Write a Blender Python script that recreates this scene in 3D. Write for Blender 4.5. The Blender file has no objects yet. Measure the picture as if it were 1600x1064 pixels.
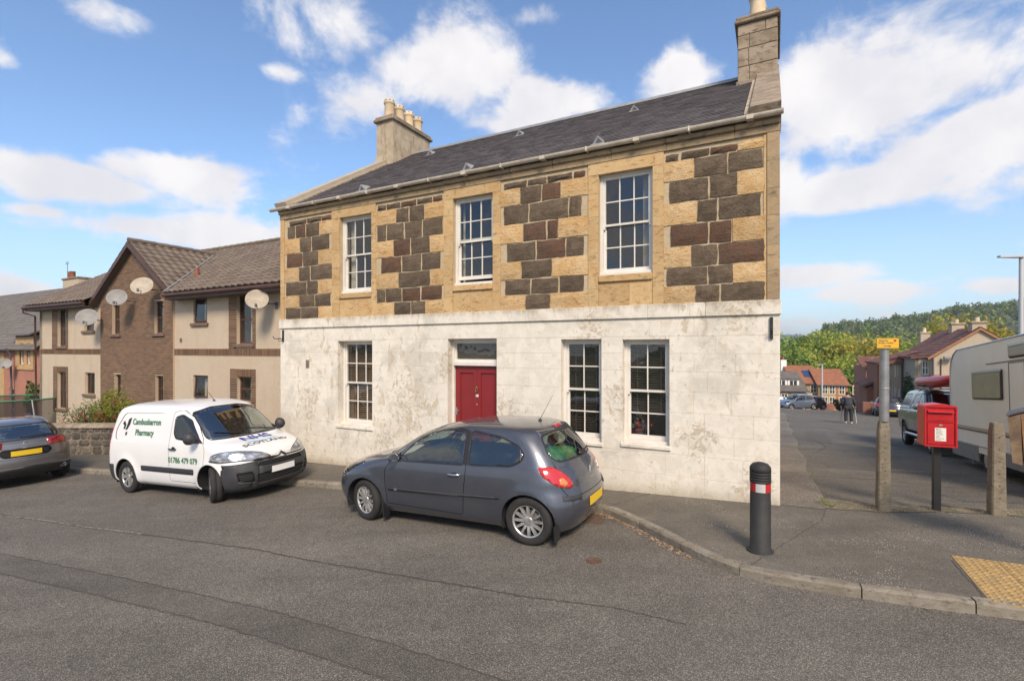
import bpy, bmesh, math, random
from mathutils import Vector, Matrix
from mathutils.bvhtree import BVHTree
R_ = math.radians
SC = bpy.context.scene
COL = SC.collection
# ------------------------------------------------------------------ camera
cam_d = bpy.data.cameras.new("camera"); cam = bpy.data.objects.new("camera", cam_d); COL.objects.link(cam)
cam.location = (0, 0, 2.4); cam.rotation_euler = (R_(90), 0, 0)
cam_d.sensor_width = 36; cam_d.lens = 17.55; cam_d.shift_y = 0.00875; cam_d.clip_start = 0.05; cam_d.clip_end = 12000
SC.camera = cam
# ------------------------------------------------------------------ light
SUN_AZ = math.atan2(0.14, -1.0)          # clockwise from +Y towards +X
SUN_EL = R_(41)
sun_dir = Vector((math.sin(SUN_AZ)*math.cos(SUN_EL), math.cos(SUN_AZ)*math.cos(SUN_EL), math.sin(SUN_EL)))
sd = bpy.data.lights.new("sun", 'SUN'); sd.energy = 3.3; sd.angle = R_(16); sd.color = (1.0, 0.85, 0.69)
so = bpy.data.objects.new("sun", sd); COL.objects.link(so)
so.rotation_euler = (-sun_dir).to_track_quat('-Z', 'Y').to_euler(); so.location = (20, -20, 30)
SC.view_settings.view_transform = 'Standard'; SC.view_settings.look = 'None'
SC.view_settings.exposure = 0.45; SC.view_settings.gamma = 1.0; SC.view_settings.use_curve_mapping = False
SC.cycles.max_bounces = 8; SC.cycles.transparent_max_bounces = 12; SC.cycles.glossy_bounces = 4
SC.cycles.use_denoising = True; SC.cycles.volume_bounces = 0

class NT:
    """small node-tree writer"""
    def __init__(s, nt): s.nt = nt; s.L = nt.links
    def n(s, t, ins=None, **kw):
        o = s.nt.nodes.new(t)
        for k, v in kw.items(): setattr(o, k, v)
        for k, v in (ins or {}).items(): s.set(o, k, v)
        return o
    def set(s, o, k, v):
        i = o.inputs[k]
        if isinstance(v, bpy.types.NodeSocket): s.L.new(v, i)
        elif isinstance(v, (tuple, list)) and len(v) == 3 and i.type == 'RGBA': i.default_value = (*v, 1)
        else: i.default_value = v
    def math(s, op, a, b=0.0, c=None, clamp=False):
        o = s.n('ShaderNodeMath', {0: a, 1: b}, operation=op, use_clamp=clamp)
        if c is not None: s.set(o, 2, c)
        return o.outputs[0]
    def vmath(s, op, a, b=(0, 0, 0)):
        o = s.n('ShaderNodeVectorMath', {0: a, 1: b}, operation=op); return o.outputs['Value' if op in ('LENGTH', 'DOT_PRODUCT') else 'Vector']
    def mix(s, f, a, b, mode='MIX'):
        o = s.n('ShaderNodeMix', data_type='RGBA', blend_type=mode)
        s.set(o, 0, f); s.set(o, 6, a); s.set(o, 7, b); return o.outputs[2]
    def noise(s, vec, scale, detail=4, rough=.55, dist=0.0):
        return s.n('ShaderNodeTexNoise', {'Vector': vec, 'Scale': scale, 'Detail': detail, 'Roughness': rough, 'Distortion': dist}).outputs['Fac']
    def vor(s, vec, scale, feature='F1', out='Distance', rnd=1.0):
        return s.n('ShaderNodeTexVoronoi', {'Vector': vec, 'Scale': scale, 'Randomness': rnd}, feature=feature).outputs[out]
    def step(s, f, a, b, lo=0.0, hi=1.0):
        return s.n('ShaderNodeMapRange', {0: f, 1: a, 2: b, 3: lo, 4: hi}, interpolation_type='SMOOTHSTEP').outputs[0]
    def bump(s, h, strength=.5, dist=.01, normal=None):
        o = s.n('ShaderNodeBump', {'Height': h, 'Strength': strength, 'Distance': dist})
        if normal: s.L.new(normal, o.inputs['Normal'])
        return o.outputs[0]
    def scalev(s, vec, x, y, z):
        return s.vmath('MULTIPLY', vec, (x, y, z))

# ------------------------------------------------------------------ sky
w = bpy.data.worlds.new("World"); SC.world = w; w.use_nodes = True
t = NT(w.node_tree); w.node_tree.nodes.clear()
sky = t.n('ShaderNodeTexSky', sky_type='NISHITA', sun_disc=False, sun_elevation=SUN_EL, sun_rotation=SUN_AZ, altitude=50, air_density=1.0, dust_density=0.6, ozone_density=2.5)
tc = t.n('ShaderNodeTexCoord').outputs['Generated']
dirv = t.vmath('NORMALIZE', tc)
sep = t.n('ShaderNodeSeparateXYZ', {0: dirv})
zc = t.math('MAXIMUM', t.math('ADD', sep.outputs[2], .16), .03)
pl = t.n('ShaderNodeCombineXYZ', {0: t.math('DIVIDE', sep.outputs[0], zc), 1: t.math('DIVIDE', sep.outputs[1], zc), 2: 0.0}).outputs[0]
nz = t.noise(pl, 1.5, 9, .60, .25)
nz_low = t.noise(t.vmath('ADD', dirv, (0, 0, 0.03)), 7.0, 7, .6, .3)
fb = t.math('ADD', t.math('MULTIPLY', nz, .72), t.math('MULTIPLY', nz_low, .72)); fb = t.math('SUBTRACT', fb, .21)
# soft banks of cloud at fixed directions in the sky: (azimuth tan, elevation tan, width, height, amount)
BANKS = [(185, 25, 75, 32, .55), (540, 40, 110, 60, .62), (690, 115, 130, 70, .78), (860, 165, 95, 46, .9), (590, 150, 80, 45, .55), (1055, 115, 62, 44, .85), (840, 25, 50, 20, .4),
         (1270, 110, 90, 100, .62), (1430, 120, 150, 110, .72), (1540, 50, 100, 70, .5), (1540, 220, 120, 80, .9), (1370, 290, 120, 45, .85), (90, 278, 110, 34, .95), (270, 276, 88, 34, .8), (8, 98, 30, 22, .6),
         (320, 368, 130, 28, .9), (60, 330, 40, 12, .5), (430, 112, 36, 16, .6), (1275, 428, 64, 22, .85), (1350, 458, 75, 17, .85), (1225, 285, 34, 34, .7), (1565, 448, 40, 16, .7), (15, 448, 38, 22, .8), (1240, 508, 60, 12, .5)]
acc = None
for (bx, by, bw, bh, am) in BANKS:
    d = Vector(((bx-800)/780, 1, (546-by)/780)); n = d.length; d = d/n
    fwd = d; rt = Vector((fwd.y, -fwd.x, 0)).normalized(); up = rt.cross(fwd)
    a1 = t.vmath('DOT_PRODUCT', dirv, tuple(rt)); a2 = t.vmath('DOT_PRODUCT', dirv, tuple(up)); a3 = t.vmath('DOT_PRODUCT', dirv, tuple(fwd))
    q = t.math('ADD', t.math('POWER', t.math('MULTIPLY', a1, 780*n*n**.0/bw/ (1 + (bx-800)**2/780**2)**.5), 2.0), t.math('POWER', t.math('MULTIPLY', a2, 780*n/bh), 2.0))
    g = t.math('MULTIPLY', t.math('EXPONENT', t.math('MULTIPLY', q, -1.0)), am)
    g = t.math('MULTIPLY', g, t.math('GREATER_THAN', a3, 0.0))
    acc = g if acc is None else t.math('MAXIMUM', acc, g)
front = t.step(sep.outputs[1], -.2, .35)
bias = t.math('ADD', t.math('MULTIPLY', acc, .46), t.math('MULTIPLY', t.math('SUBTRACT', 1.0, front), .16))
dens = t.step(t.math('ADD', fb, bias), .58, .78)
dens = t.math('MULTIPLY', dens, .96)
shade = t.step(t.noise(t.vmath('ADD', dirv, (0.01, 0, -.02)), 9.0, 5, .5), .3, .7)
cloudc = t.mix(shade, (4.9, 4.8, 5.0), (6.0, 5.8, 5.7))
skyc = t.mix(1.0, sky.outputs[0], (1.03, 1.12, 1.20), 'MULTIPLY')
hz = t.step(sep.outputs[2], .0, .30)
skyc = t.mix(t.math('MULTIPLY', t.math('SUBTRACT', 1.0, hz), .45), skyc, (3.6, 4.5, 5.4))
fin = t.mix(dens, skyc, cloudc)
bg = t.n('ShaderNodeBackground', {'Color': fin, 'Strength': .13})
out = t.n('ShaderNodeOutputWorld'); t.L.new(bg.outputs[0], out.inputs[0])

# ------------------------------------------------------------------ materials
MATS = {}
def newmat(name):
    m = bpy.data.materials.new(name); m.use_nodes = True; m.node_tree.nodes.clear(); MATS[name] = m
    t = NT(m.node_tree); b = t.n('ShaderNodeBsdfPrincipled'); o = t.n('ShaderNodeOutputMaterial'); t.L.new(b.outputs[0], o.inputs[0])
    t.b = b; t.o = o
    t.co = t.n('ShaderNodeTexCoord').outputs['Object']
    t.geo = t.n('ShaderNodeNewGeometry')
    t.pos = t.geo.outputs['Position']
    t.rnd = t.n('ShaderNodeObjectInfo').outputs['Random']
    return m, t
def simple(name, c, rough=.6, metal=0, spec=.5, var=.0, vscale=3, bump=0, bscale=60, coat=0, c2=None, orand=0):
    m, t = newmat(name)
    col = c
    if var or c2:
        nz = t.noise(t.co, vscale, 5, .6)
        col = t.mix(t.step(nz, .3, .7), c, c2 or tuple(x*(1-var) for x in c))
    if orand:
        k = t.math('MULTIPLY_ADD', t.rnd, orand, 1-orand/2)
        col = t.mix(1.0, col, t.n('ShaderNodeCombineColor', {0: k, 1: k, 2: k}).outputs[0], 'MULTIPLY')
    t.set(t.b, 'Base Color', col); t.set(t.b, 'Roughness', rough); t.set(t.b, 'Metallic', metal); t.set(t.b, 'Specular IOR Level', spec)
    if coat: t.set(t.b, 'Coat Weight', coat); t.set(t.b, 'Coat Roughness', .04)
    if bump: t.L.new(t.bump(t.noise(t.co, bscale, 4), bump, .01), t.b.inputs['Normal'])
    return m
def asphalt(name, base, agg=150, light=.5, patch=.25, bump=.5, tint=(1.0, .87, .71), specks=.0):
    m, t = newmat(name); p = t.pos
    v = t.n('ShaderNodeTexVoronoi', {'Vector': p, 'Scale': agg, 'Randomness': 1.0})
    cs = t.n('ShaderNodeSeparateColor', {0: v.outputs['Color']})
    big = t.noise(p, .55, 5, .6); mid = t.noise(p, 4.0, 6, .65)
    k = t.math('ADD', t.math('MULTIPLY', t.math('POWER', cs.outputs[0], 3.2), light*3.2), .62)
    k = t.math('MULTIPLY', k, t.step(v.outputs['Distance'], .62, .30, .55, 1.0))
    k = t.math('MULTIPLY', k, t.math('ADD', t.math('MULTIPLY', big, patch*2), 1-patch))
    k = t.math('MULTIPLY', k, t.math('ADD', t.math('MULTIPLY', mid, .5), .75))
    mp = t.n('ShaderNodeMapping', {'Vector': p}); mp.inputs['Rotation'].default_value = (0, 0, .4837); mp.inputs['Scale'].default_value = (.12, 1.1, 1)
    k = t.math('MULTIPLY', k, t.math('MULTIPLY_ADD', t.step(t.noise(mp.outputs[0], 1.0, 5, .6), .3, .7), .24, .88))
    k = t.math('MULTIPLY', k, t.math('MULTIPLY_ADD', t.step(t.noise(p, 2.3, 6, .75, .5), .63, .72), -.22, 1.0))
    hue = t.mix(cs.outputs[1], tuple(base*x for x in tint), tuple(base*x for x in (1.02, .94, .80)))
    col = t.mix(1.0, hue, t.n('ShaderNodeCombineColor', {0: k, 1: k, 2: k}).outputs[0], 'MULTIPLY')
    sp = t.vor(p, 42, 'F1', 'Distance'); sg = t.noise(p, .9, 5, .75)
    if specks:
        mask = t.math('MULTIPLY', t.step(sp, .24, .17), t.step(sg, .60-specks*.10, .72-specks*.10))
        col = t.mix(mask, col, (.58, .54, .48))
    t.set(t.b, 'Base Color', col); t.set(t.b, 'Roughness', .85); t.set(t.b, 'Specular IOR Level', .35)
    t.L.new(t.bump(t.math('SUBTRACT', 1.0, v.outputs['Distance']), bump, .006), t.b.inputs['Normal'])
    return m
asphalt('asphalt_main', .215, 135, .42, .30, .8)
asphalt('asphalt_patch', .178, 140, .34, .2, .5, (1, .87, .72))
asphalt('asphalt_footway', .22, 190, .26, .35, .4, (1.0, .85, .63), specks=1)
asphalt('asphalt_side', .20, 120, .34, .4, .5, (1.0, .87, .66), specks=.35)
asphalt('footway_side', .27, 90, .3, .6, .5, (1.0, .80, .60), specks=.2)
simple('crack', (.075, .066, .058), .95)
def ground_mix():
    m, t = newmat('verge_earth'); n = t.noise(t.pos, 9, 7, .7); n2 = t.noise(t.pos, 45, 4)
    c = t.mix(t.step(n, .4, .62), (.21, .16, .11), (.10, .10, .045)); c = t.mix(t.step(n2, .58, .66), c, (.42, .37, .30))
    t.set(t.b, 'Base Color', c); t.set(t.b, 'Roughness', .95); t.L.new(t.bump(n2, .8, .02), t.b.inputs['Normal'])
    m, t = newmat('meadow'); n = t.noise(t.pos, .03, 7, .6); n2 = t.noise(t.pos, .4, 5)
    c = t.mix(t.step(n, .4, .6), (.055, .075, .03), (.085, .10, .045)); c = t.mix(t.step(n2, .5, .7), c, (.04, .055, .025))
    t.set(t.b, 'Base Color', c); t.set(t.b, 'Roughness', .95)
    m, t = newmat('far_hill'); n = t.noise(t.pos, .004, 8, .65); n2 = t.noise(t.pos, .05, 5)
    c = t.mix(t.step(n, .42, .58), (.035, .055, .028), (.075, .09, .04)); c = t.mix(t.step(n2, .5, .65), c, (.03, .04, .024))
    t.set(t.b, 'Base Color', c); t.set(t.b, 'Roughness', .95)
ground_mix()
def stonemat(name, c1, c2, c3, rough=.9, fine=38, coarse=4, bump=.9, bd=.02, orand=.25, spots=None, zs=2.2):
    m, t = newmat(name); p = t.co
    off = t.n('ShaderNodeCombineXYZ', {0: t.math('MULTIPLY', t.rnd, 37.0), 1: t.math('MULTIPLY', t.rnd, 11.0), 2: 0.0}).outputs[0]
    p = t.vmath('ADD', p, off)
    n1 = t.noise(p, coarse, 5, .6); n2 = t.noise(p, fine, 6, .7); n3 = t.noise(t.scalev(p, 1, 1, zs), coarse*3, 5, .65, .6)
    c = t.mix(t.step(n1, .35, .65), c1, c2)
    c = t.mix(t.step(n3, .50, .72), c, c3)
    c = t.mix(t.math('MULTIPLY', t.step(n2, .45, .7), .35), c, tuple(x*.45 for x in c1))
    if spots: c = t.mix(t.step(t.noise(p, coarse*5, 4, .7), .66, .72), c, spots)
    k = t.math('MULTIPLY_ADD', t.rnd, orand, 1-orand/2)
    c = t.mix(1.0, c, t.n('ShaderNodeCombineColor', {0: k, 1: k, 2: k}).outputs[0], 'MULTIPLY')
    t.set(t.b, 'Base Color', c); t.set(t.b, 'Roughness', rough); t.set(t.b, 'Specular IOR Level', .3)
    h = t.math('ADD', t.math('MULTIPLY', n3, .6), t.math('MULTIPLY', n2, .5))
    t.L.new(t.bump(h, bump, bd), t.b.inputs['Normal'])
    return m
stonemat('sandstone_rough', (.55, .35, .155), (.60, .43, .235), (.36, .19, .07), bump=1.0, bd=.035, coarse=3, orand=.22)
stonemat('sandstone_dressed', (.50, .325, .15), (.54, .385, .20), (.30, .175, .075), bump=.35, bd=.012, coarse=2.2, orand=.2, spots=(.22, .16, .10))
stonemat('whinstone_grey', (.112, .080, .052), (.15, .112, .076), (.066, .049, .035), bump=1.0, bd=.03, coarse=5, orand=.30, spots=(.28, .25, .20))
stonemat('whinstone_red', (.145, .076, .046), (.115, .074, .050), (.085, .058, .04), bump=1.0, bd=.03, coarse=5, orand=.25)
stonemat('sandstone_weathered', (.40, .285, .16), (.31, .235, .145), (.17, .13, .085), bump=.4, bd=.012, coarse=2.0, orand=.2, spots=(.12, .10, .07))
stonemat('weathered_stone', (.24, .185, .125), (.36, .29, .215), (.10, .078, .055), bump=.5, bd=.015, coarse=2.5, orand=.2, spots=(.10, .11, .04))
stonemat('mortar', (.50, .40, .265), (.44, .35, .22), (.55, .46, .33), bump=.5, bd=.01, coarse=5, orand=0)
stonemat('rubble_stone', (.10, .088, .078), (.20, .165, .12), (.075, .065, .058), bump=.9, bd=.03, coarse=5, orand=.6, spots=(.30, .27, .2))
stonemat('kerb_stone', (.21, .18, .135), (.27, .24, .19), (.105, .09, .068), bump=.6, bd=.01, coarse=4, fine=60, orand=.2)
stonemat('concrete_post', (.20, .165, .115), (.26, .22, .16), (.11, .09, .06), bump=.9, bd=.015, coarse=6, fine=70, orand=.1, spots=(.05, .04, .03))
stonemat('cement_old', (.38, .30, .205), (.48, .40, .29), (.20, .155, .105), bump=.4, bd=.01, coarse=3, orand=.1, zs=.18)
def paintwall():
    m, t = newmat('limewash'); p = t.co
    n1 = t.noise(p, .8, 7, .68, .5); n2 = t.noise(p, 3.2, 8, .7, .8); n3 = t.noise(p, 30, 6, .7); n4 = t.noise(t.scalev(p, 1, 1, .5), 6, 7, .72, .7)
    n0 = t.noise(p, .28, 3, .5)
    sz = t.n('ShaderNodeSeparateXYZ', {0: p})
    c = t.mix(t.step(n2, .42, .58), (.73, .675, .575), (.66, .61, .515))
    c = t.mix(t.math('MULTIPLY', t.step(n1, .52, .64), .6), c, (.48, .445, .37))
    bare = t.math('MULTIPLY', t.step(n4, .565, .61), t.step(n0, .42, .56))
    c = t.mix(t.math('MULTIPLY', bare, .75), c, t.mix(n3, (.56, .46, .32), (.42, .34, .23)))
    sp_ = None
    for (su, sz_, sr) in ((-7.25, 1.15, .85), (-7.9, .35, .5), (-10.4, 1.05, .55), (-2.25, 1.55, .7), (-2.0, 2.15, .45), (-.55, 3.05, .45), (-4.75, .95, .6), (-3.05, 2.72, .45), (-1.2, .95, .4), (-6.2, 2.1, .4), (-9.0, 2.1, .45), (-.3, .1, .5)):
        dd = t.vmath('LENGTH', t.vmath('MULTIPLY', t.vmath('SUBTRACT', p, (su, 0, sz_)), (1/sr, 0, .8/sr))); dd = t.step(dd, 1.25, .1); sp_ = dd if sp_ is None else t.math('MAXIMUM', sp_, dd)
    pk_ = t.step(t.math('ADD', t.noise(p, 9, 8, .75, 1.2), t.math('MULTIPLY', sp_, .13)), .625, .665)
    pk2 = t.step(t.math('ADD', t.noise(p, 5, 7, .7, .6), t.math('MULTIPLY', sp_, .11)), .565, .64)
    c = t.mix(t.math('MULTIPLY', pk2, .4), c, (.55, .46, .33)); c = t.mix(t.math('MULTIPLY', pk_, .6), c, (.40, .325, .22)); bare = t.math('MAXIMUM', bare, pk_)
    fl = t.math('MULTIPLY', t.step(t.noise(p, 17, 6, .7, 1.), .64, .67), t.step(n1, .50, .6))
    c = t.mix(t.math('MULTIPLY', fl, .8), c, (.20, .165, .12))
    hz_ = t.math('MULTIPLY_ADD', sz.outputs[0], -.041, sz.outputs[2]); lowf = t.step(t.math('ADD', hz_, t.math('MULTIPLY', n2, .55)), .52, .22)
    c = t.mix(t.math('MULTIPLY', lowf, .75), c, t.mix(n4, (.50, .42, .30), (.27, .22, .15)))
    topf = t.math('MULTIPLY', t.step(t.math('ADD', sz.outputs[2], t.math('MULTIPLY', t.noise(t.scalev(p, 1, 1, .25), 5, 6, .7), .5)), 3.30, 3.50), .7)
    c = t.mix(topf, c, (.30, .24, .16))
    c = t.mix(t.math('MULTIPLY', t.step(n3, .5, .75), .15), c, (.4, .36, .29))
    t.set(t.b, 'Base Color', c); t.set(t.b, 'Roughness', .85); t.set(t.b, 'Specular IOR Level', .3)
    h = t.math('ADD', t.math('MULTIPLY', n2, .8), t.math('MULTIPLY', n3, .35)); h = t.math('SUBTRACT', h, t.math('MULTIPLY', t.math('MAXIMUM', bare, fl), .5))
    t.L.new(t.bump(h, .55, .014), t.b.inputs['Normal'])
paintwall()
def harl(name, c, c2, bump=1.0, sc=60):
    m, t = newmat(name); v = t.vor(t.co, sc); n = t.noise(t.co, 1.5, 6, .65); n2 = t.noise(t.scalev(t.co, 1, 1, .2), 3, 5)
    col = t.mix(t.step(n, .3, .7), c, c2); col = t.mix(t.math('MULTIPLY', t.step(v, .1, .6), .35), col, tuple(x*.5 for x in c))
    col = t.mix(t.math('MULTIPLY', t.step(n2, .52, .75), .3), col, tuple(x*.62 for x in c))
    t.set(t.b, 'Base Color', col); t.set(t.b, 'Roughness', .95); t.set(t.b, 'Specular IOR Level', .2)
    t.L.new(t.bump(v, bump, .02), t.b.inputs['Normal'])
harl('harling_buff', (.72, .58, .42), (.77, .64, .48))
harl('harling_pink', (.48, .22, .15), (.40, .19, .14), .5, 30)
harl('harling_grey', (.42, .37, .29), (.47, .42, .34), .4, 20)
harl('harling_beige', (.58, .47, .34), (.53, .44, .33), .4, 20)
harl('render_brown', (.36, .17, .115), (.31, .15, .105), .4, 20)
harl('wall_ochre', (.50, .34, .18), (.42, .29, .16), .6, 3)
harl('wall_orange', (.46, .22, .12), (.40, .2, .11), .4, 5)
def course(name, c1, c2, gap, sx, sz, lichen=None, rough=.85, bump=.6, orand=0):
    m, t = newmat(name); p = t.co
    n = t.noise(p, 2.2, 6, .65); n2 = t.noise(p, 22, 5, .7); isl = t.geo.outputs['Random Per Island']
    c = t.mix(isl, c1, c2); c = t.mix(t.math('MULTIPLY', t.step(n, .5, .7), .5), c, gap)
    if lichen: c = t.mix(t.step(t.noise(p, lichen[1], 5, .7), lichen[2], lichen[2]+.04), c, lichen[0])
    t.set(t.b, 'Base Color', c); t.set(t.b, 'Roughness', rough); t.set(t.b, 'Specular IOR Level', .35); t.L.new(t.bump(n2, bump, .01), t.b.inputs['Normal'])
course('slate', (.064, .055, .054), (.125, .108, .104), (.05, .043, .042), 1, 1, ((.15, .13, .12), 14, .66), .75)
course('brick_dark', (.11, .062, .038), (.19, .11, .062), (.13, .08, .05), 1, 1)
course('tile_brown', (.135, .100, .075), (.185, .145, .110), (.095, .070, .052), 1, 1, ((.30, .27, .2), 9, .68))
course('tile_grey', (.13, .115, .10), (.17, .15, .13), (.10, .09, .08), 1, 1)
course('tile_red', (.17, .075, .055), (.24, .11, .08), (.12, .06, .045), 1, 1, ((.42, .33, .28), 1.6, .62))
course('tile_orange', (.34, .135, .07), (.26, .11, .06), (.20, .09, .055), 1, 1, ((.36, .22, .13), 1.2, .62))
simple('brick_mortar', (.44, .34, .24), .95, bump=.4)
simple('brown_plastic', (.095, .045, .032), .45, var=.3)
simple('brown_sill', (.20, .13, .095), .8, var=.35, vscale=8, bump=.3)
simple('gutter_paint', (.60, .54, .45), .45, c2=(.44, .38, .30), vscale=5)
simple('lead', (.26, .27, .28), .5, .3, c2=(.36, .36, .35), vscale=5)
simple('lead_dark', (.10, .10, .11), .6)
simple('clay_pot', (.56, .40, .22), .8, c2=(.62, .52, .38), vscale=4, bump=.2, orand=.25)
simple('terracotta', (.30, .10, .05), .8, var=.3)
simple('white_paint', (.70, .67, .61), .45, c2=(.62, .58, .52), vscale=3)
simple('door_red', (.235, .018, .022), .38, c2=(.20, .018, .02), vscale=3, spec=.5)
simple('brass', (.45, .33, .15), .35, .8)
simple('steel', (.5, .5, .5), .3, 1)
simple('galv', (.36, .36, .355), .5, .7, c2=(.27, .27, .27), vscale=8)
simple('black_iron', (.018, .018, .018), .5)
simple('blind_dark', (.060, .048, .040), .6)
simple('blind_brown', (.26, .165, .115), .6)
simple('curtain', (.55, .50, .42), .9, c2=(.42, .38, .32), vscale=6)
simple('curtain_green', (.32, .40, .34), .9)
simple('rubble_mortar', (.26, .225, .17), .95, c2=(.18, .155, .12), vscale=6, bump=.5)
simple('limewash_joint', (.60, .53, .42), .9)
simple('room_dark', (.10, .085, .07), .9, c2=(.15, .12, .09), vscale=2)
simple('room_wall', (.13, .115, .10), .9)
simple('soffit', (.12, .085, .06), .8)
simple('white_gloss', (.78, .77, .74), .35)
simple('dish_grey', (.21, .205, .195), .6, c2=(.27, .255, .23), vscale=6)
simple('dish_cream', (.42, .37, .29), .6, c2=(.33, .26, .18), vscale=5)
def glass(name, tint, base=.06, rough=.01):
    m, t = newmat(name); t.nt.nodes.remove(t.b)
    cs = t.math('ABSOLUTE', t.vmath('DOT_PRODUCT', t.geo.outputs['Incoming'], t.geo.outputs['Normal']))
    lw = t.math('MULTIPLY_ADD', t.math('POWER', t.math('SUBTRACT', 1.0, cs, clamp=True), 5.0), .93, .07)
    f = t.math('ADD', lw, base, clamp=True)
    tr = t.n('ShaderNodeBsdfTransparent', {'Color': tint}); gl = t.n('ShaderNodeBsdfGlossy', {'Roughness': rough, 'Color': (1, 1, 1)})
    wv = t.bump(t.noise(t.co, 2.6, 2), .16, .03); t.L.new(wv, gl.inputs['Normal'])
    mx = t.n('ShaderNodeMixShader', {0: f}); t.L.new(tr.outputs[0], mx.inputs[1]); t.L.new(gl.outputs[0], mx.inputs[2]); t.L.new(mx.outputs[0], t.o.inputs[0])
glass('window_glass', (.78, .80, .76), .015)
glass('windscreen_glass', (.50, .58, .56), .17)
glass('car_glass', (.50, .58, .53), .035)
glass('lamp_glass', (.9, .92, .94), .05)

# ------------------------------------------------------------------ mesh helpers
class MB:
    def __init__(s): s.v = []; s.f = []; s.m = []; s.sm = []
    def add(s, vs, fs, m=0, smooth=False):
        b = len(s.v); s.v += [tuple(x) for x in vs]; s.f += [tuple(b+i for i in f) for f in fs]; s.m += [m]*len(fs); s.sm += [smooth]*len(fs); return s
    def box(s, x0, x1, y0, y1, z0, z1, m=0, M=None):
        vs = [Vector((x, y, z)) for z in (z0, z1) for y in (y0, y1) for x in (x0, x1)]
        if M: vs = [M @ q for q in vs]
        return s.add(vs, [(0, 2, 3, 1), (4, 5, 7, 6), (0, 1, 5, 4), (2, 6, 7, 3), (0, 4, 6, 2), (1, 3, 7, 5)], m)
    def cbox(s, x0, x1, y0, y1, z0, z1, c=.01, m=0, M=None):
        """box with chamfered edges"""
        X = (x0, x0+c, x1-c, x1); Y = (y0, y0+c, y1-c, y1); Z = (z0, z0+c, z1-c, z1)
        vs = []; idx = {}
        for sx in (0, 1):
            for sy in (0, 1):
                for sz in (0, 1):
                    xo, xi = (X[0], X[1]) if sx == 0 else (X[3], X[2]); yo, yi = (Y[0], Y[1]) if sy == 0 else (Y[3], Y[2]); zo, zi = (Z[0], Z[1]) if sz == 0 else (Z[3], Z[2])
                    for k, q in enumerate(((xo, yi, zi), (xi, yo, zi), (xi, yi, zo))): idx[sx, sy, sz, k] = len(vs); vs.append(Vector(q))
        if M: vs = [M @ q for q in vs]
        g = lambda a, b, c_, k: idx[a, b, c_, k]
        fs = []
        for a in (0, 1):
            fs.append([g(a, 0, 0, 0), g(a, 0, 1, 0), g(a, 1, 1, 0), g(a, 1, 0, 0)][::(1 if a == 0 else -1)])
            fs.append([g(0, a, 0, 1), g(1, a, 0, 1), g(1, a, 1, 1), g(0, a, 1, 1)][::(1 if a == 0 else -1)])
            fs.append([g(0, 0, a, 2), g(0, 1, a, 2), g(1, 1, a, 2), g(1, 0, a, 2)][::(1 if a == 0 else -1)])
        for a in (0, 1):
            for b in (0, 1):
                sgn = 1 if a == b else -1
                fs.append([g(a, b, 0, 0), g(a, b, 1, 0), g(a, b, 1, 1), g(a, b, 0, 1)][::-sgn])
                fs.append([g(a, 0, b, 0), g(a, 1, b, 0), g(a, 1, b, 2), g(a, 0, b, 2)][::sgn])
                fs.append([g(0, a, b, 1), g(1, a, b, 1), g(1, a, b, 2), g(0, a, b, 2)][::-sgn])
                for c_ in (0, 1):
                    sg = 1 if (a+b+c_) % 2 == 0 else -1
                    fs.append([g(a, b, c_, 0), g(a, b, c_, 1), g(a, b, c_, 2)][::sg])
        return s.add(vs, fs, m)
    def tube(s, pts, r, n=8, m=0, caps=True, smooth=True):
        pts = [Vector(p) for p in pts]; rs = r if isinstance(r, (list, tuple)) else [r]*len(pts)
        vs = []; up = None
        for i, p in enumerate(pts):
            d = (pts[min(i+1, len(pts)-1)]-pts[max(i-1, 0)]).normalized()
            if up is None: up = Vector((0, 0, 1)) if abs(d.z) < .9 else Vector((0, 1, 0))
            a = d.cross(up).normalized(); b = a.cross(d).normalized(); up = b
            for k in range(n):
                th = 2*math.pi*k/n; vs.append(p+(a*math.cos(th)+b*math.sin(th))*rs[i])
        fs = [(i*n+k, i*n+(k+1) % n, (i+1)*n+(k+1) % n, (i+1)*n+k) for i in range(len(pts)-1) for k in range(n)]
        s.add(vs, fs, m, smooth)
        if caps: s.add(vs[:n], [tuple(range(n))], m); s.add(vs[-n:], [tuple(range(n))[::-1]], m)
        return s
    def lathe(s, prof, n=24, m=0, M=None, smooth=True, cap=True):
        """profile (r, z) about the z axis"""
        vs = []
        for r, z in prof:
            for k in range(n): th = 2*math.pi*k/n; vs.append(Vector((r*math.cos(th), r*math.sin(th), z)))
        if M: vs = [M @ q for q in vs]
        fs = [(i*n+k, i*n+(k+1) % n, (i+1)*n+(k+1) % n, (i+1)*n+k) for i in range(len(prof)-1) for k in range(n)]
        s.add(vs, fs, m, smooth)
        if cap:
            if prof[0][0] > 1e-4: s.add(vs[:n], [tuple(range(n))[::-1]], m)
            if prof[-1][0] > 1e-4: s.add(vs[-n:], [tuple(range(n))], m)
        return s
    def prism(s, poly, d, m=0, M=None):
        """poly: list of 3D points, d: extrusion vector"""
        d = Vector(d); a = [Vector(p) for p in poly]; b = [p+d for p in a]; n = len(a)
        vs = a+b
        if M: vs = [M @ q for q in vs]
        return s.add(vs, [tuple(range(n))[::-1], tuple(range(n, 2*n))]+[(i, (i+1) % n, n+(i+1) % n, n+i) for i in range(n)], m)
    def quad(s, a, b, c, d, m=0, smooth=False): return s.add([a, b, c, d], [(0, 1, 2, 3)], m, smooth)
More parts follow.
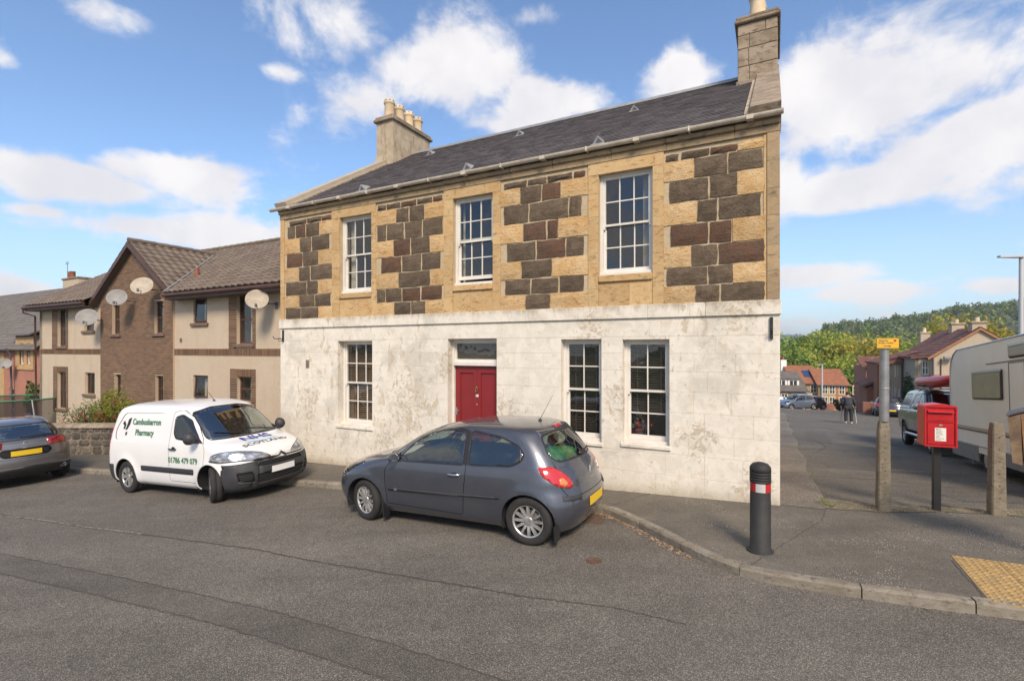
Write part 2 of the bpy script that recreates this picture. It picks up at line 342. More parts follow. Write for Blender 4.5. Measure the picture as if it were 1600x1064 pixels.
    def mesh(s, name, mats):
        me = bpy.data.meshes.new(name); me.from_pydata(s.v, [], s.f)
        for x in ([mats] if isinstance(mats, str) else mats): me.materials.append(MATS[x])
        me.polygons.foreach_set('material_index', s.m); me.polygons.foreach_set('use_smooth', s.sm); me.update(); return me
    def build(s, name, mats, parent=None, fix=True):
        me = s.mesh(name, mats)
        if fix and len(s.f) < 20000:
            bm = bmesh.new(); bm.from_mesh(me); bmesh.ops.recalc_face_normals(bm, faces=bm.faces); bm.to_mesh(me); bm.free()
        return link(name, me, parent)
def link(name, data, parent=None):
    o = bpy.data.objects.new(name, data); COL.objects.link(o)
    if parent: o.parent = parent
    return o
def tag(o, label=None, cat=None, group=None, kind=None):
    if label: o['label'] = label
    if cat: o['category'] = cat
    if group: o['group'] = group
    if kind: o['kind'] = kind
    return o
def empty(name, loc=(0, 0, 0), rz=0, label=None, cat=None, group=None):
    o = bpy.data.objects.new(name, None); COL.objects.link(o); o.location = loc; o.rotation_euler = (0, 0, rz); o.empty_display_size = .2
    return tag(o, label, cat, group)
def copy_tree(o, parent=None):
    c = o.copy(); COL.objects.link(c)
    if parent: c.parent = parent
    for ch in list(o.children): copy_tree(ch, c)
    return c

# ------------------------------------------------------------------ the lie of the land
TH = math.atan2(-.465, .8853); CO, SI = math.cos(TH), math.sin(TH); C0 = Vector((4.12, 7.70))
def uv(X, Y): dx, dy = X-C0.x, Y-C0.y; return dx*CO+dy*SI, -dx*SI+dy*CO
def xy(u, v): return C0.x+u*CO-v*SI, C0.y+u*SI+v*CO
def zp(X, Y): return -(.043 if X < C0.x else .02)*(C0.x-X)-.006*(Y-C0.y)      # footway level on the main street
def sst(a, b, x): q = min(1, max(0, (x-a)/(b-a))); return q*q*(3-2*q)
def zside(u, v):
    """side street level: falls away behind the house"""
    X, Y = xy(u, 0); z = zp(X, Y)*max(0, 1-max(0, v)/12)
    vv = max(0, v-.15)
    z -= .07*min(vv, 45)+.125*max(0, min(vv-45, 45))
    return z
def G(X, Y):
    u, v = uv(X, Y)
    a = zp(X, Y)
    if v <= .15: return a
    f = sst(-13.5, -9, u)
    back = zp(*xy(u, 0))-.02*max(0, v)*(1 if v < 60 else 60/v)
    return back*(1-f)+zside(u, v)*f
# ------------------------------------------------------------------ ground
def grid_sheet(name, us, vs_, zf, mat, parent=None):
    mb = MB(); nu, nv = len(us), len(vs_)
    V = [(*xy(u, v), zf(u, v)) for v in vs_ for u in us]
    mb.add(V, [(j*nu+i, j*nu+i+1, (j+1)*nu+i+1, (j+1)*nu+i) for j in range(nv-1) for i in range(nu-1)], 0, True)
    return mb.build(name, mat, parent, fix=False)
def frange(a, b, n): return [a+(b-a)*i/n for i in range(n+1)]
far = [-4000, -2500, -1500, -900, -500, -300, -180, -110, -70]
tag(grid_sheet('ground', far+frange(-60, 60, 60)+[-q for q in far[::-1]], [-1500, -600, -200, -80, -40]+frange(-30, 92, 61)+[110, 140, 180, 250, 350, 500, 800, 1200, 2000, 3500, 6000],
    lambda u, v: G(*xy(max(-60, min(60, u)), 0)) -.4 - max(0, v-.15)*0 if v < -22 else G(*xy(max(-60, min(60, u)), v if v < 92 else 92))-.3, 'meadow'), kind='structure')
zr = lambda u, v: zp(*xy(u, v))-.11
tag(grid_sheet('main_road', frange(-60, 40, 50), frange(-22, -.3, 12), zr, 'asphalt_main'), kind='structure')
# tarmac repair strip and the cracks beside it
def ribbon(name, pts, w, dz, mat, parent, sub=6, jit=.0, seed=1, kind='structure', zf=None):
    rnd = random.Random(seed); P = []
    for i in range(len(pts)-1):
        for k in range(sub): P.append(Vector(pts[i]).lerp(Vector(pts[i+1]), k/sub))
    P.append(Vector(pts[-1])); mb = MB(); V = []
    for i, p in enumerate(P):
        d = (P[min(i+1, len(P)-1)]-P[max(0, i-1)]).normalized(); n = Vector((-d.y, d.x)); ww = w if not callable(w) else w(i/(len(P)-1))
        o = rnd.uniform(-jit, jit)
        for sgn in (-1, 1):
            q = p+n*(sgn*ww/2+o+rnd.uniform(-jit, jit)*.5); V.append((*xy(q.x, q.y), (zf or zr)(q.x, q.y)+dz))
    mb.add(V, [(2*i, 2*i+1, 2*i+3, 2*i+2) for i in range(len(P)-1)])
    o = mb.build(name, mat, parent, fix=False); o['kind'] = kind; return o
ribbon('repair_strip', [(-30, -7.2), (-16, -6.5), (-9.7, -5.88), (-7.2, -5.62), (-4.9, -5.42), (-3.2, -5.38), (-1, -5.4), (3, -5.5), (14, -5.8)], .40, .004, 'asphalt_patch', None, 16, .012, 3)
for k, (pts, ww) in enumerate([([(-30, -7.0), (-16, -6.3), (-9.7, -5.68), (-7.2, -5.42), (-4.9, -5.22), (-3.2, -5.18), (-1, -5.2), (3, -5.3)], .016), ([(-30, -7.4), (-16, -6.7), (-9.7, -6.08), (-7.2, -5.82), (-4.9, -5.62), (-3.2, -5.58), (-1, -5.6), (3, -5.7)], .014),
                 ([(-14, -5.0), (-10, -4.55), (-7.86, -4.3), (-6.6, -4.15), (-5.4, -4.12), (-4.3, -4.03), (-3.0, -3.93), (-2.4, -3.9)], .022), ([(-2.4, -3.9), (-1.5, -3.75), (-.8, -3.8)], .012)]):
    ribbon('crack', pts, ww, .008, 'crack', None, 26, .012, 7+k)
def chalk(name, pts, w, zf, dz=.009, seed=3): return ribbon(name, pts, w, dz, 'worn_paint', None, 14, .004, seed, zf=zf)
m_, t_ = newmat('worn_paint')
t_.set(t_.b, 'Base Color', t_.mix(t_.step(t_.noise(t_.pos, 22, 6, .7), .42, .56), (.07, .065, .06), (.30, .28, .25))); t_.set(t_.b, 'Roughness', .8)
chalk('road_marking', [(-13.2, -4.98), (-11.8, -4.75), (-10.4, -4.62), (-9.0, -4.43)], .03, zr)
# kerb line (u, v) at the top front edge
KERB = [(-60, -5.2), (-40, -4.2), (-24, -3.0), (-16.3, -2.55), (-14.5, -2.28), (-11.5, -1.75), (-8.78, -1.42), (-7.8, -1.34), (-5, -1.08), (-3.1, -.93), (-2.55, -.96), (-2.3, -1.08), (-1.75, -1.5), (-1.16, -2.02), (-.78, -2.33), (-.42, -2.54), (-.12, -2.60), (.63, -2.61), (1.3, -2.57), (1.97, -2.50), (6, -2.2), (20, -1.6), (40, -1)]
EDGE = [(-60, 1.2), (-13, 1.3), (-11.5, .2), (-.02, .2), (.62, .10), (1.36, .24), (2.1, .62), (3.07, .80), (5, .9), (12, 1.1), (40, 2.0)]
def interp(L, u):
    for (a, b), (c, d) in zip(L, L[1:]):
        if a <= u <= c: return b+(d-b)*(u-a)/(c-a)
    return L[-1][1]
zf_ = lambda u, v: zp(*xy(u, v))
us = sorted(set(frange(-60, -17, 12)+frange(-17, 7, 96)+frange(7, 40, 8)+[p[0] for p in KERB if -60 <= p[0] <= 40]+[p[0] for p in EDGE]))
mb = MB(); NV = 10; V = []
for u in us:
    k, e = interp(KERB, u)+.10, interp(EDGE, u)
    for j in range(NV+1):
        v = k+(e-k)*j/NV; V.append((*xy(u, v), zf_(u, v)))
mb.add(V, [((i)*(NV+1)+j, (i+1)*(NV+1)+j, (i+1)*(NV+1)+j+1, i*(NV+1)+j+1) for i in range(len(us)-1) for j in range(NV)], 0, True)
foot = tag(mb.build('footway', 'asphalt_footway', None, fix=False), kind='structure')
# kerb stones, each a stone of its own
kerb = empty('kerb'); kerb['kind'] = 'structure'
def resample(L, lo, hi, steps):
    P = [Vector(p) for p in L]; out = []; 
    d = [0]
    for a, b in zip(P, P[1:]): d.append(d[-1]+(b-a).length)
    def at(s):
        for i in range(len(P)-1):
            if d[i] <= s <= d[i+1]: return P[i].lerp(P[i+1], (s-d[i])/max(1e-6, d[i+1]-d[i]))
        return P[-1]
    return at, d
at_, d_ = resample(KERB, 0, 0, 0)
def s_of_u(u):
    for i in range(len(KERB)-1):
        if KERB[i][0] <= u <= KERB[i+1][0]: return d_[i]+(d_[i+1]-d_[i])*(u-KERB[i][0])/(KERB[i+1][0]-KERB[i][0])
rk = random.Random(4)
s = s_of_u(-24); joints = [s]
marks = [s_of_u(u) for u in (-2.5, -.42, .72, 1.62)]
while s < s_of_u(8):
    nx = [m for m in marks if m > s+.05]
    st = rk.uniform(.82, .95)
    if nx and nx[0]-s < 1.35: st = nx[0]-s
    s += st; joints.append(s)
for a, b in zip(joints, joints[1:]):
    a += .006; b -= .006; mb = MB(); n = 4; V = []
    tilt = rk.uniform(-.006, .008)
    for k in range(n+1):
        q = at_(a+(b-a)*k/n); q2 = at_(min(d_[-1], a+(b-a)*k/n+.01)); dd = (q2-q).normalized() if (q2-q).length > 1e-5 else Vector((1, 0)); nn = Vector((-dd.y, dd.x))
        w_ = .005 if k in (0, n) else 0
        for off, h in ((0+w_, -.25), (0+w_+rk.uniform(-.003, .003), -.028), (.022+rk.uniform(-.003, .003), 0+tilt-w_), (.115, .003+tilt-w_), (.118, -.2)):
            p = q+nn*off; V.append((*xy(p.x, p.y), zf_(p.x, p.y)+h+.004))
    mb.add(V, [(k*5+j, (k+1)*5+j, (k+1)*5+j+1, k*5+j+1) for k in range(n) for j in range(4)]+[(0, 1, 2, 3, 4), tuple(n*5+j for j in (4, 3, 2, 1, 0))])
    mb.build('kerb_stone', 'kerb_stone', kerb)
# side street
SV = frange(-.1, 46, 60)+frange(47, 92, 18)
def zs2(u, v): return zside(u, v)-.01
V = []; US = frange(-.3, 13, 26); mb = MB()
for i, u in enumerate(US):
    e = interp(EDGE, max(-.02, u))+(.10 if u > .6 else -.06)
    for j, v in enumerate(SV): vv = max(e, v) if j else e; V.append((*xy(u, vv), zs2(u, vv)))
n_ = len(SV)
mb.add(V, [(i*n_+j, (i+1)*n_+j, (i+1)*n_+j+1, i*n_+j+1) for i in range(len(US)-1) for j in range(n_-1)], 0, True)
tag(mb.build('side_street', 'asphalt_side', None, fix=False), kind='structure')
# narrow footway along the gable with its kerb
mb = MB(); V = []; VS = [.02, .1, .2, .35, .5]+frange(.7, 34, 60)
for v in VS:
    w_ = .60 + .05*math.sin(v*1.3)
    for u, h in ((-.1, .045), (w_-.10, .05), (w_, .04), (w_+.01, -.08)): V.append((*xy(u, v), zs2(u, v)+(h if v > .5 else h*v/.5+.016*(1-v/.5))))
mb.add(V, [(i*4+j, i*4+j+1, (i+1)*4+j+1, (i+1)*4+j) for i in range(len(VS)-1) for j in range(3)], 0, False)
tag(mb.build('gable_footway', 'footway_side', None, fix=False), kind='structure')
# verge strip between footway and side street
mb = MB(); V = []; UU = frange(.55, 12, 60); rv = random.Random(2)
for u in UU:
    e = interp(EDGE, u); a = e-.03+rv.uniform(-.03, .03); b = e+.50+.16*math.sin(u*2.1)+rv.uniform(-.04, .04)
    for q in (0, .25, .5, .75, 1):
        v = a+(b-a)*q; V.append((*xy(u, v), max(zf_(u, v) if v < e+.05 else -9, zs2(u, v)+.004 if v > e+.1 else -9, (zf_(u, v)+zs2(u, v))/2)+.008+ (rv.uniform(0, .012) if 0 < q < 1 else -.001)))
mb.add(V, [(i*5+j, i*5+j+1, (i+1)*5+j+1, (i+1)*5+j) for i in range(len(UU)-1) for j in range(4)], 0, True)
tag(mb.build('verge', 'verge_earth', None, fix=False), kind='structure')
# patches and chalk lines on the side street
chalk('road_marking', [(2.2, 5.3), (3.0, 5.6), (3.8, 5.9)], .05, zs2, .006, 5)
chalk('road_marking', [(1.4, 4.2), (2.4, 4.25), (3.4, 4.5), (3.75, 4.9), (3.5, 5.3)], .03, zs2, .006, 6)
chalk('road_marking', [(3.0, 8.2), (3.6, 8.0), (4.1, 8.3)], .05, zs2, .006, 8)
chalk('road_marking', [(1.9, 9.0), (2.6, 8.6), (3.3, 8.9), (2.7, 9.6)], .04, zs2, .006, 9)
# loose leaves, grit and litter in the gutter: uncountable
simple('dead_leaf', (.22, .11, .05), .8, c2=(.40, .33, .24), vscale=40)
mb = MB(); rl = random.Random(9)
for i in range(900):
    if i < 520: s = rl.uniform(s_of_u(-2.6), s_of_u(-.9)); off = -abs(rl.gauss(0, .06))-.01
    elif i < 640: s = rl.uniform(s_of_u(-16), s_of_u(6)); off = -abs(rl.gauss(0, .07))-.01
    else: s = None
    if s is not None:
        q = at_(s); q2 = at_(s+.02); dd = (q2-q).normalized(); p = q+Vector((-dd.y, dd.x))*off; z = zr(p.x, p.y)+.006
    else:
        u = rl.uniform(.7, 7); p = Vector((u, interp(EDGE, u)+rl.gauss(.06, .09))); z = max(zf_(p.x, p.y), zs2(p.x, p.y))+.018
    X, Y = xy(p.x, p.y); a = rl.uniform(0, 6.3); L = rl.uniform(.006, .022) if rl.random() < .85 else rl.uniform(.02, .035); W = L*rl.uniform(.3, .8)
    ca, sa = math.cos(a), math.sin(a); k = rl.uniform(0, .012)
    mb.add([(X-ca*L, Y-sa*L, z), (X+sa*W, Y-ca*W, z+k), (X+ca*L, Y+sa*L, z+.002), (X-sa*W, Y+ca*W, z+k*.5)], [(0, 1, 2, 3)])
tag(mb.build('leaf_litter', 'dead_leaf', None, fix=False), kind='stuff')
# patches let into the side street and cracks in the footway
for k, (pts, ww) in enumerate([([(1.0, 5.4), (3.6, 5.6)], .9), ([(2.6, 2.2), (4.4, 3.0)], .55), ([(1.3, 11.5), (1.5, 16.5)], .8), ([(3.4, 12.5), (2.2, 20)], .5)]):
    ribbon('road_patch', pts, ww, .005, 'asphalt_patch', None, 10, .012, 40+k, zf=zs2)
for k, (pts, ww) in enumerate([([(-2.38, -.86), (-2.2, -.5), (-1.95, .02)], .014), ([(-.30, -2.44), (.1, -1.5), (.5, -.6), (.62, .05)], .010), ([(1.62, -1.45), (1.70, -1.46), (1.71, -2.44)], .012)]):
    ribbon('crack', pts, ww, .004, 'crack', None, 14, .010, 60+k, zf=zf_)
for k, (pts, ww) in enumerate([([(.8, 3.4), (2.0, 3.6), (3.4, 3.3), (4.2, 3.8)], .02), ([(1.0, 8.0), (1.4, 10), (1.2, 13)], .025)]):
    ribbon('crack', pts, ww, .008, 'crack', None, 16, .02, 70+k, zf=zs2)
# weeds at the foot of the walls and in the verge
simple('weed_green', (.10, .15, .035), .8, c2=(.22, .21, .07), vscale=12)
mb = MB(); rwd = random.Random(17)
def tuft(u, v, z, h, n):
    X, Y = xy(u, v)
    for _ in range(n):
        a = rwd.uniform(0, 6.3); d = Vector((math.cos(a), math.sin(a), 0)); q = Vector((X, Y, z))+d*rwd.uniform(0, h*.4); w_ = Vector((-d.y, d.x, 0))*h*.07; tip = q+d*h*rwd.uniform(.2, .6)+Vector((0, 0, h*rwd.uniform(.5, 1)))
        mb.add([q-w_, q+w_, tip], [(0, 1, 2)])
for _ in range(46): u = rwd.uniform(.6, 7); v = interp(EDGE, u)+rwd.uniform(.02, .5); tuft(u, v, max(zs2(u, v), zf_(u, v) if v < interp(EDGE, u)+.05 else -9)+.005, rwd.uniform(.02, .06), 9)
for _ in range(26): v = .4+abs(rwd.gauss(0, 2.5)); tuft(.60+rwd.gauss(0, .02), v, zs2(.6, v)+.0, rwd.uniform(.02, .07), 8)
for _ in range(30): u = rwd.uniform(-11, -.2); tuft(u, -.03, zf_(u, -.03), rwd.uniform(.015, .04), 7)
for _ in range(8): tuft(.66+rwd.gauss(0, .05), .35+rwd.gauss(0, .1), zs2(.66, .35)+.01, .09, 12)
tag(mb.build('weeds', 'weed_green', None, fix=False), kind='stuff')
# gully grate
gz = lambda u, v: zr(u, v)
def xyz(u, v, z): return Vector((*xy(u, v), z))
simple('rusty_iron', (.085, .045, .03), .85, c2=(.14, .075, .045), vscale=14, bump=.5)
gx = empty('drain_grate', xyz(-2.62, -1.28, gz(-2.62, -1.28)+.002), TH+R_(4), 'rusty square drain grate in the gutter behind the grey hatchback', 'drain grate')
mb = MB(); mb.box(-.24, .24, -.19, -.165, -.02, .012); mb.box(-.24, .24, .165, .19, -.02, .012); mb.box(-.24, -.215, -.165, .165, -.02, .012); mb.box(.215, .24, -.165, .165, -.02, .012); mb.build('frame', 'rusty_iron', gx)
for i in range(9): mb = MB(); mb.box(-.19+i*.043, -.165+i*.043, -.165, .165, -.02, .008); mb.build('bar', 'rusty_iron', gx)
cx_ = empty('valve_cover', xyz(-2.05, -2.75, gz(-2.05, -2.75)), TH, 'small round rusty metal cover set in the road near the kerb', 'cover')
mb = MB(); mb.lathe([(.10, -.01), (.10, .006), (.085, .007), (.08, .004), (0, .004)], 20); mb.build('lid', 'rusty_iron', cx_)
# tactile paving
simple('tactile', (.44, .285, .105), .85, c2=(.27, .185, .085), vscale=16, bump=.4, orand=.22)
tp = empty('tactile_paving', (0, 0, 0)); tp['kind'] = 'structure'
o1 = Vector((1.735, -1.38)); ax = Vector((1, .0)); rt = .40
for j in range(3):
    for i in range(8):
        u0, v0 = 1.735+i*.402, -2.49+j*.402
        if v0+.2 < interp(KERB, u0+.2)+.08: continue
        mb = MB(); zc_ = lambda a, b: zf_(a, b)+.006
        c4 = [(u0, v0), (u0+.396, v0), (u0+.396, v0+.396), (u0, v0+.396)]
        top = [xyz(a, b, zc_(a, b)) for a, b in c4]; mb.prism([p-Vector((0, 0, .03)) for p in top], (0, 0, .03))
        for a in range(6):
            for b in range(6):
                uu, vv = u0+.035+a*.065, v0+.035+b*.065; p = xyz(uu, vv, zc_(uu, vv)-.0005)
                mb.lathe([(.019, 0), (.014, .009), (0, .0095)], 7, 0, Matrix.Translation(p), True, False)
        mb.build('slab', 'tactile', tp, fix=False)
# ------------------------------------------------------------------ the stone house
def u_px(px): # where an upright seen at this image column stands on the front wall
    k = (px-800)/780.0
    return (k*C0.y-C0.x)/(CO-k*SI)
HU0 = u_px(439.5)      # left end, about -11.4
house = empty('stone_house', (C0.x, C0.y, 0), TH, 'old two storey house with whitewashed ground floor and brown and golden squared stone above', 'house')
rs = random.Random(11)
def stone(name, u0, u1, z0, z1, mat, proud=.012, rock=.012, parent=None, depth=.10, joint=.009, v=0.0, nx=3, nz=3, rough_edge=.006, seed=None, lab=None):
    """a squared stone with a rough face and slightly uneven edges; front faces -v"""
    r = random.Random(seed if seed is not None else rs.random()); j = joint
    a0, a1, b0, b1 = u0+j, u1-j, z0+j, z1-j
    e = [r.uniform(-1, 1)*rough_edge for _ in range(8)]
    V = []
    for k in range(nz+1):
        for i in range(nx+1):
            s, q = i/nx, k/nz
            uu = a0+(a1-a0)*s; zz = b0+(b1-b0)*q
            if i == 0: uu += e[k % 4]
            if i == nx: uu += e[4+k % 4]
            if k == 0: zz += e[(i+2) % 8]
            if k == nz: zz += e[(i+5) % 8]
            edge = i in (0, nx) or k in (0, nz)
            V.append((uu, v-proud-(0 if edge else rock*r.uniform(.4, 1.4)), zz))
    n = (nx+1)*(nz+1)
    F = [(k*(nx+1)+i, k*(nx+1)+i+1, (k+1)*(nx+1)+i+1, (k+1)*(nx+1)+i) for k in range(nz) for i in range(nx)]
    ring = [i for i in range(nx+1)]+[k*(nx+1)+nx for k in range(1, nz+1)]+[nz*(nx+1)+i for i in range(nx-1, -1, -1)]+[k*(nx+1) for k in range(nz-1, 0, -1)]
    B = [(V[i][0], v+depth, V[i][2]) for i in ring]
    F += [(ring[(i+1) % len(ring)], ring[i], n+i, n+(i+1) % len(ring)) for i in range(len(ring))]
    mb = MB(); mb.add(V+B, F); o = mb.build(name, mat, parent or house, fix=False)
    if lab: o['label'] = lab
    return o
def holed(mb, u0, u1, z0, z1, v, holes, m=0, reveal=0, rm=0, flip=False):
    """flat wall with rectangular holes (hu0,hu1,hz0,hz1) and reveals going back"""
    U = sorted({u0, u1}|{h[0] for h in holes}|{h[1] for h in holes}); Z = sorted({z0, z1}|{h[2] for h in holes}|{h[3] for h in holes})
    U = [x for x in U if u0 <= x <= u1]; Z = [x for x in Z if z0 <= x <= z1]
    for a, b in zip(U, U[1:]):
        for c, d in zip(Z, Z[1:]):
            if any(h[0]-1e-6 <= a and b <= h[1]+1e-6 and h[2]-1e-6 <= c and d <= h[3]+1e-6 for h in holes): continue
            mb.add([(a, v, c), (b, v, c), (b, v, d), (a, v, d)], [(0, 1, 2, 3)], m)
    if reveal:
        for h in holes:
            a, b, c, d = h[:4]; w_ = v+reveal
            for q in ([(a, v, c), (a, v, d), (a, w_, d), (a, w_, c)], [(b, v, c), (b, w_, c), (b, w_, d), (b, v, d)], [(a, v, c), (a, w_, c), (b, w_, c), (b, v, c)], [(a, v, d), (b, v, d), (b, w_, d), (a, w_, d)]):
                mb.add(q, [(0, 1, 2, 3)], rm)
UW = [(u_px(531.5), u_px(581), 3.745, 5.56), (u_px(708.3), u_px(770.5), 3.745, 5.56), (u_px(935.5), u_px(1020), 3.735, 5.55)]
LW = [(u_px(528.5), u_px(582.2), .59, 2.60), (u_px(700), u_px(776.5), -.15, 2.62), (u_px(877), u_px(940), .72, 2.585), (u_px(973), u_px(1046), .76, 2.57)]
BT, BB, TOP = 3.17, 2.94, 5.86
DEP = 9.2
# backing walls (the mortar behind the stones) and the other sides
mb = MB()
holed(mb, HU0, 0, 3.0, TOP+.1, 0.004, UW, 0, .30, 0)
mb.box(HU0+.002, -.002, DEP-.3, DEP, -1.5, TOP)
for a, b in ((HU0, HU0+.35), (-.35, 0)):                       # gables
    mb.prism([(a, .31, -1.5), (a, DEP-.301, -1.5), (a, DEP-.301, TOP), (a, 4.6, 8.80), (a, .31, TOP+.02)], (b-a, 0, 0))
    mb.box(a, b, .0045, .31, 3.0, TOP+.02)
mb.build('wall', 'mortar', house)
mb = MB(); holed(mb, HU0-.01, .012, -1.4, 3.0, -.012, LW, 1, .20, 0); mb.box(-.348, .0125, -.0118, .32, -1.4, 3.0)
mb.box(HU0-.0105, HU0+.35, -.0118, .3, -1.4, 3.0)
mb.build('painted_wall', ['limewash', 'limewash_joint'], house)
# painted ashlar blocks of the ground floor
course_h = [(-.9, -.10), (-.10, .27), (.27, .63), (.63, .98), (.98, 1.34), (1.34, 1.69), (1.69, 2.03), (2.03, 2.33), (2.33, 2.62), (2.62, 2.938)]
for ci, (z0, z1) in enumerate(course_h):
    cuts = {HU0-.01, .012}
    for h in LW:
        if h[2] < z1-.02 and h[3] > z0+.02: cuts |= {h[0], h[1]}
    segs = sorted(cuts); 
    for a, b in zip(segs, segs[1:]):
        inside = [h for h in LW if h[0]-1e-4 <= a and b <= h[1]+1e-4 and h[2] < z1-.02 and h[3] > z0+.02]
        zz = [(z0, z1)]
        if inside:
            h = inside[0]; zz = []
            if h[2] > z0+.03: zz.append((z0, h[2]))
            if h[3] < z1-.03: zz.append((h[3], z1))
        for (y0, y1) in zz:
            x = a; first = True
            while x < b-1e-4:
                st = rs.uniform(.55, .80) if not (first and ci % 2) else rs.uniform(.3, .45); first = False
                nx_ = x+st
                if b-nx_ < .28: nx_ = b
                g = .0025
                mb = MB(); mb.cbox(x+g, nx_-g, -.016-rs.uniform(0, .0012), -.006, y0+g, y1-g, .0025); mb.build('painted_block', 'limewash', house, fix=False)
                x = nx_
# projecting painted band
x = HU0-.03
while x < .02:
    nx_ = min(.03, x+rs.uniform(.9, 1.3)); nx_ = .03 if .03-nx_ < .4 else nx_
    mb = MB(); mb.cbox(x+.001, nx_-.001, -.055, .05, BB, BT, .008); mb.build('band_stone', 'limewash', house, fix=False); x = nx_
# stones of the upper floor, course by course (columns read along the wall)
ZC = [5.70, 5.565, 5.235, 4.86, 4.495, 4.125, 3.775, 3.465, 3.172]
P4 = [[(940, 1010, 'd'), (1022, 1178, 'd'), (1182, 1330, 'd'), (1334, 1480, 's')], [(932, 1090, 's'), (1093, 1278, 'd'), (1282, 1468, 'd')], [(960, 1173, 'd'), (1178, 1328, 'd'), (1332, 1484, 's')], [(932, 1106, 's'), (1110, 1222, 'd'), (1228, 1458, 'd')],
      [(965, 1172, 'r'), (1177, 1302, 'r'), (1306, 1484, 's')], [(932, 1075, 's'), (1080, 1223, 'd'), (1228, 1478, 'd')], [(945, 1167, 'd'), (1171, 1304, 'd'), (1308, 1484, 's')], [(932, 1098, 's'), (1102, 1234, 'd'), (1240, 1480, 'd')]]
P3 = [[(62, 186, 'd'), (190, 294, 'd'), (298, 432, 'd'), (440, 505, 'd')], [(43, 147, 's'), (150, 264, 'd'), (269, 368, 'd'), (372, 517, 's')], [(60, 194, 'd'), (199, 412, 'd'), (416, 484, 'd')], [(43, 161, 's'), (165, 291, 'r'), (297, 356, 'r'), (360, 517, 's')],
      [(78, 234, 'd'), (239, 396, 'r'), (401, 496, 'd')], [(43, 151, 's'), (155, 321, 'd'), (325, 517, 's')], [(67, 205, 'd'), (210, 358, 'd'), (363, 496, 'd')], [(43, 176, 's'), (179, 313, 'd'), (316, 517, 's')]]
P2 = [[(664, 714, 'd'), (719, 803, 'd'), (807, 900, 'd'), (904, 998, 'd'), (1002, 1060, 'd')], [(656, 775, 's'), (778, 854, 'd'), (859, 949, 'd'), (953, 1070, 's')], [(661, 716, 'd'), (720, 824, 'd'), (830, 935, 'd'), (939, 1062, 'd')], [(656, 759, 's'), (762, 862, 'r'), (867, 981, 'd'), (985, 1070, 's')],
      [(687, 807, 'r'), (812, 930, 'd'), (935, 1047, 'd')], [(656, 790, 's'), (793, 984, 'd'), (987, 1072, 's')], [(661, 710, 'd'), (714, 810, 'd'), (815, 925, 'd'), (930, 1056, 'd')], [(656, 763, 's'), (766, 865, 'd'), (869, 954, 'd'), (957, 1072, 's')]]
P1 = [[(128, 230, 'd'), (233, 318, 'd'), (322, 383, 'd')], [(116, 162, 'd'), (166, 224, 'd'), (228, 308, 'd'), (311, 390, 's')], [(99, 187, 's'), (190, 259, 'd'), (263, 371, 'd')], [(112, 206, 'r'), (209, 301, 'd'), (305, 392, 's')],
      [(99, 183, 's'), (186, 252, 'd'), (256, 386, 'd')], [(107, 231, 'd'), (234, 299, 'd'), (303, 392, 's')], [(99, 184, 's'), (187, 279, 'd'), (283, 378, 'd')], [(105, 194, 'd'), (198, 302, 'd'), (305, 392, 's')]]
for P, x0, sc in ((P4, 770, 3.478), (P3, 770, 3.478), (P2, 420, 3.902), (P1, 420, 3.902)):
    for ri, row in enumerate(P):
        for a, b, k in row:
            u0, u1 = u_px(x0+a/sc), u_px(x0+b/sc); zt, zb = ZC[ri], ZC[ri+1]
            if k == 's': stone('stone_block', u0-.012, u1+.012, zb-.004, zt+.004, 'sandstone_rough', .010, .014, joint=.006, rough_edge=.004)
            else:
                dz = rs.uniform(.004, .016)
                stone('stone_block', u0, u1, zb+dz*.6, zt-dz*.6, 'whinstone_red' if k == 'r' or rs.random() < .22 else 'whinstone_grey', .012, .022, joint=.009, rough_edge=.010, nx=4)
# dressed margins round the windows and at the corners
def margin(u0, u1, zs, proud=.020, mat='sandstone_dressed'):
    for a, b in zip(zs, zs[1:]):
        stone('margin_stone', u0, u1, min(a, b), max(a, b), mat, proud, .002, joint=.002, rough_edge=.0012, nx=2, nz=2)
MG = [(u_px(519.4), UW[0][0], UW[0][1], u_px(588)), (u_px(694.2), UW[1][0], UW[1][1], u_px(782.6)), (u_px(919.5), UW[2][0], UW[2][1], u_px(1037.4))]
for (a, b, c, d), wn in zip(MG, UW):
    zs = [BT, 3.50, 3.95, 4.38, 4.80, 5.22, wn[3]]; zs2_ = [BT, 3.56, 4.05, 4.5, 4.95, 5.3, wn[3]]
    margin(a, b, zs); margin(c, d, zs2_)
    stone('lintel', a, d, wn[3], TOP-.10, 'sandstone_dressed', .024, .002, joint=.002, rough_edge=.001, nx=2, nz=2)
    mid = (b+c)/2+rs.uniform(-.1, .1)
    stone('apron_stone', b, mid, BT, wn[2]-.13, 'sandstone_dressed', .004, .002, joint=.002, rough_edge=.001, nx=2, nz=2)
    stone('apron_stone', mid, c, BT, wn[2]-.13, 'sandstone_dressed', .004, .002, joint=.002, rough_edge=.001, nx=2, nz=2)
    mb = MB(); mb.cbox(b+.002, c-.002, -.045, .16, wn[2]-.13, wn[2]-.012, .010); mb.build('window_sill', 'sandstone_dressed', house, fix=False)
zs = [BT, 3.62, 4.02, 4.48, 4.90, 5.33, TOP-.10]
margin(u_px(1198.5), .012, zs, .028, 'sandstone_weathered'); margin(u_px(1193), u_px(1198.5)-.002, [BT, 3.9, 4.4, 5.1, TOP-.1], .010)
margin(HU0-.008, u_px(445), zs, .022)
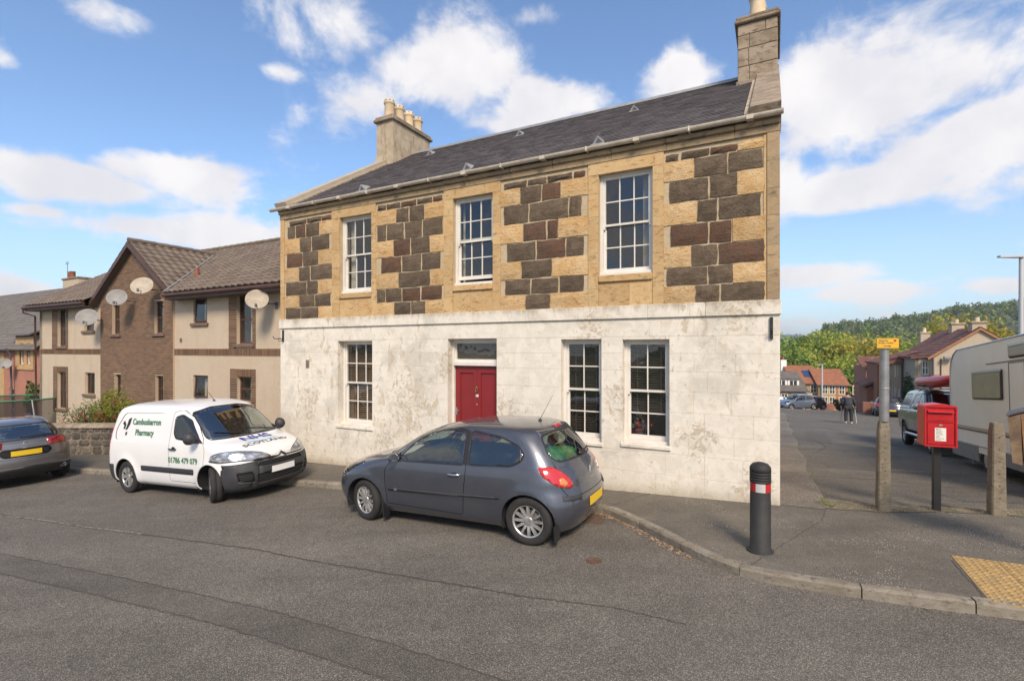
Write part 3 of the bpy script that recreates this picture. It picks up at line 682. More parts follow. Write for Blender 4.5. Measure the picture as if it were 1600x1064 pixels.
# eaves course and cornice
x = HU0-.02
while x < 0:
    nx_ = min(.02, x+rs.uniform(.8, 1.2)); nx_ = .02 if .02-nx_ < .4 else nx_
    mb = MB(); mb.cbox(x+.001, nx_-.001, -.035, .10, TOP-.10, TOP+.015, .006); mb.cbox(x+.001, nx_-.001, -.085, .099, TOP+.016, TOP+.10, .014)
    mb.build('eaves_stone', 'sandstone_weathered', house, fix=False); x = nx_
# gutter
gu = MB(); prof = []
for k in range(9): a = math.pi*k/8; prof.append((-.150-.060*math.cos(a)*-1, -.062*math.sin(a)))
gz0 = TOP+.165
V = []
for u in (HU0-.22, .06):
    for dv, dz in prof: V.append((u, dv, gz0+dz))
    for dv, dz in reversed(prof): V.append((u, -.15+(dv+.15)*.92, gz0+dz*.92+.001))
n = 18
gu.add(V, [(k, (k+1) % n, n+(k+1) % n, n+k) for k in range(n)]+[tuple(range(n)), tuple(range(n, 2*n))[::-1]], 0)
for u in frange(HU0+.5, -.4, 6): gu.box(u-.05, u+.05, -.216, -.084, gz0-.068, gz0-.0005)
for u in frange(HU0+1.4, -1.3, 5): gu.box(u-.012, u+.012, -.218, -.08, gz0-.073, gz0+.006)
gu.build('gutter', 'gutter_paint', house)
# roof of slates
RZ, RV = 8.92, 4.55; E0 = (-.10, TOP+.17)
sl = math.hypot(RV-E0[0], RZ-E0[1]); du = ((RV-E0[0])/sl, (RZ-E0[1])/sl); nn = (-du[1], du[0])
def rp(u, s, h): return (u, E0[0]+du[0]*s+nn[0]*h, E0[1]+du[1]*s+nn[1]*h)
mb = MB(); mb.prism([(HU0+.3, E0[0]+.06, E0[1]-.03), (HU0+.3, RV, RZ-.03), (HU0+.3, 2*RV-E0[0]-.1, E0[1]-.03), (HU0+.3, 2*RV-E0[0]-.1, E0[1]-.10), (HU0+.3, RV, RZ-.12), (HU0+.3, E0[0]+.06, E0[1]-.10)], (-HU0-.6, 0, 0))
for side in (0,): mb.prism([(HU0+.36, RV+.01, RZ+.0), (HU0+.36, 2*RV-E0[0], E0[1]+.02), (HU0+.36, 2*RV-E0[0], E0[1]-.02), (HU0+.36, RV+.01, RZ-.029)], (-HU0-.72, 0, 0))
mb.build('roof_deck', 'slate', house)
mb = MB(); g = .165; nc = int(sl/g); rr = random.Random(5)
for c in range(nc+1):
    s0 = c*g*1.0; u = HU0+.36+(-.10 if c % 2 else 0)+rr.uniform(-.03, .03)
    while u < -.38:
        w_ = rr.uniform(.185, .245); h = rr.uniform(.010, .016); o = rr.uniform(-.010, .010); L = g*1.9 if c < nc-1 else min(g*1.2, sl-s0)
        a, b = max(u+.002, HU0+.34), min(u+w_-.002, -.36)
        if b > a+.02:
            p = [rp(a, s0+o, h+.010), rp(b, s0+o, h+.010), rp(b, min(sl, s0+L), .002), rp(a, min(sl, s0+L), .002)]; q = [rp(a, s0+o, .001+.008), rp(b, s0+o, .001+.008)]
            mb.add(p+q, [(0, 1, 2, 3), (4, 5, 1, 0), (4, 0, 3), (1, 5, 2)])
        u += w_
o = mb.build('slates', 'slate', house, fix=False); o['kind'] = 'stuff'
mb = MB(); mb.tube([(HU0+.3, RV, RZ+.035), (-.3, RV, RZ+.035)], .05, 8); mb.box(HU0+.3, -.3, RV-.13, RV-.02, RZ-.045, RZ-.01, M=None); mb.build('ridge_flashing', 'lead', house)
simple('vent_zinc', (.30, .30, .29), .5)
# triangular slate vents
for (px, py) in ((672, 243), (812, 213), (566, 303), (730, 272), (935, 233), (991, 175)):
    k = (px-800)/780.; best = None
    for s_ in frange(.2, sl-.2, 200):
        v_, z_ = E0[0]+du[0]*s_, E0[1]+du[1]*s_
        u_ = (k*(C0.y+v_*CO)-(C0.x-v_*SI))/(CO-k*SI); Y = C0.y+u_*SI+v_*CO
        e_ = abs(546-(z_-2.4)*780/Y-py)
        if best is None or e_ < best[0]: best = (e_, u_, s_)
    u_, s_ = best[1:]
    mb = MB(); a, b, c, d = rp(u_-.12, s_, .02), rp(u_+.12, s_, .02), rp(u_, s_+.03, .155), rp(u_, s_+.34, .02)
    mb.add([a, b, c, d], [(0, 2, 3), (2, 1, 3)], 0); i1, i2, i3 = rp(u_-.05, s_-.006, .026), rp(u_+.085, s_-.006, .026), rp(u_+.005, s_+.020, .115); mb.add([i1, i2, i3], [(0, 1, 2)], 1); mb.add([a, b, c], [(0, 1, 2)], 0)
    mb.add([rp(u_-.14, s_-.10, .026), rp(u_+.14, s_-.10, .026), rp(u_+.11, s_+.02, .026), rp(u_-.11, s_+.02, .026)], [(0, 1, 2, 3)], 0)
    mb.build('roof_vent', ['vent_zinc', 'lead_dark'], house, fix=False)
# skews (raised gable copings) in stones
for side, (a, b) in enumerate(((HU0-.03, HU0+.40), (-.40, .03))):
    n = 9
    for k in range(n):
        s0, s1 = sl*k/n-.02, sl*(k+1)/n-.026
        P = [rp(a, s0, -.02), rp(a, s1, -.02), rp(a, s1, .15), rp(a, s0, .15)]
        mb = MB(); mb.prism(P, (b-a, 0, 0)); mb.build('skew_stone', 'weathered_stone' if side else 'limewash', house)
        P = [(x, 2*RV-y, z) for x, y, z in P]; mb = MB(); mb.prism(P, (b-a, 0, 0)); mb.build('skew_stone', 'weathered_stone', house)
    mb = MB(); mb.prism([(a, -.09, TOP+.101), (a, .5, TOP+.101), (a, .5, TOP+.45), (a, -.02, TOP+.20), (a, -.09, TOP+.20)], (b-a, 0, 0)); mb.build('skew_putt', 'weathered_stone', house)
    x0, x1 = (b, b+.09) if side == 0 else (a-.09, a)
    mb = MB(); mb.prism([rp(x0, -.0, .0), rp(x0, sl, .0), rp(x0, sl, .035+.02), rp(x0, 0, .035+.02)], (x1-x0, 0, 0)); mb.build('fillet', 'cement_old', house)
# chimneys
ch = MB(); v0, v1 = 3.55, 5.48; a, b = HU0-.02, HU0+.66
ch.box(a, b, v0, v1, 7.7, 9.70); ch.box(a-.03, b+.03, v0-.03, v1+.03, 7.7, 8.62)
c1 = ch.build('chimney', 'cement_old', house)
mb = MB(); mb.cbox(a-.07, b+.07, v0-.09, v1+.09, 9.702, 9.80, .02); mb.cbox(a-.03, b+.03, v0-.05, v1+.05, 9.801, 9.88, .02); mb.build('chimney_cap', 'weathered_stone', c1)
for k in range(4):
    cy = v0+.23+k*.48; M_ = Matrix.Translation(((a+b)/2, cy, 9.88))
    mb = MB(); mb.lathe([(.175, 0), (.165, .05), (.155, .42), (.165, .45), (.185, .47), (.185, .52), (.165, .54), (.165, .60), (.135, .60), (.12, .2)], 16, 0, M_)
    p = mb.build('chimney_pot', 'clay_pot', c1)
    mb = MB()
    for j in range(8): th = j*math.pi/4; mb.box(-.02, .02, .150, .17, .545, .575, M=M_ @ Matrix.Rotation(th, 4, 'Z'))
    mb.build('pot_opening', 'lead_dark', p)
a, b, v0, v1 = -.80, .00, 3.62, 5.48
c2 = None
zsn = [7.9, 8.42, 8.75, 9.15, 9.45, 9.70]
mb = MB(); mb.box(a+.02, b-.02, v0+.02, v1-.02, 7.8, 9.7); c2 = mb.build('chimney', 'weathered_stone', house)
for k, (z0, z1) in enumerate(zip(zsn, zsn[1:])):
    cuts = [a, a+(b-a)*(.3 if k % 2 else .7), b] if k != 2 else [a, a+.22, b]
    for x0, x1 in zip(cuts, cuts[1:]):
        mb = MB(); mb.cbox(x0+.003, x1-.003, v0, v0+.3, z0+.003, z1-.003, .012); mb.build('chimney_stone', 'weathered_stone', c2, fix=False)
    mb = MB(); mb.cbox(b-.25, b+.004, v0+.302, v1, z0+.003, z1-.003, .012); mb.build('chimney_stone', 'weathered_stone', c2, fix=False)
    mb = MB(); mb.cbox(a-.004, a+.25, v0+.302, v1, z0+.003, z1-.003, .012); mb.build('chimney_stone', 'weathered_stone', c2, fix=False)
mb = MB(); mb.cbox(a-.06, b+.06, v0-.07, v1+.07, 9.702, 9.79, .02); mb.cbox(a-.03, b+.03, v0-.04, v1+.04, 9.791, 9.87, .02); mb.build('chimney_cap', 'weathered_stone', c2); mb = MB(); mb.box(a-.03, b+.02, v0-.03, v1+.03, 8.30, 8.42); mb.build('chimney_plinth', 'weathered_stone', c2)
for k in range(4):
    M_ = Matrix.Translation(((a+b)/2, v0+.28+k*.45, 9.87)); mb = MB(); mb.lathe([(.19, 0), (.17, .05), (.155, .42), (.165, .45), (.185, .47), (.185, .52), (.165, .54), (.165, .62), (.12, .62), (.12, .2)], 16, 0, M_); mb.build('chimney_pot', 'clay_pot', c2)
# ------------------------------------------------------------------ sash windows
def sash(h, cols, rows, v, parent, room=('room_dark', 1.2), blind=None, blind_from=1.0, curtains=None, openb=0.0, frame_w=.055, sillbox=True):
    u0, u1, z0, z1 = h[:4]; mb = MB(); f = frame_w
    W = 'white_paint'
    win = MB(); win.box(u0, u0+f, v, v+.12, z0+.05, z1); win.box(u1-f, u1, v, v+.12, z0+.05, z1); win.box(u0+f, u1-f, v, v+.12, z1-f*.7, z1); win.cbox(u0-.0, u1+.0, v-.05, v+.12, z0-.005, z0+.05, .006)
    win = win.build('window', W, parent)
    zm = (z0+.05+z1-f*.7)/2; a, b = u0+f, u1-f
    for k, (y0, y1, vv) in enumerate(((z0+.052+openb, zm+.02+openb*.6, v+.062), (zm-.02, z1-f*.7, v+.018))):
        s_ = MB(); r = .042; bot = .075 if k == 0 else .036; tp_ = .036 if k == 0 else .045
        s_.box(a, a+r, vv, vv+.04, y0, y1); s_.box(b-r, b, vv, vv+.04, y0, y1); s_.box(a+r, b-r, vv, vv+.04, y0, y0+bot); s_.box(a+r, b-r, vv, vv+.04, y1-tp_, y1)
        if k == 1:
            for xx in (a, b-r*.8): s_.box(xx, xx+r*.8, vv+.001, vv+.039, y0-.05, y0)      # sash horns
        s2 = s_.build('sash', W, win)
        pa, pb, pc, pd = a+r, b-r, y0+bot, y1-tp_
        nrow = rows
        s_ = MB()
        for i in range(1, cols): x = pa+(pb-pa)*i/cols; s_.box(x-.010, x+.010, vv+.008, vv+.034, pc, pd)
        for j in range(1, nrow):
            y = pc+(pd-pc)*j/nrow
            for i in range(cols):
                s_.box(pa+(pb-pa)*i/cols+(.010 if i else 0), pa+(pb-pa)*(i+1)/cols-(.010 if i < cols-1 else 0), vv+.009, vv+.033, y-.010, y+.010)
        s_.build('glazing_bars', W, win)
        for i in range(cols):
            for j in range(nrow):
                x0, x1 = pa+(pb-pa)*i/cols, pa+(pb-pa)*(i+1)/cols; y_0, y_1 = pc+(pd-pc)*j/nrow, pc+(pd-pc)*(j+1)/nrow
                tl = rs.uniform(-.0016, .0016); tz = rs.uniform(-.0016, .0016)
                g_ = MB(); g_.quad((x0, vv+.022+tl+tz, y_0), (x1, vv+.022-tl+tz, y_0), (x1, vv+.022-tl-tz, y_1), (x0, vv+.022+tl-tz, y_1)); g_.build('pane', 'window_glass', win, fix=False)
    # the room behind
    d = room[1]; R = MB(); e = .12
    x0, x1, y0, y1, w0, w1 = u0-e*3, u1+e*3, z0-.2, z1+.25, v+.125, v+d
    R.quad((x0, w1, y0), (x1, w1, y0), (x1, w1, y1), (x0, w1, y1)); R.quad((x0, w0, y0), (x0, w1, y0), (x0, w1, y1), (x0, w0, y1)); R.quad((x1, w0, y0), (x1, w1, y0), (x1, w1, y1), (x1, w0, y1))
    R.quad((x0, w0, y0), (x1, w0, y0), (x1, w1, y0), (x0, w1, y0)); R.quad((x0, w0, y1), (x1, w0, y1), (x1, w1, y1), (x0, w1, y1))
    holed(R, x0, x1, y0, y1, w0, [(u0+.01, u1-.01, z0+.02, z1-.01)])
    R.build('room', room[0], win, fix=False)
    if blind:
        B = MB(); zb = z0+.1+(z1-z0)*(1-blind_from); n = int((z1-.06-zb)/.045)
        for i in range(n):
            z = z1-.08-i*.045; B.add([(a+.0, v+.15, z), (b, v+.15, z), (b, v+.185, z+.026), (a, v+.185, z+.026)], [(0, 1, 2, 3)])
        o = B.build('blind_slats', blind, win, fix=False); o['kind'] = 'stuff'
        B = MB(); B.box(a, b, v+.14, v+.19, z1-.075, z1-.035)
        for xx in (a+(b-a)*.2, a+(b-a)*.8): B.box(xx-.012, xx+.012, v+.146, v+.149, zb, z1-.07)
        B.build('blind_tape', blind, win)
    if curtains:
        Cn = MB()
        for (s0, s1) in curtains:
            n = 18; V = []
            for i in range(n+1):
                x = a+(b-a)*(s0+(s1-s0)*i/n); vv = v+.22+.022*math.sin(i*1.9+s0*9)
                V += [(x, vv, z0+.05), (x, vv, z1-.03)]
            Cn.add(V, [(2*i, 2*i+2, 2*i+3, 2*i+1) for i in range(n)], 0, True)
        Cn.build('curtain', 'curtain', win, fix=False)
    return win
sash(UW[0], 3, 2, .09, house, ('room_dark', 2.2), curtains=[(0, .16), (.9, 1)])
sash(UW[1], 3, 2, .09, house, ('room_dark', 2.2), curtains=[(0, .05), (.92, 1)], openb=.07)
w3 = sash(UW[2], 3, 2, .09, house, ('room_wall', 2.6), curtains=[(.78, .92)])
sash(LW[0], 3, 2, .17, house, ('room_dark', 1.2), blind='blind_brown')
sash(LW[2], 2, 2, .13, house, ('room_dark', 1.2), blind='blind_dark')
w5 = sash(LW[3], 2, 2, .13, house, ('room_dark', 1.2), blind='blind_dark', blind_from=.80)
for h in (LW[0], LW[2], LW[3]):   # plaster sills
    mb = MB(); mb.cbox(h[0]-.03, h[1]+.03, -.05, .14, h[2]-.07, h[2]-.006, .008); mb.build('window_sill', 'limewash', house, fix=False)
# red flower pot behind the right hand window
fl = MB(); simple('red_petal', (.55, .04, .02), .6); simple('leaf_dark', (.06, .11, .03), .7)
cu, cz = LW[3][0]+.22, LW[3][2]+.28
for k in range(60):
    p = Vector((cu+rs.gauss(0, .07), .31+rs.gauss(0, .025), cz+rs.gauss(0, .05))); d1 = Vector((rs.uniform(-1, 1), rs.uniform(-1, 1), rs.uniform(-1, 1))).normalized()*.035; d2 = Vector((rs.uniform(-1, 1), rs.uniform(-1, 1), rs.uniform(-1, 1))).normalized()*.035
    fl.add([p, p+d1, p+d2], [(0, 1, 2)])
fo = fl.build('flowers', 'red_petal', None, fix=False); tag(fo, 'red flowers on the inner sill of the ground floor window nearest the corner', 'flowers')
mb = MB(); mb.lathe([(.05, -.22), (.075, -.08), (.08, -.08)], 12, 0, Matrix.Translation((cu, .31, cz))); o_ = mb.build('pot', 'terracotta', fo)
for k in range(26):
    mb2 = MB() if k == 0 else mb2
    p = Vector((cu+rs.gauss(-.03, .08), .31+rs.gauss(0, .03), cz+rs.uniform(-.08, .2))); d1 = Vector((rs.uniform(-1, 1), rs.uniform(-.4, .4), rs.uniform(0, 1))).normalized()*.07; d2 = Vector((rs.uniform(-1, 1), rs.uniform(-1, 1), rs.uniform(-1, 1))).normalized()*.03
    mb2.add([p, p+d1, p+d2], [(0, 1, 2)])
mb2.build('leaves', 'leaf_dark', fo, fix=False)
fo.location = (C0.x, C0.y, 0); fo.rotation_euler = (0, 0, TH)
# ------------------------------------------------------------------ front door
u0, u1, z0, z1 = LW[1]; f = .05; v = .165
door_g = MB(); W = 'white_paint'; tz0, tz1 = 2.055, 2.14
door_g.box(u0, u0+f, v, v+.12, z0, z1); door_g.box(u1-f, u1, v, v+.12, z0, z1); door_g.box(u0+f, u1-f, v, v+.12, z1-.07, z1); door_g.cbox(u0+f, u1-f, v-.035, v+.12, tz0, tz1, .008)
df = door_g.build('door_frame', W, house)
s_ = MB(); a, b = u0+f, u1-f; y0, y1 = tz1, z1-.07; s_.box(a, b, v+.03, v+.08, y0, y0+.055); s_.box(a, b, v+.03, v+.08, y1-.02, y1); s_.box(a, a+.035, v+.03, v+.08, y0+.055, y1-.02); s_.box(b-.02, b, v+.03, v+.08, y0+.055, y1-.02); s_.build('fanlight', W, df)
g_ = MB(); g_.quad((a+.03, v+.055, y0+.05), (b-.02, v+.055, y0+.05), (b-.02, v+.055, y1-.02), (a+.03, v+.055, y1-.02)); g_.build('pane', 'window_glass', df, fix=False)
R = MB(); R.box(a-.2, b+.2, v+.13, v+1.6, y0-.5, y1+.2); R.build('hall', 'room_dark', df, fix=False)
D = MB(); dv = v+.045; zz0, zz1 = z0, tz0-.003; m_ = (a+b)/2
st = .105
D.box(a+.003, a+st, dv, dv+.05, zz0, zz1); D.box(b-st, b-.003, dv, dv+.05, zz0, zz1); D.box(m_-st*.62, m_+st*.62, dv, dv+.05, zz0, zz1)
for x0, x1 in ((a+st, m_-st*.62), (m_+st*.62, b-st)):
    D.box(x0, x1, dv, dv+.05, zz1-.13, zz1); D.box(x0, x1, dv, dv+.05, zz0, zz0+.55)
D.box(m_-.004, m_+.004, dv-.006, dv, zz0, zz1)
door = D.build('door', 'door_red', house)
for x0, x1 in ((a+st, m_-st*.62), (m_+st*.62, b-st)):
    p = MB(); p.box(x0, x1, dv+.024, dv+.04, zz0+.55, zz1-.13); c_ = .02
    for q in ((x0, x0+c_, zz0+.55, zz1-.13), (x1-c_, x1, zz0+.55, zz1-.13), (x0+c_, x1-c_, zz1-.13-c_, zz1-.13)): p.cbox(q[0], q[1], dv-.004, dv+.024, q[2], q[3], .006)
    p.build('door_panel', 'door_red', door)
kx = m_+.0
kn = MB(); kn.lathe([(.022, 0), (.022, .01), (.012, .02), (.02, .03), (0, .035)], 12, 0, Matrix.Translation((kx, dv-.0065, 1.60)) @ Matrix.Rotation(R_(90), 4, 'X')); kn.tube([(kx-.02, dv-.03, 1.59), (kx-.025, dv-.035, 1.53), (kx, dv-.035, 1.50), (kx+.025, dv-.035, 1.53), (kx+.02, dv-.03, 1.59)], .006, 6); kn.build('knocker', 'brass', door)
kn = MB(); kn.lathe([(.018, 0), (.018, .01), (0, .012)], 12, 0, Matrix.Translation((kx, dv-.0065, 1.24)) @ Matrix.Rotation(R_(90), 4, 'X')); kn.build('lock', 'brass', door)
hd = MB(); hd.box(a+.02, a+.055, dv-.012, dv, 1.00, 1.16); hd.tube([(a+.037, dv-.01, 1.10), (a+.037, dv-.05, 1.10), (a+.13, dv-.05, 1.10)], .008, 6); hd.build('door_handle', 'steel', door)
def textobj(name, s, size, mat, M, parent, extrude=.001, align='CENTER', shear=0, offset=0.0, kx=1.0, curve=None):
    """lettering as a mesh in the XY plane of M"""
    c = bpy.data.curves.new(name, 'FONT'); c.body = s; c.size = size; c.extrude = extrude; c.align_x = align; c.shear = shear; c.offset = offset; c.resolution_u = 3
    o = bpy.data.objects.new(name, c); COL.objects.link(o); dg = bpy.context.evaluated_depsgraph_get(); dg.update()
    me = bpy.data.meshes.new_from_object(o.evaluated_get(dg)); bpy.data.objects.remove(o); bpy.data.curves.remove(c)
    for q in me.vertices: q.co.x *= kx
    me.transform(M); me.materials.clear(); me.materials.append(MATS[mat]); me.name = name
    return link(name, me, parent)
WALLM = Matrix(((1, 0, 0, 0), (0, 0, -1, 0), (0, 1, 0, 0), (0, 0, 0, 1)))     # text facing -v
textobj('house_number', '18', .075, 'white_gloss', Matrix.Translation((kx, dv-.008, 1.405)) @ WALLM, door, .002, offset=.003)
# door step
mb = MB(); mb.cbox(u0+.01, u1-.01, -.04, .17, -.35, z0+.0, .015); mb.build('door_step', 'kerb_stone', house, fix=False)
# old iron bracket under the band, and a vent plate
mb = MB(); bu = u_px(1205.5); mb.box(bu-.022, bu+.022, -.05, -.018, 2.56, 2.90); mb.tube([(bu, -.05, 2.66), (bu, -.12, 2.66), (bu, -.13, 2.72), (bu, -.12, 2.76)], .01, 6); mb.build('iron_bracket', 'black_iron', house)
mb = MB(); bu = u_px(444); mb.box(bu-.02, bu+.02, -.05, -.018, 2.60, 2.90); mb.tube([(bu, -.05, 2.68), (bu-.25, -.10, 2.68), (bu-.28, -.12, 2.74)], .012, 6); mb.tube([(bu, -.05, 2.62), (bu-.1, -.08, 2.60), (bu-.12, -.08, 2.7)], .008, 6); mb.build('iron_bracket', 'black_iron', house)
vu = u_px(481.5); mb = MB(); mb.box(vu-.06, vu+.06, -.024, -.017, 1.93, 2.14)
mb.build('vent_plate', 'concrete_post', house)
mb = MB()
for i in range(3): mb.box(vu-.035, vu+.035, -.028, -.0245, 1.965+i*.052, 1.99+i*.052)
mb.build('vent_slots', 'lead_dark', house)
# ------------------------------------------------------------------ helpers for neighbours
def u_at(px, v): k = (px-800)/780.; return (k*(C0.y+v*CO)-(C0.x-v*SI))/(CO-k*SI)
def Y_at(u, v): return C0.y+u*SI+v*CO
def z_at(px, py, v): return 2.4+(546-py)*Y_at(u_at(px, v), v)/780.
def v_at(px, u): k = (px-800)/780.; return ((C0.x+u*CO)-k*(C0.y+u*SI))/(SI+k*CO)
def tiles(mb, O, A, U, N, smax, lo, hi, course=.30, wave=.30, seg=6, amp=.018, m=0, thick=.02, seed=1):
    """courses of profiled tiles on a roof plane: O origin at the eaves, A along, U up the slope, N outward"""
    O, A, U, N = Vector(O), Vector(A).normalized(), Vector(U).normalized(), Vector(N).normalized(); r = random.Random(seed)
    n = int(math.ceil(smax/course))
    for c in range(n):
        s0, s1 = c*course, min(smax, (c+1)*course+.04)
        l0, h0 = max(lo(s0), lo(min(smax, s0+course))), min(hi(s0), hi(min(smax, s0+course)))
        l0, h0 = lo(s0+course*.5), hi(s0+course*.5)
        if h0-l0 < .05: continue
        k0, k1 = int(math.floor(l0/wave)), int(math.ceil(h0/wave))
        for k in range(k0, k1):
            a0, a1 = max(l0, k*wave), min(h0, (k+1)*wave)
            if a1-a0 < .02: continue
            dz = r.uniform(0, .006); V = []
            for i in range(seg+1):
                a = a0+(a1-a0)*i/seg; ph = (a-k*wave)/wave
                wv = amp*(math.sin(ph*2*math.pi)+.35*math.sin(ph*4*math.pi))
                V += [O+A*a+U*s0+N*(wv+thick+amp+dz-.035), O+A*a+U*s0+N*(wv+thick+amp+dz), O+A*a+U*s1+N*(wv+amp+dz*.3)]
            mb.add(V, [f for i in range(seg) for f in ((3*i, 3*i+3, 3*i+4, 3*i+1), (3*i+1, 3*i+4, 3*i+5, 3*i+2))], m)
def bricks(mb, u0, u1, z0, z1, v, holes=(), L=.215, H=.060, J=.015, stack=False, top=None, m=0, seed=1, depth=.008):
    r = random.Random(seed); n = int(round((z1-z0)/(H+J))); H_ = (z1-z0)/max(1, n)-J
    for c in range(n):
        za = z0+c*(H_+J)+J/2; zb = za+H_; x = u0 - (0 if stack or c % 2 == 0 else (L+J)/2)
        ulo, uhi = u0, u1
        if top: ulo, uhi = top((za+zb)/2)
        spans = [(ulo, uhi)]
        for h in holes:
            if h[2] < zb and h[3] > za:
                ns = []
                for a, b in spans:
                    if h[0] > a and h[0] < b: ns.append((a, h[0]))
                    if h[1] > a and h[1] < b: ns.append((h[1], b))
                    if h[1] <= a or h[0] >= b: ns.append((a, b))
                spans = ns
        while x < u1:
            for a, b in spans:
                p, q = max(x+J/2, a), min(x+L+J/2, b)
                if q-p > .03:
                    d = depth*r.uniform(.7, 1.1)
                    mb.add([(p, v-d, za), (q, v-d, za), (q, v-d, zb), (p, v-d, zb), (p, v, za), (q, v, za), (q, v, zb), (p, v, zb)], [(0, 1, 2, 3), (4, 5, 1, 0), (3, 2, 6, 7), (4, 0, 3, 7), (1, 5, 6, 2)], m)
            x += L+J
def simple_window(parent, u0, u1, z0, z1, v, frame_mat, rv=.08, split=None, fw=.055, tilt=0, curtain=True, mull=None, name='window', depth=.05, room='room_dark', xf=None):
    """framed window with its pane, facing -v"""
    F_ = MB(); vv = v+rv
    F_.box(u0, u0+fw, vv, vv+depth, z0, z1); F_.box(u1-fw, u1, vv, vv+depth, z0, z1); F_.box(u0+fw, u1-fw, vv, vv+depth, z0, z0+fw); F_.box(u0+fw, u1-fw, vv, vv+depth, z1-fw, z1)
    if split: F_.box(u0+fw, u1-fw, vv+.002, vv+depth-.002, split-fw*.5, split+fw*.5)
    if mull: 
        for x in mull: F_.box(x-fw*.4, x+fw*.4, vv+.003, vv+depth-.003, z0+fw, z1-fw)
    o = F_.build(name, frame_mat, parent)
    if tilt:
        S_ = MB(); a, b, c, d = u0+fw*.6, u1-fw*.6, z0+fw*.6, z1-fw*.6; h = d-c
        T = Matrix.Translation((0, vv-.01, d)) @ Matrix.Rotation(tilt, 4, 'X') @ Matrix.Translation((0, -(vv-.01), -d))
        for q in ((a, a+.05, c, d), (b-.05, b, c, d), (a+.05, b-.05, c, c+.05), (a+.05, b-.05, d-.05, d)): S_.box(q[0], q[1], vv-.04, vv-.005, q[2], q[3], M=T)
        s_ = S_.build('opening_sash', 'brown_plastic', o); g_ = MB(); g_.add([T @ Vector(p) for p in ((a+.05, vv-.02, c+.05), (b-.05, vv-.02, c+.05), (b-.05, vv-.02, d-.05), (a+.05, vv-.02, d-.05))], [(0, 1, 2, 3)]); g_.build('pane', 'window_glass', o, fix=False)
    else:
        g_ = MB(); g_.quad((u0+fw*.5, vv+.02, z0+fw*.5), (u1-fw*.5, vv+.02, z0+fw*.5), (u1-fw*.5, vv+.021, z1-fw*.5), (u0+fw*.5, vv+.021, z1-fw*.5)); g_.build('pane', 'window_glass', o, fix=False)
    R = MB(); w0, w1 = vv+depth+.001, vv+depth+.7
    R.box(u0-.05, u1+.05, w0, w1, z0-.05, z1+.05); R.f = R.f[:-4]+R.f[-3:] if False else R.f
    del R.f[2]; del R.m[2]; del R.sm[2]
    R.build('room', room, o, fix=False)
    if curtain:
        Cn = MB(); n = 10; V = []
        a, b = u0+fw, u1-fw; s0, s1 = curtain if isinstance(curtain, tuple) else (.45, 1)
        for i in range(n+1): x = a+(b-a)*(s0+(s1-s0)*i/n); q = vv+depth+.06+.015*math.sin(i*2.1); V += [(x, q, z0), (x, q, z1)]
        Cn.add(V, [(2*i, 2*i+2, 2*i+3, 2*i+1) for i in range(n)], 0, True); Cn.build('curtain', 'curtain', o, fix=False)
    return o
# ------------------------------------------------------------------ the harled flats with a brick gable
BV = 1.07
flats = empty('harled_flats', (C0.x, C0.y, 0), TH, 'two storey buff harled flats with a dark brick gable and brown pantiled roof', 'block of flats')
pu = lambda px: u_at(px, BV); pz = lambda px, py: z_at(px, py, BV)
FL, FB0, FB1, FR = pu(62), pu(160), pu(273), HU0-.02
wins = []   # px0 px1 ytop ybot kind
def W_(x0, x1, yt, yb): return (pu(x0), pu(x1), pz(x1, yb), pz(x1, yt))
right = [W_(302, 323.5, 464.5, 504), W_(370, 395, 460, 537), W_(301.7, 324.8, 587, 624), W_(370.7, 393.3, 589, 628)]
brickw = [W_(178, 190, 475, 522), W_(244, 258, 470, 520.5), W_(182, 192, 585, 622), W_(245.5, 258, 587, 628)]
left = [W_(90, 103.5, 482, 541), W_(131, 147, 481, 516.5), W_(90, 103.5, 581.5, 639), W_(132.5, 148, 582.7, 616.5)]
mb = MB(); holed(mb, FB1, FR, -1.6, 4.28, BV, right, 0, .14, 0); holed(mb, FL, FB0, -2.0, 4.28, BV, left, 0, .14, 0)
mb.prism([(FL, BV, -2.2), (FL, 8.4, -2.2), (FL, 8.4, 4.28), (FL, 4.7, 6.6), (FL, BV, 4.28)], (.25, 0, 0)); mb.box(FL+.25, FR, 8.2, 8.4, -2.2, 4.28)
mb.build('harled_wall', 'harling_buff', flats)
bvf = BV-.06; ap_u = (FB0+FB1)/2; ap_z = 6.18; ev_z = 4.30
mb = MB(); holed(mb, FB0, FB1, -1.8, ev_z, bvf, brickw, 0, .2, 0); mb.add([(FB0, bvf, ev_z), (FB1, bvf, ev_z), (ap_u, bvf, ap_z)], [(0, 1, 2)]); mb.quad((FB1, bvf, -1.8), (FB1, BV, -1.8), (FB1, BV, ev_z), (FB1, bvf, ev_z)); mb.quad((FB0, bvf, -1.8), (FB0, BV, -1.8), (FB0, BV, ev_z), (FB0, bvf, ev_z))
mb.build('gable_wall', 'brick_mortar', flats)
mb = MB(); hw = (FB1-FB0)/2
bricks(mb, FB0, FB1, -1.8, ev_z, bvf, brickw, seed=3)
def topf(z): k = max(0, (ap_z-z)/(ap_z-ev_z))*hw; return (ap_u-k+.03, ap_u+k-.03)
bricks(mb, FB0, FB1, ev_z, ap_z-.1, bvf, (), top=topf, seed=4)
o = mb.build('bricks', 'brick_dark', flats, fix=False); o['kind'] = 'stuff'
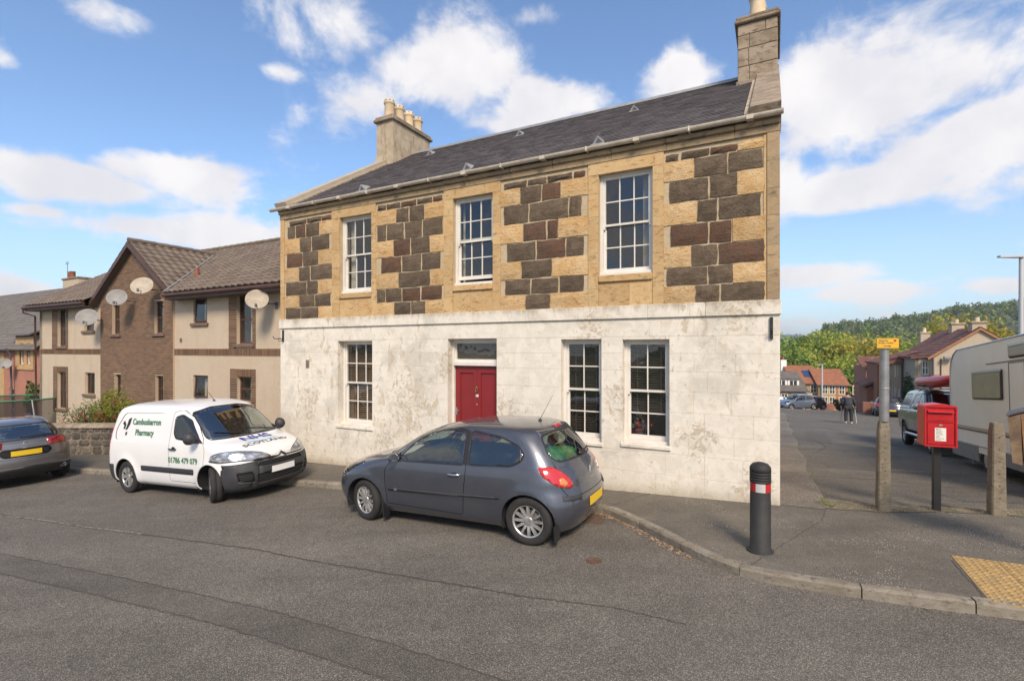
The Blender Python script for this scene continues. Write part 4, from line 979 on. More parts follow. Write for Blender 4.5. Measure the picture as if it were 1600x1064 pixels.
# brick surrounds and string course
def surround(x0, x1, yt, yb, hole):
    a, b, z0, z1 = pu(x0), pu(x1), pz(x1, yb), pz(x1, yt)
    mb = MB(); holed(mb, a, b, z0, z1, BV-.012, [hole], 1, .02, 1); mb.f = mb.f
    for q in ((a, hole[0]), (hole[1], b)): bricks(mb, q[0], q[1], z0, z1, BV-.012, (), stack=True, seed=5, L=(q[1]-q[0])-.01, depth=.010)
    if z1-hole[3] > .1: bricks(mb, hole[0], hole[1], hole[3]+.0, z1, BV-.012, (), L=.065, H=.21, stack=True, seed=6, depth=.010)
    o = mb.build('brick_surround', ['brick_dark', 'brick_mortar'], flats, fix=False); o['kind'] = 'stuff'
surround(358, 400, 462, 545, right[1]); surround(360, 400, 577, 642, right[3]); surround(82, 106.6, 482, 547, left[0]); surround(83.7, 106.6, 573, 645, left[2])
for a, b in ((FB1, FR), (FL-.01, FB0)):
    mb = MB(); mb.box(a, b, BV-.010, BV+.05, 2.20, 2.43, 1); bricks(mb, a, b, 2.205, 2.425, BV-.010, (), L=.065, H=.21, stack=True, seed=8, depth=.009)
    o = mb.build('brick_band', ['brick_dark', 'brick_mortar'], flats, fix=False); o['kind'] = 'stuff'
for i, h in enumerate(right+brickw+left):
    br = h in brickw; v_ = bvf if br else BV
    small = i in (0, 2) or i in (9, 11)
    simple_window(flats, *h, v_, 'brown_plastic', .10, split=None if small else h[2]+(h[3]-h[2])*.5, tilt=-R_(4) if i in (0, 2) else 0, curtain=(.5, 1) if i % 2 else (.35, .95))
    mb = MB(); mb.cbox(h[0]-.09, h[1]+.09, v_-.07, v_+.10, h[2]-.11, h[2]-.004, .01); mb.build('window_sill', 'brown_sill', flats, fix=False)
# roofs
E_v, E_z, RG_v, RG_z = .55, 4.28, 4.75, 6.78
slp = math.hypot(RG_v-E_v, RG_z-E_z); Uv = (0, (RG_v-E_v)/slp, (RG_z-E_z)/slp); Nv = (0, -Uv[2], Uv[1])
gs = (ap_z+.10-(ev_z-.1))/(hw+.35)         # slope of the cross gable
gz_at = lambda u: ap_z+.16-gs*abs(u-ap_u)
def v_main(z): return E_v+(z-E_z)*(RG_v-E_v)/(RG_z-E_z)
GL, GR = ap_u-hw-.35, ap_u+hw+.35
mb = MB()
def gap_r(s): z = E_z+Uv[2]*s; return ap_u+max(0, (ap_z+.16-z)/gs)
def gap_l(s): z = E_z+Uv[2]*s; return ap_u-max(0, (ap_z+.16-z)/gs)
tiles(mb, (0, E_v, E_z), (1, 0, 0), Uv, Nv, slp, gap_r, lambda s: FR, seed=2)
tiles(mb, (0, E_v, E_z), (1, 0, 0), Uv, Nv, slp, lambda s: FL-.15, gap_l, seed=3)
o = mb.build('roof_tiles', 'tile_brown', flats, fix=False); o['kind'] = 'stuff'
mb = MB(); dk = lambda v: E_z-.04+(v-E_v)*(RG_z-E_z)/(RG_v-E_v)
for a, b, v_ in ((FL-.1, GL+.08, E_v), (GL+.08, GR-.08, 1.35), (GR-.08, FR, E_v)): mb.quad((a, v_, dk(v_)), (b, v_, dk(v_)), (b, RG_v, dk(RG_v)), (a, RG_v, dk(RG_v)))
mb.quad((FL-.1, RG_v, dk(RG_v)), (FR, RG_v, dk(RG_v)), (FR, 2*RG_v-E_v, E_z-.04), (FL-.1, 2*RG_v-E_v, E_z-.04))
mb.add([(GL+.05, .80, gz_at(GL)-.04), (ap_u, .80, ap_z+.12), (ap_u, 4.0, ap_z+.12), (GL+.05, 1.0, gz_at(GL)-.04)], [(0, 1, 2, 3)]); mb.add([(GR-.05, .80, gz_at(GR)-.04), (ap_u, .80, ap_z+.12), (ap_u, 4.0, ap_z+.12), (GR-.05, 1.0, gz_at(GR)-.04)], [(0, 1, 2, 3)])
mb.build('roof_deck', 'tile_brown', flats)
mb = MB(); gl = math.hypot(hw+.35, gs*(hw+.35)); zlow = gz_at(GL)
for sg in (1, -1):
    Uu = Vector((-sg*1, 0, gs)).normalized(); Nn = Vector((sg*gs, 0, 1)).normalized()
    tiles(mb, (ap_u+sg*(hw+.35), .80, zlow), (0, 1, 0), Uu, Nn, gl-.05, lambda s: 0, lambda s: max(.05, v_main(zlow+Uu.z*s)-.80), seed=5)
o = mb.build('gable_tiles', 'tile_brown', flats, fix=False); o['kind'] = 'stuff'
mb = MB()
x = FL-.1
for (p, q) in (((FL-.1, RG_v, RG_z+.05), (FR, RG_v, RG_z+.05)), ((ap_u, .80, ap_z+.19), (ap_u, 3.95, ap_z+.19))):
    P, Q = Vector(p), Vector(q); n = int((Q-P).length/.42)
    for i in range(n): mb.tube([P.lerp(Q, i/n), P.lerp(Q, (i+1.04)/n)], [.085, .10], 8, 0)
o = mb.build('ridge_tiles', 'tile_brown', flats, fix=False); o['kind'] = 'stuff'
for sg in (1, -1):
    mb = MB(); a = Vector((ap_u, .77, ap_z+.13)); b = Vector((ap_u+sg*(hw+.36), .77, zlow-.03)); mb.prism([a, b, b-Vector((0, 0, .17)), a-Vector((0, 0, .20))], (0, .03, 0)); mb.build('barge_board', 'brown_plastic', flats)
    mb = MB(); mb.prism([a+Vector((0, .031, -.15)), b+Vector((0, .031, -.15)), b+Vector((0, .031, -.17)), a+Vector((0, .031, -.17))], (0, .24, 0)); mb.build('soffit', 'soffit', flats)
for a, b in ((GR-.05, FR), (FL-.15, GL+.05)):
    mb = MB(); mb.box(a, b, .60, .63, 4.06, 4.26); mb.build('fascia', 'brown_plastic', flats); mb = MB(); mb.box(a, b, .631, BV-.001, 4.055, 4.075); mb.build('soffit', 'soffit', flats)
    mb = MB(); mb.tube([(a, .545, 4.19), (b, .545, 4.19)], .058, 8); 
    if a < GL: mb.tube([(FL-.1, .545, 4.16), (FL-.12, .56, 3.98), (FL-.1, .95, 3.86), (FL-.09, 1.0, -1.5)], .035, 8)
    mb.build('gutter', 'brown_plastic', flats)
# valley flashing, roof pipe, aerial guy
mb = MB(); a = Vector((GR-.0, v_main(zlow), zlow+.0)); b = Vector((ap_u+.05, v_main(ap_z+.1), ap_z+.1)); 
n0 = Vector(Nv)*.06; mb.add([a+n0+Vector((.02, 0, 0)), a+n0+Vector((.16, 0, 0)), b+n0+Vector((.14, 0, 0)), b+n0], [(0, 1, 2, 3)]); mb.build('valley_flashing', 'lead', flats, fix=False)
mb = MB(); q = (u_at(308, 1.7), 1.7, 4.95); mb.tube([q, (q[0], q[1], q[2]+.32)], .07, 8); mb.build('vent_pipe', 'terracotta', flats)
mb = MB(); mb.box(pu(282), pu(284.5), BV-.03, BV-.002, 2.66, 2.78); mb.build('wall_vent', 'brown_sill', flats)
# hand rail by the corner
hr = MB(); p0 = xyz(HU0-.15, .25, .35); p1 = xyz(u_at(421, .1), .1, .35); hr.tube([p0, p1, p1+Vector((0, 0, -.06)), p1+Vector((0, 0, -1.3))], .02, 8)
o = hr.build('handrail', 'galv', None); tag(o, 'thin grey metal handrail between the harled flats and the white wall', 'handrail')
# ------------------------------------------------------------------ satellite dishes, each bolted to a wall
def dish(px, py, v, wpx, label, mat, tiltup=40, az=0, bu=None, wall_v=None):
    u = u_at(px, v); Y = Y_at(u, v); z = 2.4+(546-py)*Y/780.; r = wpx*Y/780./2*.76
    D = empty('satellite_dish', xyz(u, v, z), 0, label, 'satellite dish', 'satellite dishes on the houses')
    nrm = Vector((math.sin(R_(az))*math.cos(R_(tiltup)), -math.cos(R_(az))*math.cos(R_(tiltup)), math.sin(R_(tiltup))))
    Q = nrm.to_track_quat('Z', 'Y').to_matrix().to_4x4()
    mb = MB(); prof = [(r*k/7, .16*r*(k/7)**2*1.4) for k in range(8)]; mb.lathe(prof+[(r*1.02, .225*r+.0), (r*1.02, .20*r), (r*.9, .16*r-.0)], 28, 0, Q, True, False); mb.build('reflector', mat, D, fix=False)
    mb = MB(); low = Q @ Vector((0, -r*.95, .2*r)); 
    tip = Q @ Vector((0, -r*.95, r*.75)); mb.tube([Q @ Vector((0, -r*.55, .05*r)), tip], .012, 6); mb.lathe([(.03, -.05), (.035, .03), (.02, .06)], 10, 0, Matrix.Translation(tip)); mb.build('receiver_arm', 'lead_dark', D)
    w = Vector((*xy(bu if bu is not None else u+.1, wall_v if wall_v is not None else BV), z-.12))-Vector(xyz(u, v, z)); mb = MB(); c = Q @ Vector((0, 0, -.05)); mb.tube([c, c+Vector((0, .12, -.05)), Vector((w.x, w.y, c.z-.05)), w], .018, 6); mb.box(w.x-.06, w.x+.06, w.y-.02, w.y, w.z-.1, w.z+.1); mb.build('wall_bracket', 'lead_dark', D)
    return D
dish(137, 497, .55, 38, 'dark grey mesh satellite dish over a small window on the harled wall', 'dish_grey', 26, 22)
dish(183.5, 466, .45, 36, 'pale grey satellite dish on the left edge of the brick gable', 'dish_grey', 22, 20)
dish(223, 448, .45, 40, 'rust stained cream satellite dish high on the brick gable', 'dish_cream', 28, 15)
dish(402, 469, .50, 43, 'large cream satellite dish under the eaves beside the stone house', 'dish_cream', 22, 20)
# ------------------------------------------------------------------ pink house further left
PV = 2.5
pink = empty('pink_house', (C0.x, C0.y, 0), TH, 'pink harled house with sandstone window surrounds and grey slate roof, left edge', 'house')
qu = lambda px: u_at(px, PV); qz = lambda px, py: z_at(px, py, PV)
pw = [(qu(31), qu(37.5), qz(33, 569), qz(33, 536)), (qu(42), qu(48), qz(45, 569), qz(45, 536)), (qu(14.5), qu(22), qz(18, 640), qz(18, 606)), (qu(40), qu(50), qz(45, 642), qz(45, 612))]
mb = MB(); pr = qu(61); holed(mb, -60, pr, -2.5, 2.5, PV, pw, 0, .1, 0); mb.prism([(pr, PV, -2.5), (pr, 9.5, -2.5), (pr, 9.5, 2.5), (pr, 6, 5.6), (pr, PV, 2.5)], (.2, 0, 0)); mb.build('wall', 'harling_pink', pink)
mb = MB(); ex = (qu(25), qu(53), qz(40, 574), qz(40, 527)); holed(mb, *ex[:2], *ex[2:], PV-.02, pw[:2], 0, .05, 0); mb.box(ex[0]-.05, ex[1]+.05, PV-.06, PV-.001, ex[2]-.12, ex[2]-.001); mb.box(qu(0.5), qu(7), PV-.03, PV-.001, -2, 2.2); mb.build('stone_surround', 'sandstone_dressed', pink)
for h in pw: simple_window(pink, *h, PV, 'white_paint', .06, split=h[2]+(h[3]-h[2])*.66, fw=.07)
mb = MB(); ez, rz = 2.40, 6.35; us_ = math.hypot(4.1, rz-ez)
tiles(mb, (0, 2.2, ez), (1, 0, 0), (0, 4.1, rz-ez), (0, -(rz-ez), 4.1), us_, lambda s: -60, lambda s: pr+.3, course=.25, wave=.3, seg=1, amp=.0, thick=.012, seed=9)
o = mb.build('slates', 'tile_grey', pink, fix=False); o['kind'] = 'stuff'
mb = MB(); mb.add([(-60, 2.2, ez-.03), (pr+.3, 2.2, ez-.03), (pr+.3, 6.3, rz-.03), (-60, 6.3, rz-.03), (-60, 10.4, ez), (pr+.3, 10.4, ez)], [(0, 1, 2, 3), (3, 2, 5, 4)]); mb.build('roof', 'tile_grey', pink)
mb = MB(); dz = qz(40, 524); a, b = qu(20), qu(56); mb.prism([(a, PV-.25, dz), (b, PV-.25, dz), (b, PV+2.2, dz+1.1), (a, PV+2.2, dz+1.1)], (0, 0, .08)); mb.box(ex[0], ex[1], PV-.018, PV+1.5, 2.3, dz); mb.build('dormer_roof', 'tile_grey', pink)
mb = MB(); mb.tube([(-60, 2.15, ez), (qu(24), 2.15, ez)], .07, 6); mb.tube([(qu(24), 2.15, ez), (qu(24), 2.3, 2.2), (qu(24.5), 2.4, -2)], .04, 6); mb.build('gutter', 'lead_dark', pink)
dish(8, 569, PV-.5, 22, 'grey satellite dish on the pink house', 'dish_grey', 24, 30, qu(2), PV)
# chimney seen over the flats' roof belongs to a house behind
bh = empty('rear_house', (C0.x, C0.y, 0), TH, 'house behind the flats showing only its white chimney over their roof', 'house')
v_ = 11.0; a, b = u_at(98, v_), u_at(123, v_); Yc = Y_at(a, v_); zt = 2.4+(546-438)*Yc/780
mb = MB(); mb.box(a, b, v_, v_+.8, 3, zt); mb.box(a-2, b+7, v_-2.5, v_+4, -2, 4.6); mb.build('wall', 'harling_beige', bh); mb = MB(); mb.cbox(a-.08, b+.08, v_-.08, v_+.88, zt+.001, zt+.14, .02); mb.build('chimney_cap', 'weathered_stone', bh)
for k in range(2): mb = MB(); mb.lathe([(.2, 0), (.17, .55), (.2, .6)], 12, 0, Matrix.Translation((a+.35+k*.42, v_+.4, zt+.14))); mb.build('chimney_pot', 'terracotta', bh)
mb = MB(); mb.prism([(a-2.2, v_-2.7, 4.4), (a-2.2, v_+.8, 6.6), (a-2.2, v_+4.2, 4.4)], (b-a+9.4, 0, 0)); mb.build('roof', 'tile_grey', bh)
mb = MB(); p = Vector((a-.2, v_+.4, zt-.6)); mb.tube([p, p+Vector((0, 0, 2.1))], .02, 5)
for k in range(5): mb.tube([p+Vector((-.3+.12*k, 0, 2.0)), p+Vector((-.3+.12*k, 0, 2.28))], .008, 4)
mb.tube([p+Vector((-.4, 0, 2.1)), p+Vector((.3, 0, 2.1))], .01, 4); mb.build('aerial', 'lead_dark', bh)
for px in (216, 226):
    mb = MB(); v_ = 6.0; u = u_at(px, v_); Y = Y_at(u, v_); z = 6.3; zt = 2.4+(546-378-(px-216)*.3)*Y/780; mb.tube([(u, v_, 5.9), (u, v_, zt)], .014, 5)
    for k in range(4): mb.tube([(u-.25+.15*k, v_, zt-.02), (u-.25+.15*k, v_+.02, zt+.12)], .007, 4)
    mb.tube([(u-.3, v_, zt), (u+.3, v_, zt)], .009, 4); mb.build('aerial', 'lead_dark', flats)
# ------------------------------------------------------------------ rubble garden wall
rw = empty('rubble_wall', (0, 0, 0), 0, 'low rubble stone garden wall with rounded cement cope in front of the flats', 'wall')
WP = [(-26, -2.35), (-19.5, -1.55), (-17.3, -1.05), (-12.3, -.35)]
def wv(u): return interp(WP, u)
WH = .90; rw_ = random.Random(21)
def wpt(u, off, h): X, Y = xy(u, wv(u)+off); return (X, Y, zp(X, Y)+h)
mb = MB(); V = []; U_ = frange(-26, -12.3, 30)
for u in U_: V += [wpt(u, .03, -.3), wpt(u, .03, WH-.04), wpt(u, .42, WH-.04), wpt(u, .42, -.3)]
mb.add(V, [(4*i+j, 4*i+4+j, 4*i+4+(j+1) % 4, 4*i+(j+1) % 4) for i in range(len(U_)-1) for j in range(4)]); mb.build('core', 'rubble_mortar' if 'rubble_mortar' in MATS else 'cement_old', rw)
rows = [0, .25, .44, .66, .79]
cnt = 0
for r_i in range(4):
    u = -23.5
    while u < -12.5:
        w_ = rw_.uniform(.14, .46)*(1.1 if r_i < 2 else .85); z0, z1 = rows[r_i], rows[r_i+1]; g = rw_.uniform(.003, .012)
        n = rw_.choice((6, 7, 8)); cx, cz = u+w_/2, (z0+z1)/2+rw_.uniform(-.015, .015); pts = []
        for k in range(n):
            a = 2*math.pi*k/n+rw_.uniform(-.2, .2); ex = abs(math.cos(a))**.38*math.copysign(1, math.cos(a)); ez = abs(math.sin(a))**.38*math.copysign(1, math.sin(a))
            pts.append((cx+ex*(w_/2-g)*rw_.uniform(.9, 1.02), cz+ez*((z1-z0)/2-g)*rw_.uniform(.9, 1.05)))
        pr_ = rw_.uniform(-.006, .012); V = [wpt(a, .035, b) for a, b in pts]+[wpt(a*.93+cx*.07, .012-pr_, b*.93+cz*.07) for a, b in pts]+[wpt(cx, .004-pr_-rw_.uniform(0, .012), cz)]
        mb = MB(); mb.add(V, [(k, (k+1) % n, n+(k+1) % n, n+k) for k in range(n)]+[(n+k, n+(k+1) % n, 2*n) for k in range(n)], 0, False); mb.build('stone', 'rubble_stone', rw); u += w_
u = -25.9
while u < -12.4:
    L = rw_.uniform(.7, 1.0); b = min(-12.3, u+L); mb = MB(); V = []
    for uu in (u+.004, b-.004):
        for k in range(9): a = math.pi*k/8; V.append(wpt(uu, .21-.25*math.cos(a), WH-.10+.12*math.sin(a)))
    mb.add(V, [(k, k+1, 10+k, 9+k) for k in range(8)]+[tuple(range(9)), tuple(range(9, 18))[::-1], (0, 9, 17, 8)]); mb.build('cope_stone', 'weathered_stone', rw); u = b
# ------------------------------------------------------------------ foliage
def leafmat(name, cols, yl=.0, rough=.6):
    m, t = newmat(name); isl = t.geo.outputs['Random Per Island']; n = t.noise(t.pos, 1.2 if 'far' not in name else .12, 4, .6)
    cr = t.n('ShaderNodeValToRGB', {0: isl}); e = cr.color_ramp.elements; 
    while len(e) < len(cols): e.new(.5)
    for i, c in enumerate(cols): e[i].position = i/(len(cols)-1); e[i].color = (*c, 1)
    k = t.math('MULTIPLY_ADD', n, 1.0, .5); c = t.mix(1.0, cr.outputs[0], t.n('ShaderNodeCombineColor', {0: k, 1: k, 2: k}).outputs[0], 'MULTIPLY')
    t.set(t.b, 'Base Color', c); t.set(t.b, 'Roughness', rough); t.set(t.b, 'Specular IOR Level', .3)
    tr = t.n('ShaderNodeBsdfTranslucent'); t.L.new(c, tr.inputs['Color']); mx = t.n('ShaderNodeMixShader', {0: .35}); t.L.new(t.b.outputs[0], mx.inputs[1]); t.L.new(tr.outputs[0], mx.inputs[2]); t.L.new(mx.outputs[0], t.o.inputs[0])
    return m
leafmat('leaf_shrub', [(.07, .11, .03), (.12, .17, .045), (.17, .20, .06), (.05, .08, .03)])
leafmat('leaf_golden', [(.16, .22, .03), (.34, .34, .04), (.10, .16, .03), (.42, .30, .04)])
simple('berry', (.42, .02, .015), .4); simple('bark', (.09, .065, .045), .9, var=.4, vscale=9, bump=.5)
def leafcloud(mb, rnd, c, rad, n, size, flat=.6, shell=.45, m=0, lobes=7):
    L = []
    for i in range(lobes):
        d = Vector((rnd.gauss(0, 1), rnd.gauss(0, 1), rnd.gauss(0, .8))).normalized(); L.append((Vector((d.x*rad[0]*.58, d.y*rad[1]*.58, d.z*rad[2]*.58)), rnd.uniform(.38, .6)))
    for i in range(n):
        lc, lr = L[rnd.randrange(lobes)]; d = Vector((rnd.gauss(0, 1), rnd.gauss(0, 1), rnd.gauss(0, 1))).normalized()*(shell+(1.05-shell)*rnd.random()**.6)*lr
        p = Vector(c)+lc+Vector((d.x*rad[0], d.y*rad[1], d.z*rad[2]))
        nrm = (d+Vector((rnd.gauss(0, .5), rnd.gauss(0, .5), rnd.gauss(.25, .5)))).normalized(); a = nrm.orthogonal().normalized(); th = rnd.uniform(0, 6.28); b = nrm.cross(a); x = a*math.cos(th)+b*math.sin(th); y = nrm.cross(x); s_ = size*rnd.uniform(.6, 1.3)
        mb.add([p-x*s_, p+y*s_*flat, p+x*s_, p-y*s_*flat+nrm*s_*.15], [(0, 1, 2, 3)], m)
def shrub(name, px, py_top, v, wpx, label, mat, seed, n, size, berries=0):
    r = random.Random(seed); u = u_at(px, v); Y = Y_at(u, v); X_, Y_ = xy(u, v); zb = zp(X_, Y_); zt = 2.4+(546-py_top)*Y/780; R = wpx*Y/780/2
    T = empty(name, (X_, Y_, zb), 0, label, 'shrub'); h = zt-zb
    mb = MB(); leafcloud(mb, r, (0, 0, h*.55), (R, R*.55, h*.52), n, size, .45, .3, 0, 12)
    for k in range(26):
        a = r.uniform(0, 6.28); p = Vector((math.cos(a)*R*r.uniform(.3, .9), math.sin(a)*R*.4, h*r.uniform(.5, .9))); d = Vector((math.cos(a), math.sin(a)*.5-.2, r.uniform(.3, 1.2))).normalized()
        for j in range(14):
            q = p+d*(j*.035); s_ = size*.9; x = Vector((r.gauss(0, 1), r.gauss(0, 1), r.gauss(0, 1))).normalized(); y = x.orthogonal().normalized(); mb.add([q, q+x*s_+y*s_*.3, q+x*s_*1.6, q+x*s_-y*s_*.3], [(0, 1, 2, 3)])
    mb.build('foliage', mat, T, fix=False)['kind'] = 'stuff'
    mb = MB()
    for k in range(9): a = r.uniform(0, 6.28); mb.tube([(math.cos(a)*.05, math.sin(a)*.05, 0), (math.cos(a)*R*.35, math.sin(a)*R*.2, h*.5), (math.cos(a)*R*.7, math.sin(a)*R*.35, h*.9)], [.02, .013, .005], 5)
    mb.build('stems', 'bark', T)
    if berries:
        mb = MB(); nb = 0
        for k in range(berries):
            c = Vector((r.uniform(-.9, .9)*R, -R*.45*r.uniform(.3, 1), h*r.uniform(.45, .9)))
            for j in range(12): p = c+Vector((r.gauss(0, .05), r.gauss(0, .04), r.gauss(0, .04))); s_ = .014; mb.add([p+Vector(q)*s_ for q in ((1, 0, 0), (-1, 0, 0), (0, 1, 0), (0, -1, 0), (0, 0, 1), (0, 0, -1))], [(0, 2, 4), (2, 1, 4), (1, 3, 4), (3, 0, 4), (2, 0, 5), (1, 2, 5), (3, 1, 5), (0, 3, 5)])
        mb.build('berries', 'berry', T, fix=False)['kind'] = 'stuff'
    return T
shrub('berry_shrub', 138, 633, -.75, 84, 'sprawling green shrub with red berries spilling over the rubble wall', 'leaf_shrub', 3, 3800, .036, 22)
shrub('golden_shrub', 180, 615, -.35, 74, 'bright yellow green shrub behind the rubble wall beside the white van', 'leaf_golden', 5, 4400, .037, 3)
# ------------------------------------------------------------------ trampoline in the far garden
simple('frame_green', (.05, .17, .09), .5); simple('pole_orange', (.32, .12, .06), .6)
m_, t_ = newmat('safety_net'); tr_ = t_.n('ShaderNodeBsdfTransparent'); mx_ = t_.n('ShaderNodeMixShader', {0: .62}); t_.set(t_.b, 'Base Color', (.03, .03, .03)); t_.set(t_.b, 'Roughness', .9); t_.L.new(tr_.outputs[0], mx_.inputs[1]); t_.L.new(t_.b.outputs[0], mx_.inputs[2]); t_.L.new(mx_.outputs[0], t_.o.inputs[0])
vT = .2; uT = u_at(22, vT); YT = Y_at(uT, vT); X_, Y_ = xy(uT, vT); zg = zp(X_, Y_)-.05; zt = 2.4+(546-622)*YT/780; RT = 1.75
tm = empty('trampoline', (X_, Y_, zg), 0, 'round garden trampoline with green top rail and dark net before the pink house', 'trampoline')
H_ = zt-zg; mb = MB(); mb.tube([(RT*math.cos(a*math.pi/16), RT*math.sin(a*math.pi/16), H_) for a in range(33)], .035, 6, caps=False); mb.build('top_rail', 'frame_green', tm)
for k in range(8):
    a = k*math.pi/4+.3; mb = MB(); mb.tube([(RT*1.12*math.cos(a), RT*1.12*math.sin(a), 0), (RT*1.12*math.cos(a), RT*1.12*math.sin(a), H_*.6), (RT*math.cos(a), RT*math.sin(a), H_)], .03, 6); mb.build('pole', ('frame_green', 'galv', 'pole_orange')[k % 3], tm)
mb = MB(); n = 40; V = []
for k in range(n): a = 2*math.pi*k/n; V += [(RT*.99*math.cos(a), RT*.99*math.sin(a), .45), (RT*.99*math.cos(a), RT*.99*math.sin(a), H_-.02)]
mb.add(V, [(2*i, (2*i+2) % (2*n), (2*i+3) % (2*n), 2*i+1) for i in range(n)], 0, True); mb.build('net', 'safety_net', tm, fix=False)
mb = MB(); mb.lathe([(RT, .44), (RT, .5), (0, .5)], 32); mb.build('mat', 'black_iron', tm)
# ------------------------------------------------------------------ houses along the side street, right hand side
def S_at(px, v, py): return 2.4+(546-py)*Y_at(u_at(px, v), v)/780.
HA = empty('beige_house', (C0.x, C0.y, 0), TH, 'beige end of terrace house with red tiled roof and two chimneys behind the caravan', 'house')
vA = 37.0; zg = -3.4
uL = u_at(1456, vA); zE = S_at(1456, vA, 557); uA = u_at(1531, vA); zR = S_at(1531, vA, 513); uR = 2*uA-uL
mb = MB(); mb.prism([(uL, vA, zg), (uR, vA, zg), (uR, vA, zE), (uA, vA, zR), (uL, vA, zE)], (0, 9.5, 0)); mb.build('wall', 'harling_beige', HA)
def tiled_slope(parent, O, A, U, amax, smax, mat, name='roof_tiles', course=.32, wave=.30, seg=2, seed=1, lo=None):
    mb = MB(); U_ = Vector(U).normalized(); A_ = Vector(A).normalized(); N = A_.cross(U_); N = N if N.z > 0 else -N
    tiles(mb, O, A_, U_, N, smax, lo or (lambda s: 0), lambda s: amax, course, wave, seg, .014, seed=seed); o = mb.build(name, mat, parent, fix=False); o['kind'] = 'stuff'
    mb = MB(); O, = (Vector(O),); mb.prism([O-N*.03, O+A_*amax-N*.03, O+A_*amax+U_*smax-N*.03, O+U_*smax-N*.03], -N*.10); mb.build('roof', mat, parent)
def ridge_roof(parent, u0, u1, v0, v1, ze, zr, um, mat, ov=.22, name='roof_tiles', seed=1, left=True, right=True):
    for sg, ue in ((1, u0), (-1, u1)):
        d = Vector((um-ue, 0, zr-ze)); k = ov/abs(um-ue); e = Vector((ue, v0-.15, ze))-d*k; L = d.length*(1+k)
        tiled_slope(parent, e, (0, 1, 0), d, v1-v0+.3, L, mat, name, seed=seed)
ridge_roof(HA, uL, uR, vA, vA+9.3, zE+.05, zR+.1, uA, 'tile_red')
for px, w_, yt in ((1531.5, .75, 499), (1496, .75, 501)):
    vv = vA+.1 if px > 1520 else v_at(1497, uA); u = uA; Y = Y_at(u, vv); zt = 2.4+(546-yt-6)*Y/780.
    mb = MB(); mb.box(u-w_/2, u+w_/2, vv, vv+.9, zR-.5, zt); c = mb.build('chimney', 'harling_beige', HA); mb = MB(); mb.cbox(u-w_/2-.08, u+w_/2+.08, vv-.08, vv+.98, zt+.001, zt+.13, .02); mb.build('chimney_cap', 'cement_old', c); mb = MB(); mb.lathe([(.16, 0), (.14, .3)], 8, 0, Matrix.Translation((u, vv+.45, zt+.13))); mb.build('chimney_pot', 'clay_pot', c)
mb = MB(); mb.tube([(uL+.06, vA-.06, zE), (uL+.06, vA-.06, zg)], .06, 6); mb.build('downpipe', 'lead_dark', HA)
mb = MB(); u_ = u_at(1470, vA); mb.tube([(u_, vA-.05, S_at(1470, vA, 560)), (u_, vA-.05, zg)], .03, 5); mb.build('downpipe', 'brown_plastic', HA)
mb = MB(); 
for sg in (1, -1): mb.prism([(uA, vA-.17, zR+.05), (uA, vA-.17, zR-.12), ((uL if sg > 0 else uR)-sg*.25, vA-.17, zE-.25), ((uL if sg > 0 else uR)-sg*.25, vA-.17, zE-.08)], (0, .03, 0))
mb.build('verge_trim', 'wall_orange', HA)
# floodlight on the gable
fx = u_at(1480, vA); fz = S_at(1480, vA, 559); FLt = empty('flood_light', xyz(fx, vA-.3, fz), TH, 'grey outdoor lamp on the gable of the beige house', 'outdoor lamp')
mb = MB(); mb.cbox(-.28, .28, -.14, .14, -.1, .1, .04); mb.build('lamp_body', 'galv', FLt); mb = MB(); mb.tube([(0, .14, 0), (-.15, .29, 0)], .03, 6); mb.build('bracket', 'galv', FLt)
# second house, stepping towards the street
HB = empty('grey_house', (C0.x, C0.y, 0), TH, 'grey rendered house with ivy and white barred window between beige houses', 'house')
vB = 37.8; bL = u_at(1430, vB); bz = S_at(1430, vB, 557); vC = v_at(1411, bL)
wb = [(u_at(1440.5, vB), u_at(1452, vB), S_at(1446, vB, 586), S_at(1446, vB, 563)), (u_at(1434, vB), u_at(1436.5, vB), S_at(1446, vB, 583), S_at(1446, vB, 569)), (u_at(1439, vB), u_at(1450, vB), S_at(1446, vB, 622), S_at(1446, vB, 600))]
mb = MB(); holed(mb, bL, uL-.002, zg, bz, vB, wb, 0, .12, 0); mb.build('front_wall', 'harling_grey', HB, fix=False)
mb = MB(); mb.box(bL, bL+.2, vB, vC, zg-1, bz); mb.build('side_wall', 'harling_grey', HB)
for i, h in enumerate(wb): simple_window(HB, *h, vB, 'white_gloss', .08, split=h[2]+(h[3]-h[2])*.5 if i != 1 else None, fw=.08, mull=[(h[0]+h[1])/2] if i == 0 else None, curtain=(0, 1) if i else (.3, 1))
k_ = (zR-zE)/(uA-uL)
d = Vector((uA-bL+.3, 0, zR+.1-(bz-.05)))
tiled_slope(HB, (bL-.3, vB-.2, bz-.03), (0, 1, 0), (uL-bL+.6, 0, zE+.15-bz+.0), vC-vB+.4, math.hypot(uL-bL+.6, zE+.15-bz), 'tile_red')
mb = MB(); mb.prism([(bL-.3, vB-.15, bz-.06), (bL-.3, vB-.15, bz+.05), (uL, vB-.15, zE+.05), (uL, vB-.15, bz-.06)], (0, .2, 0)); mb.build('eaves_board', 'lead_dark', HB)
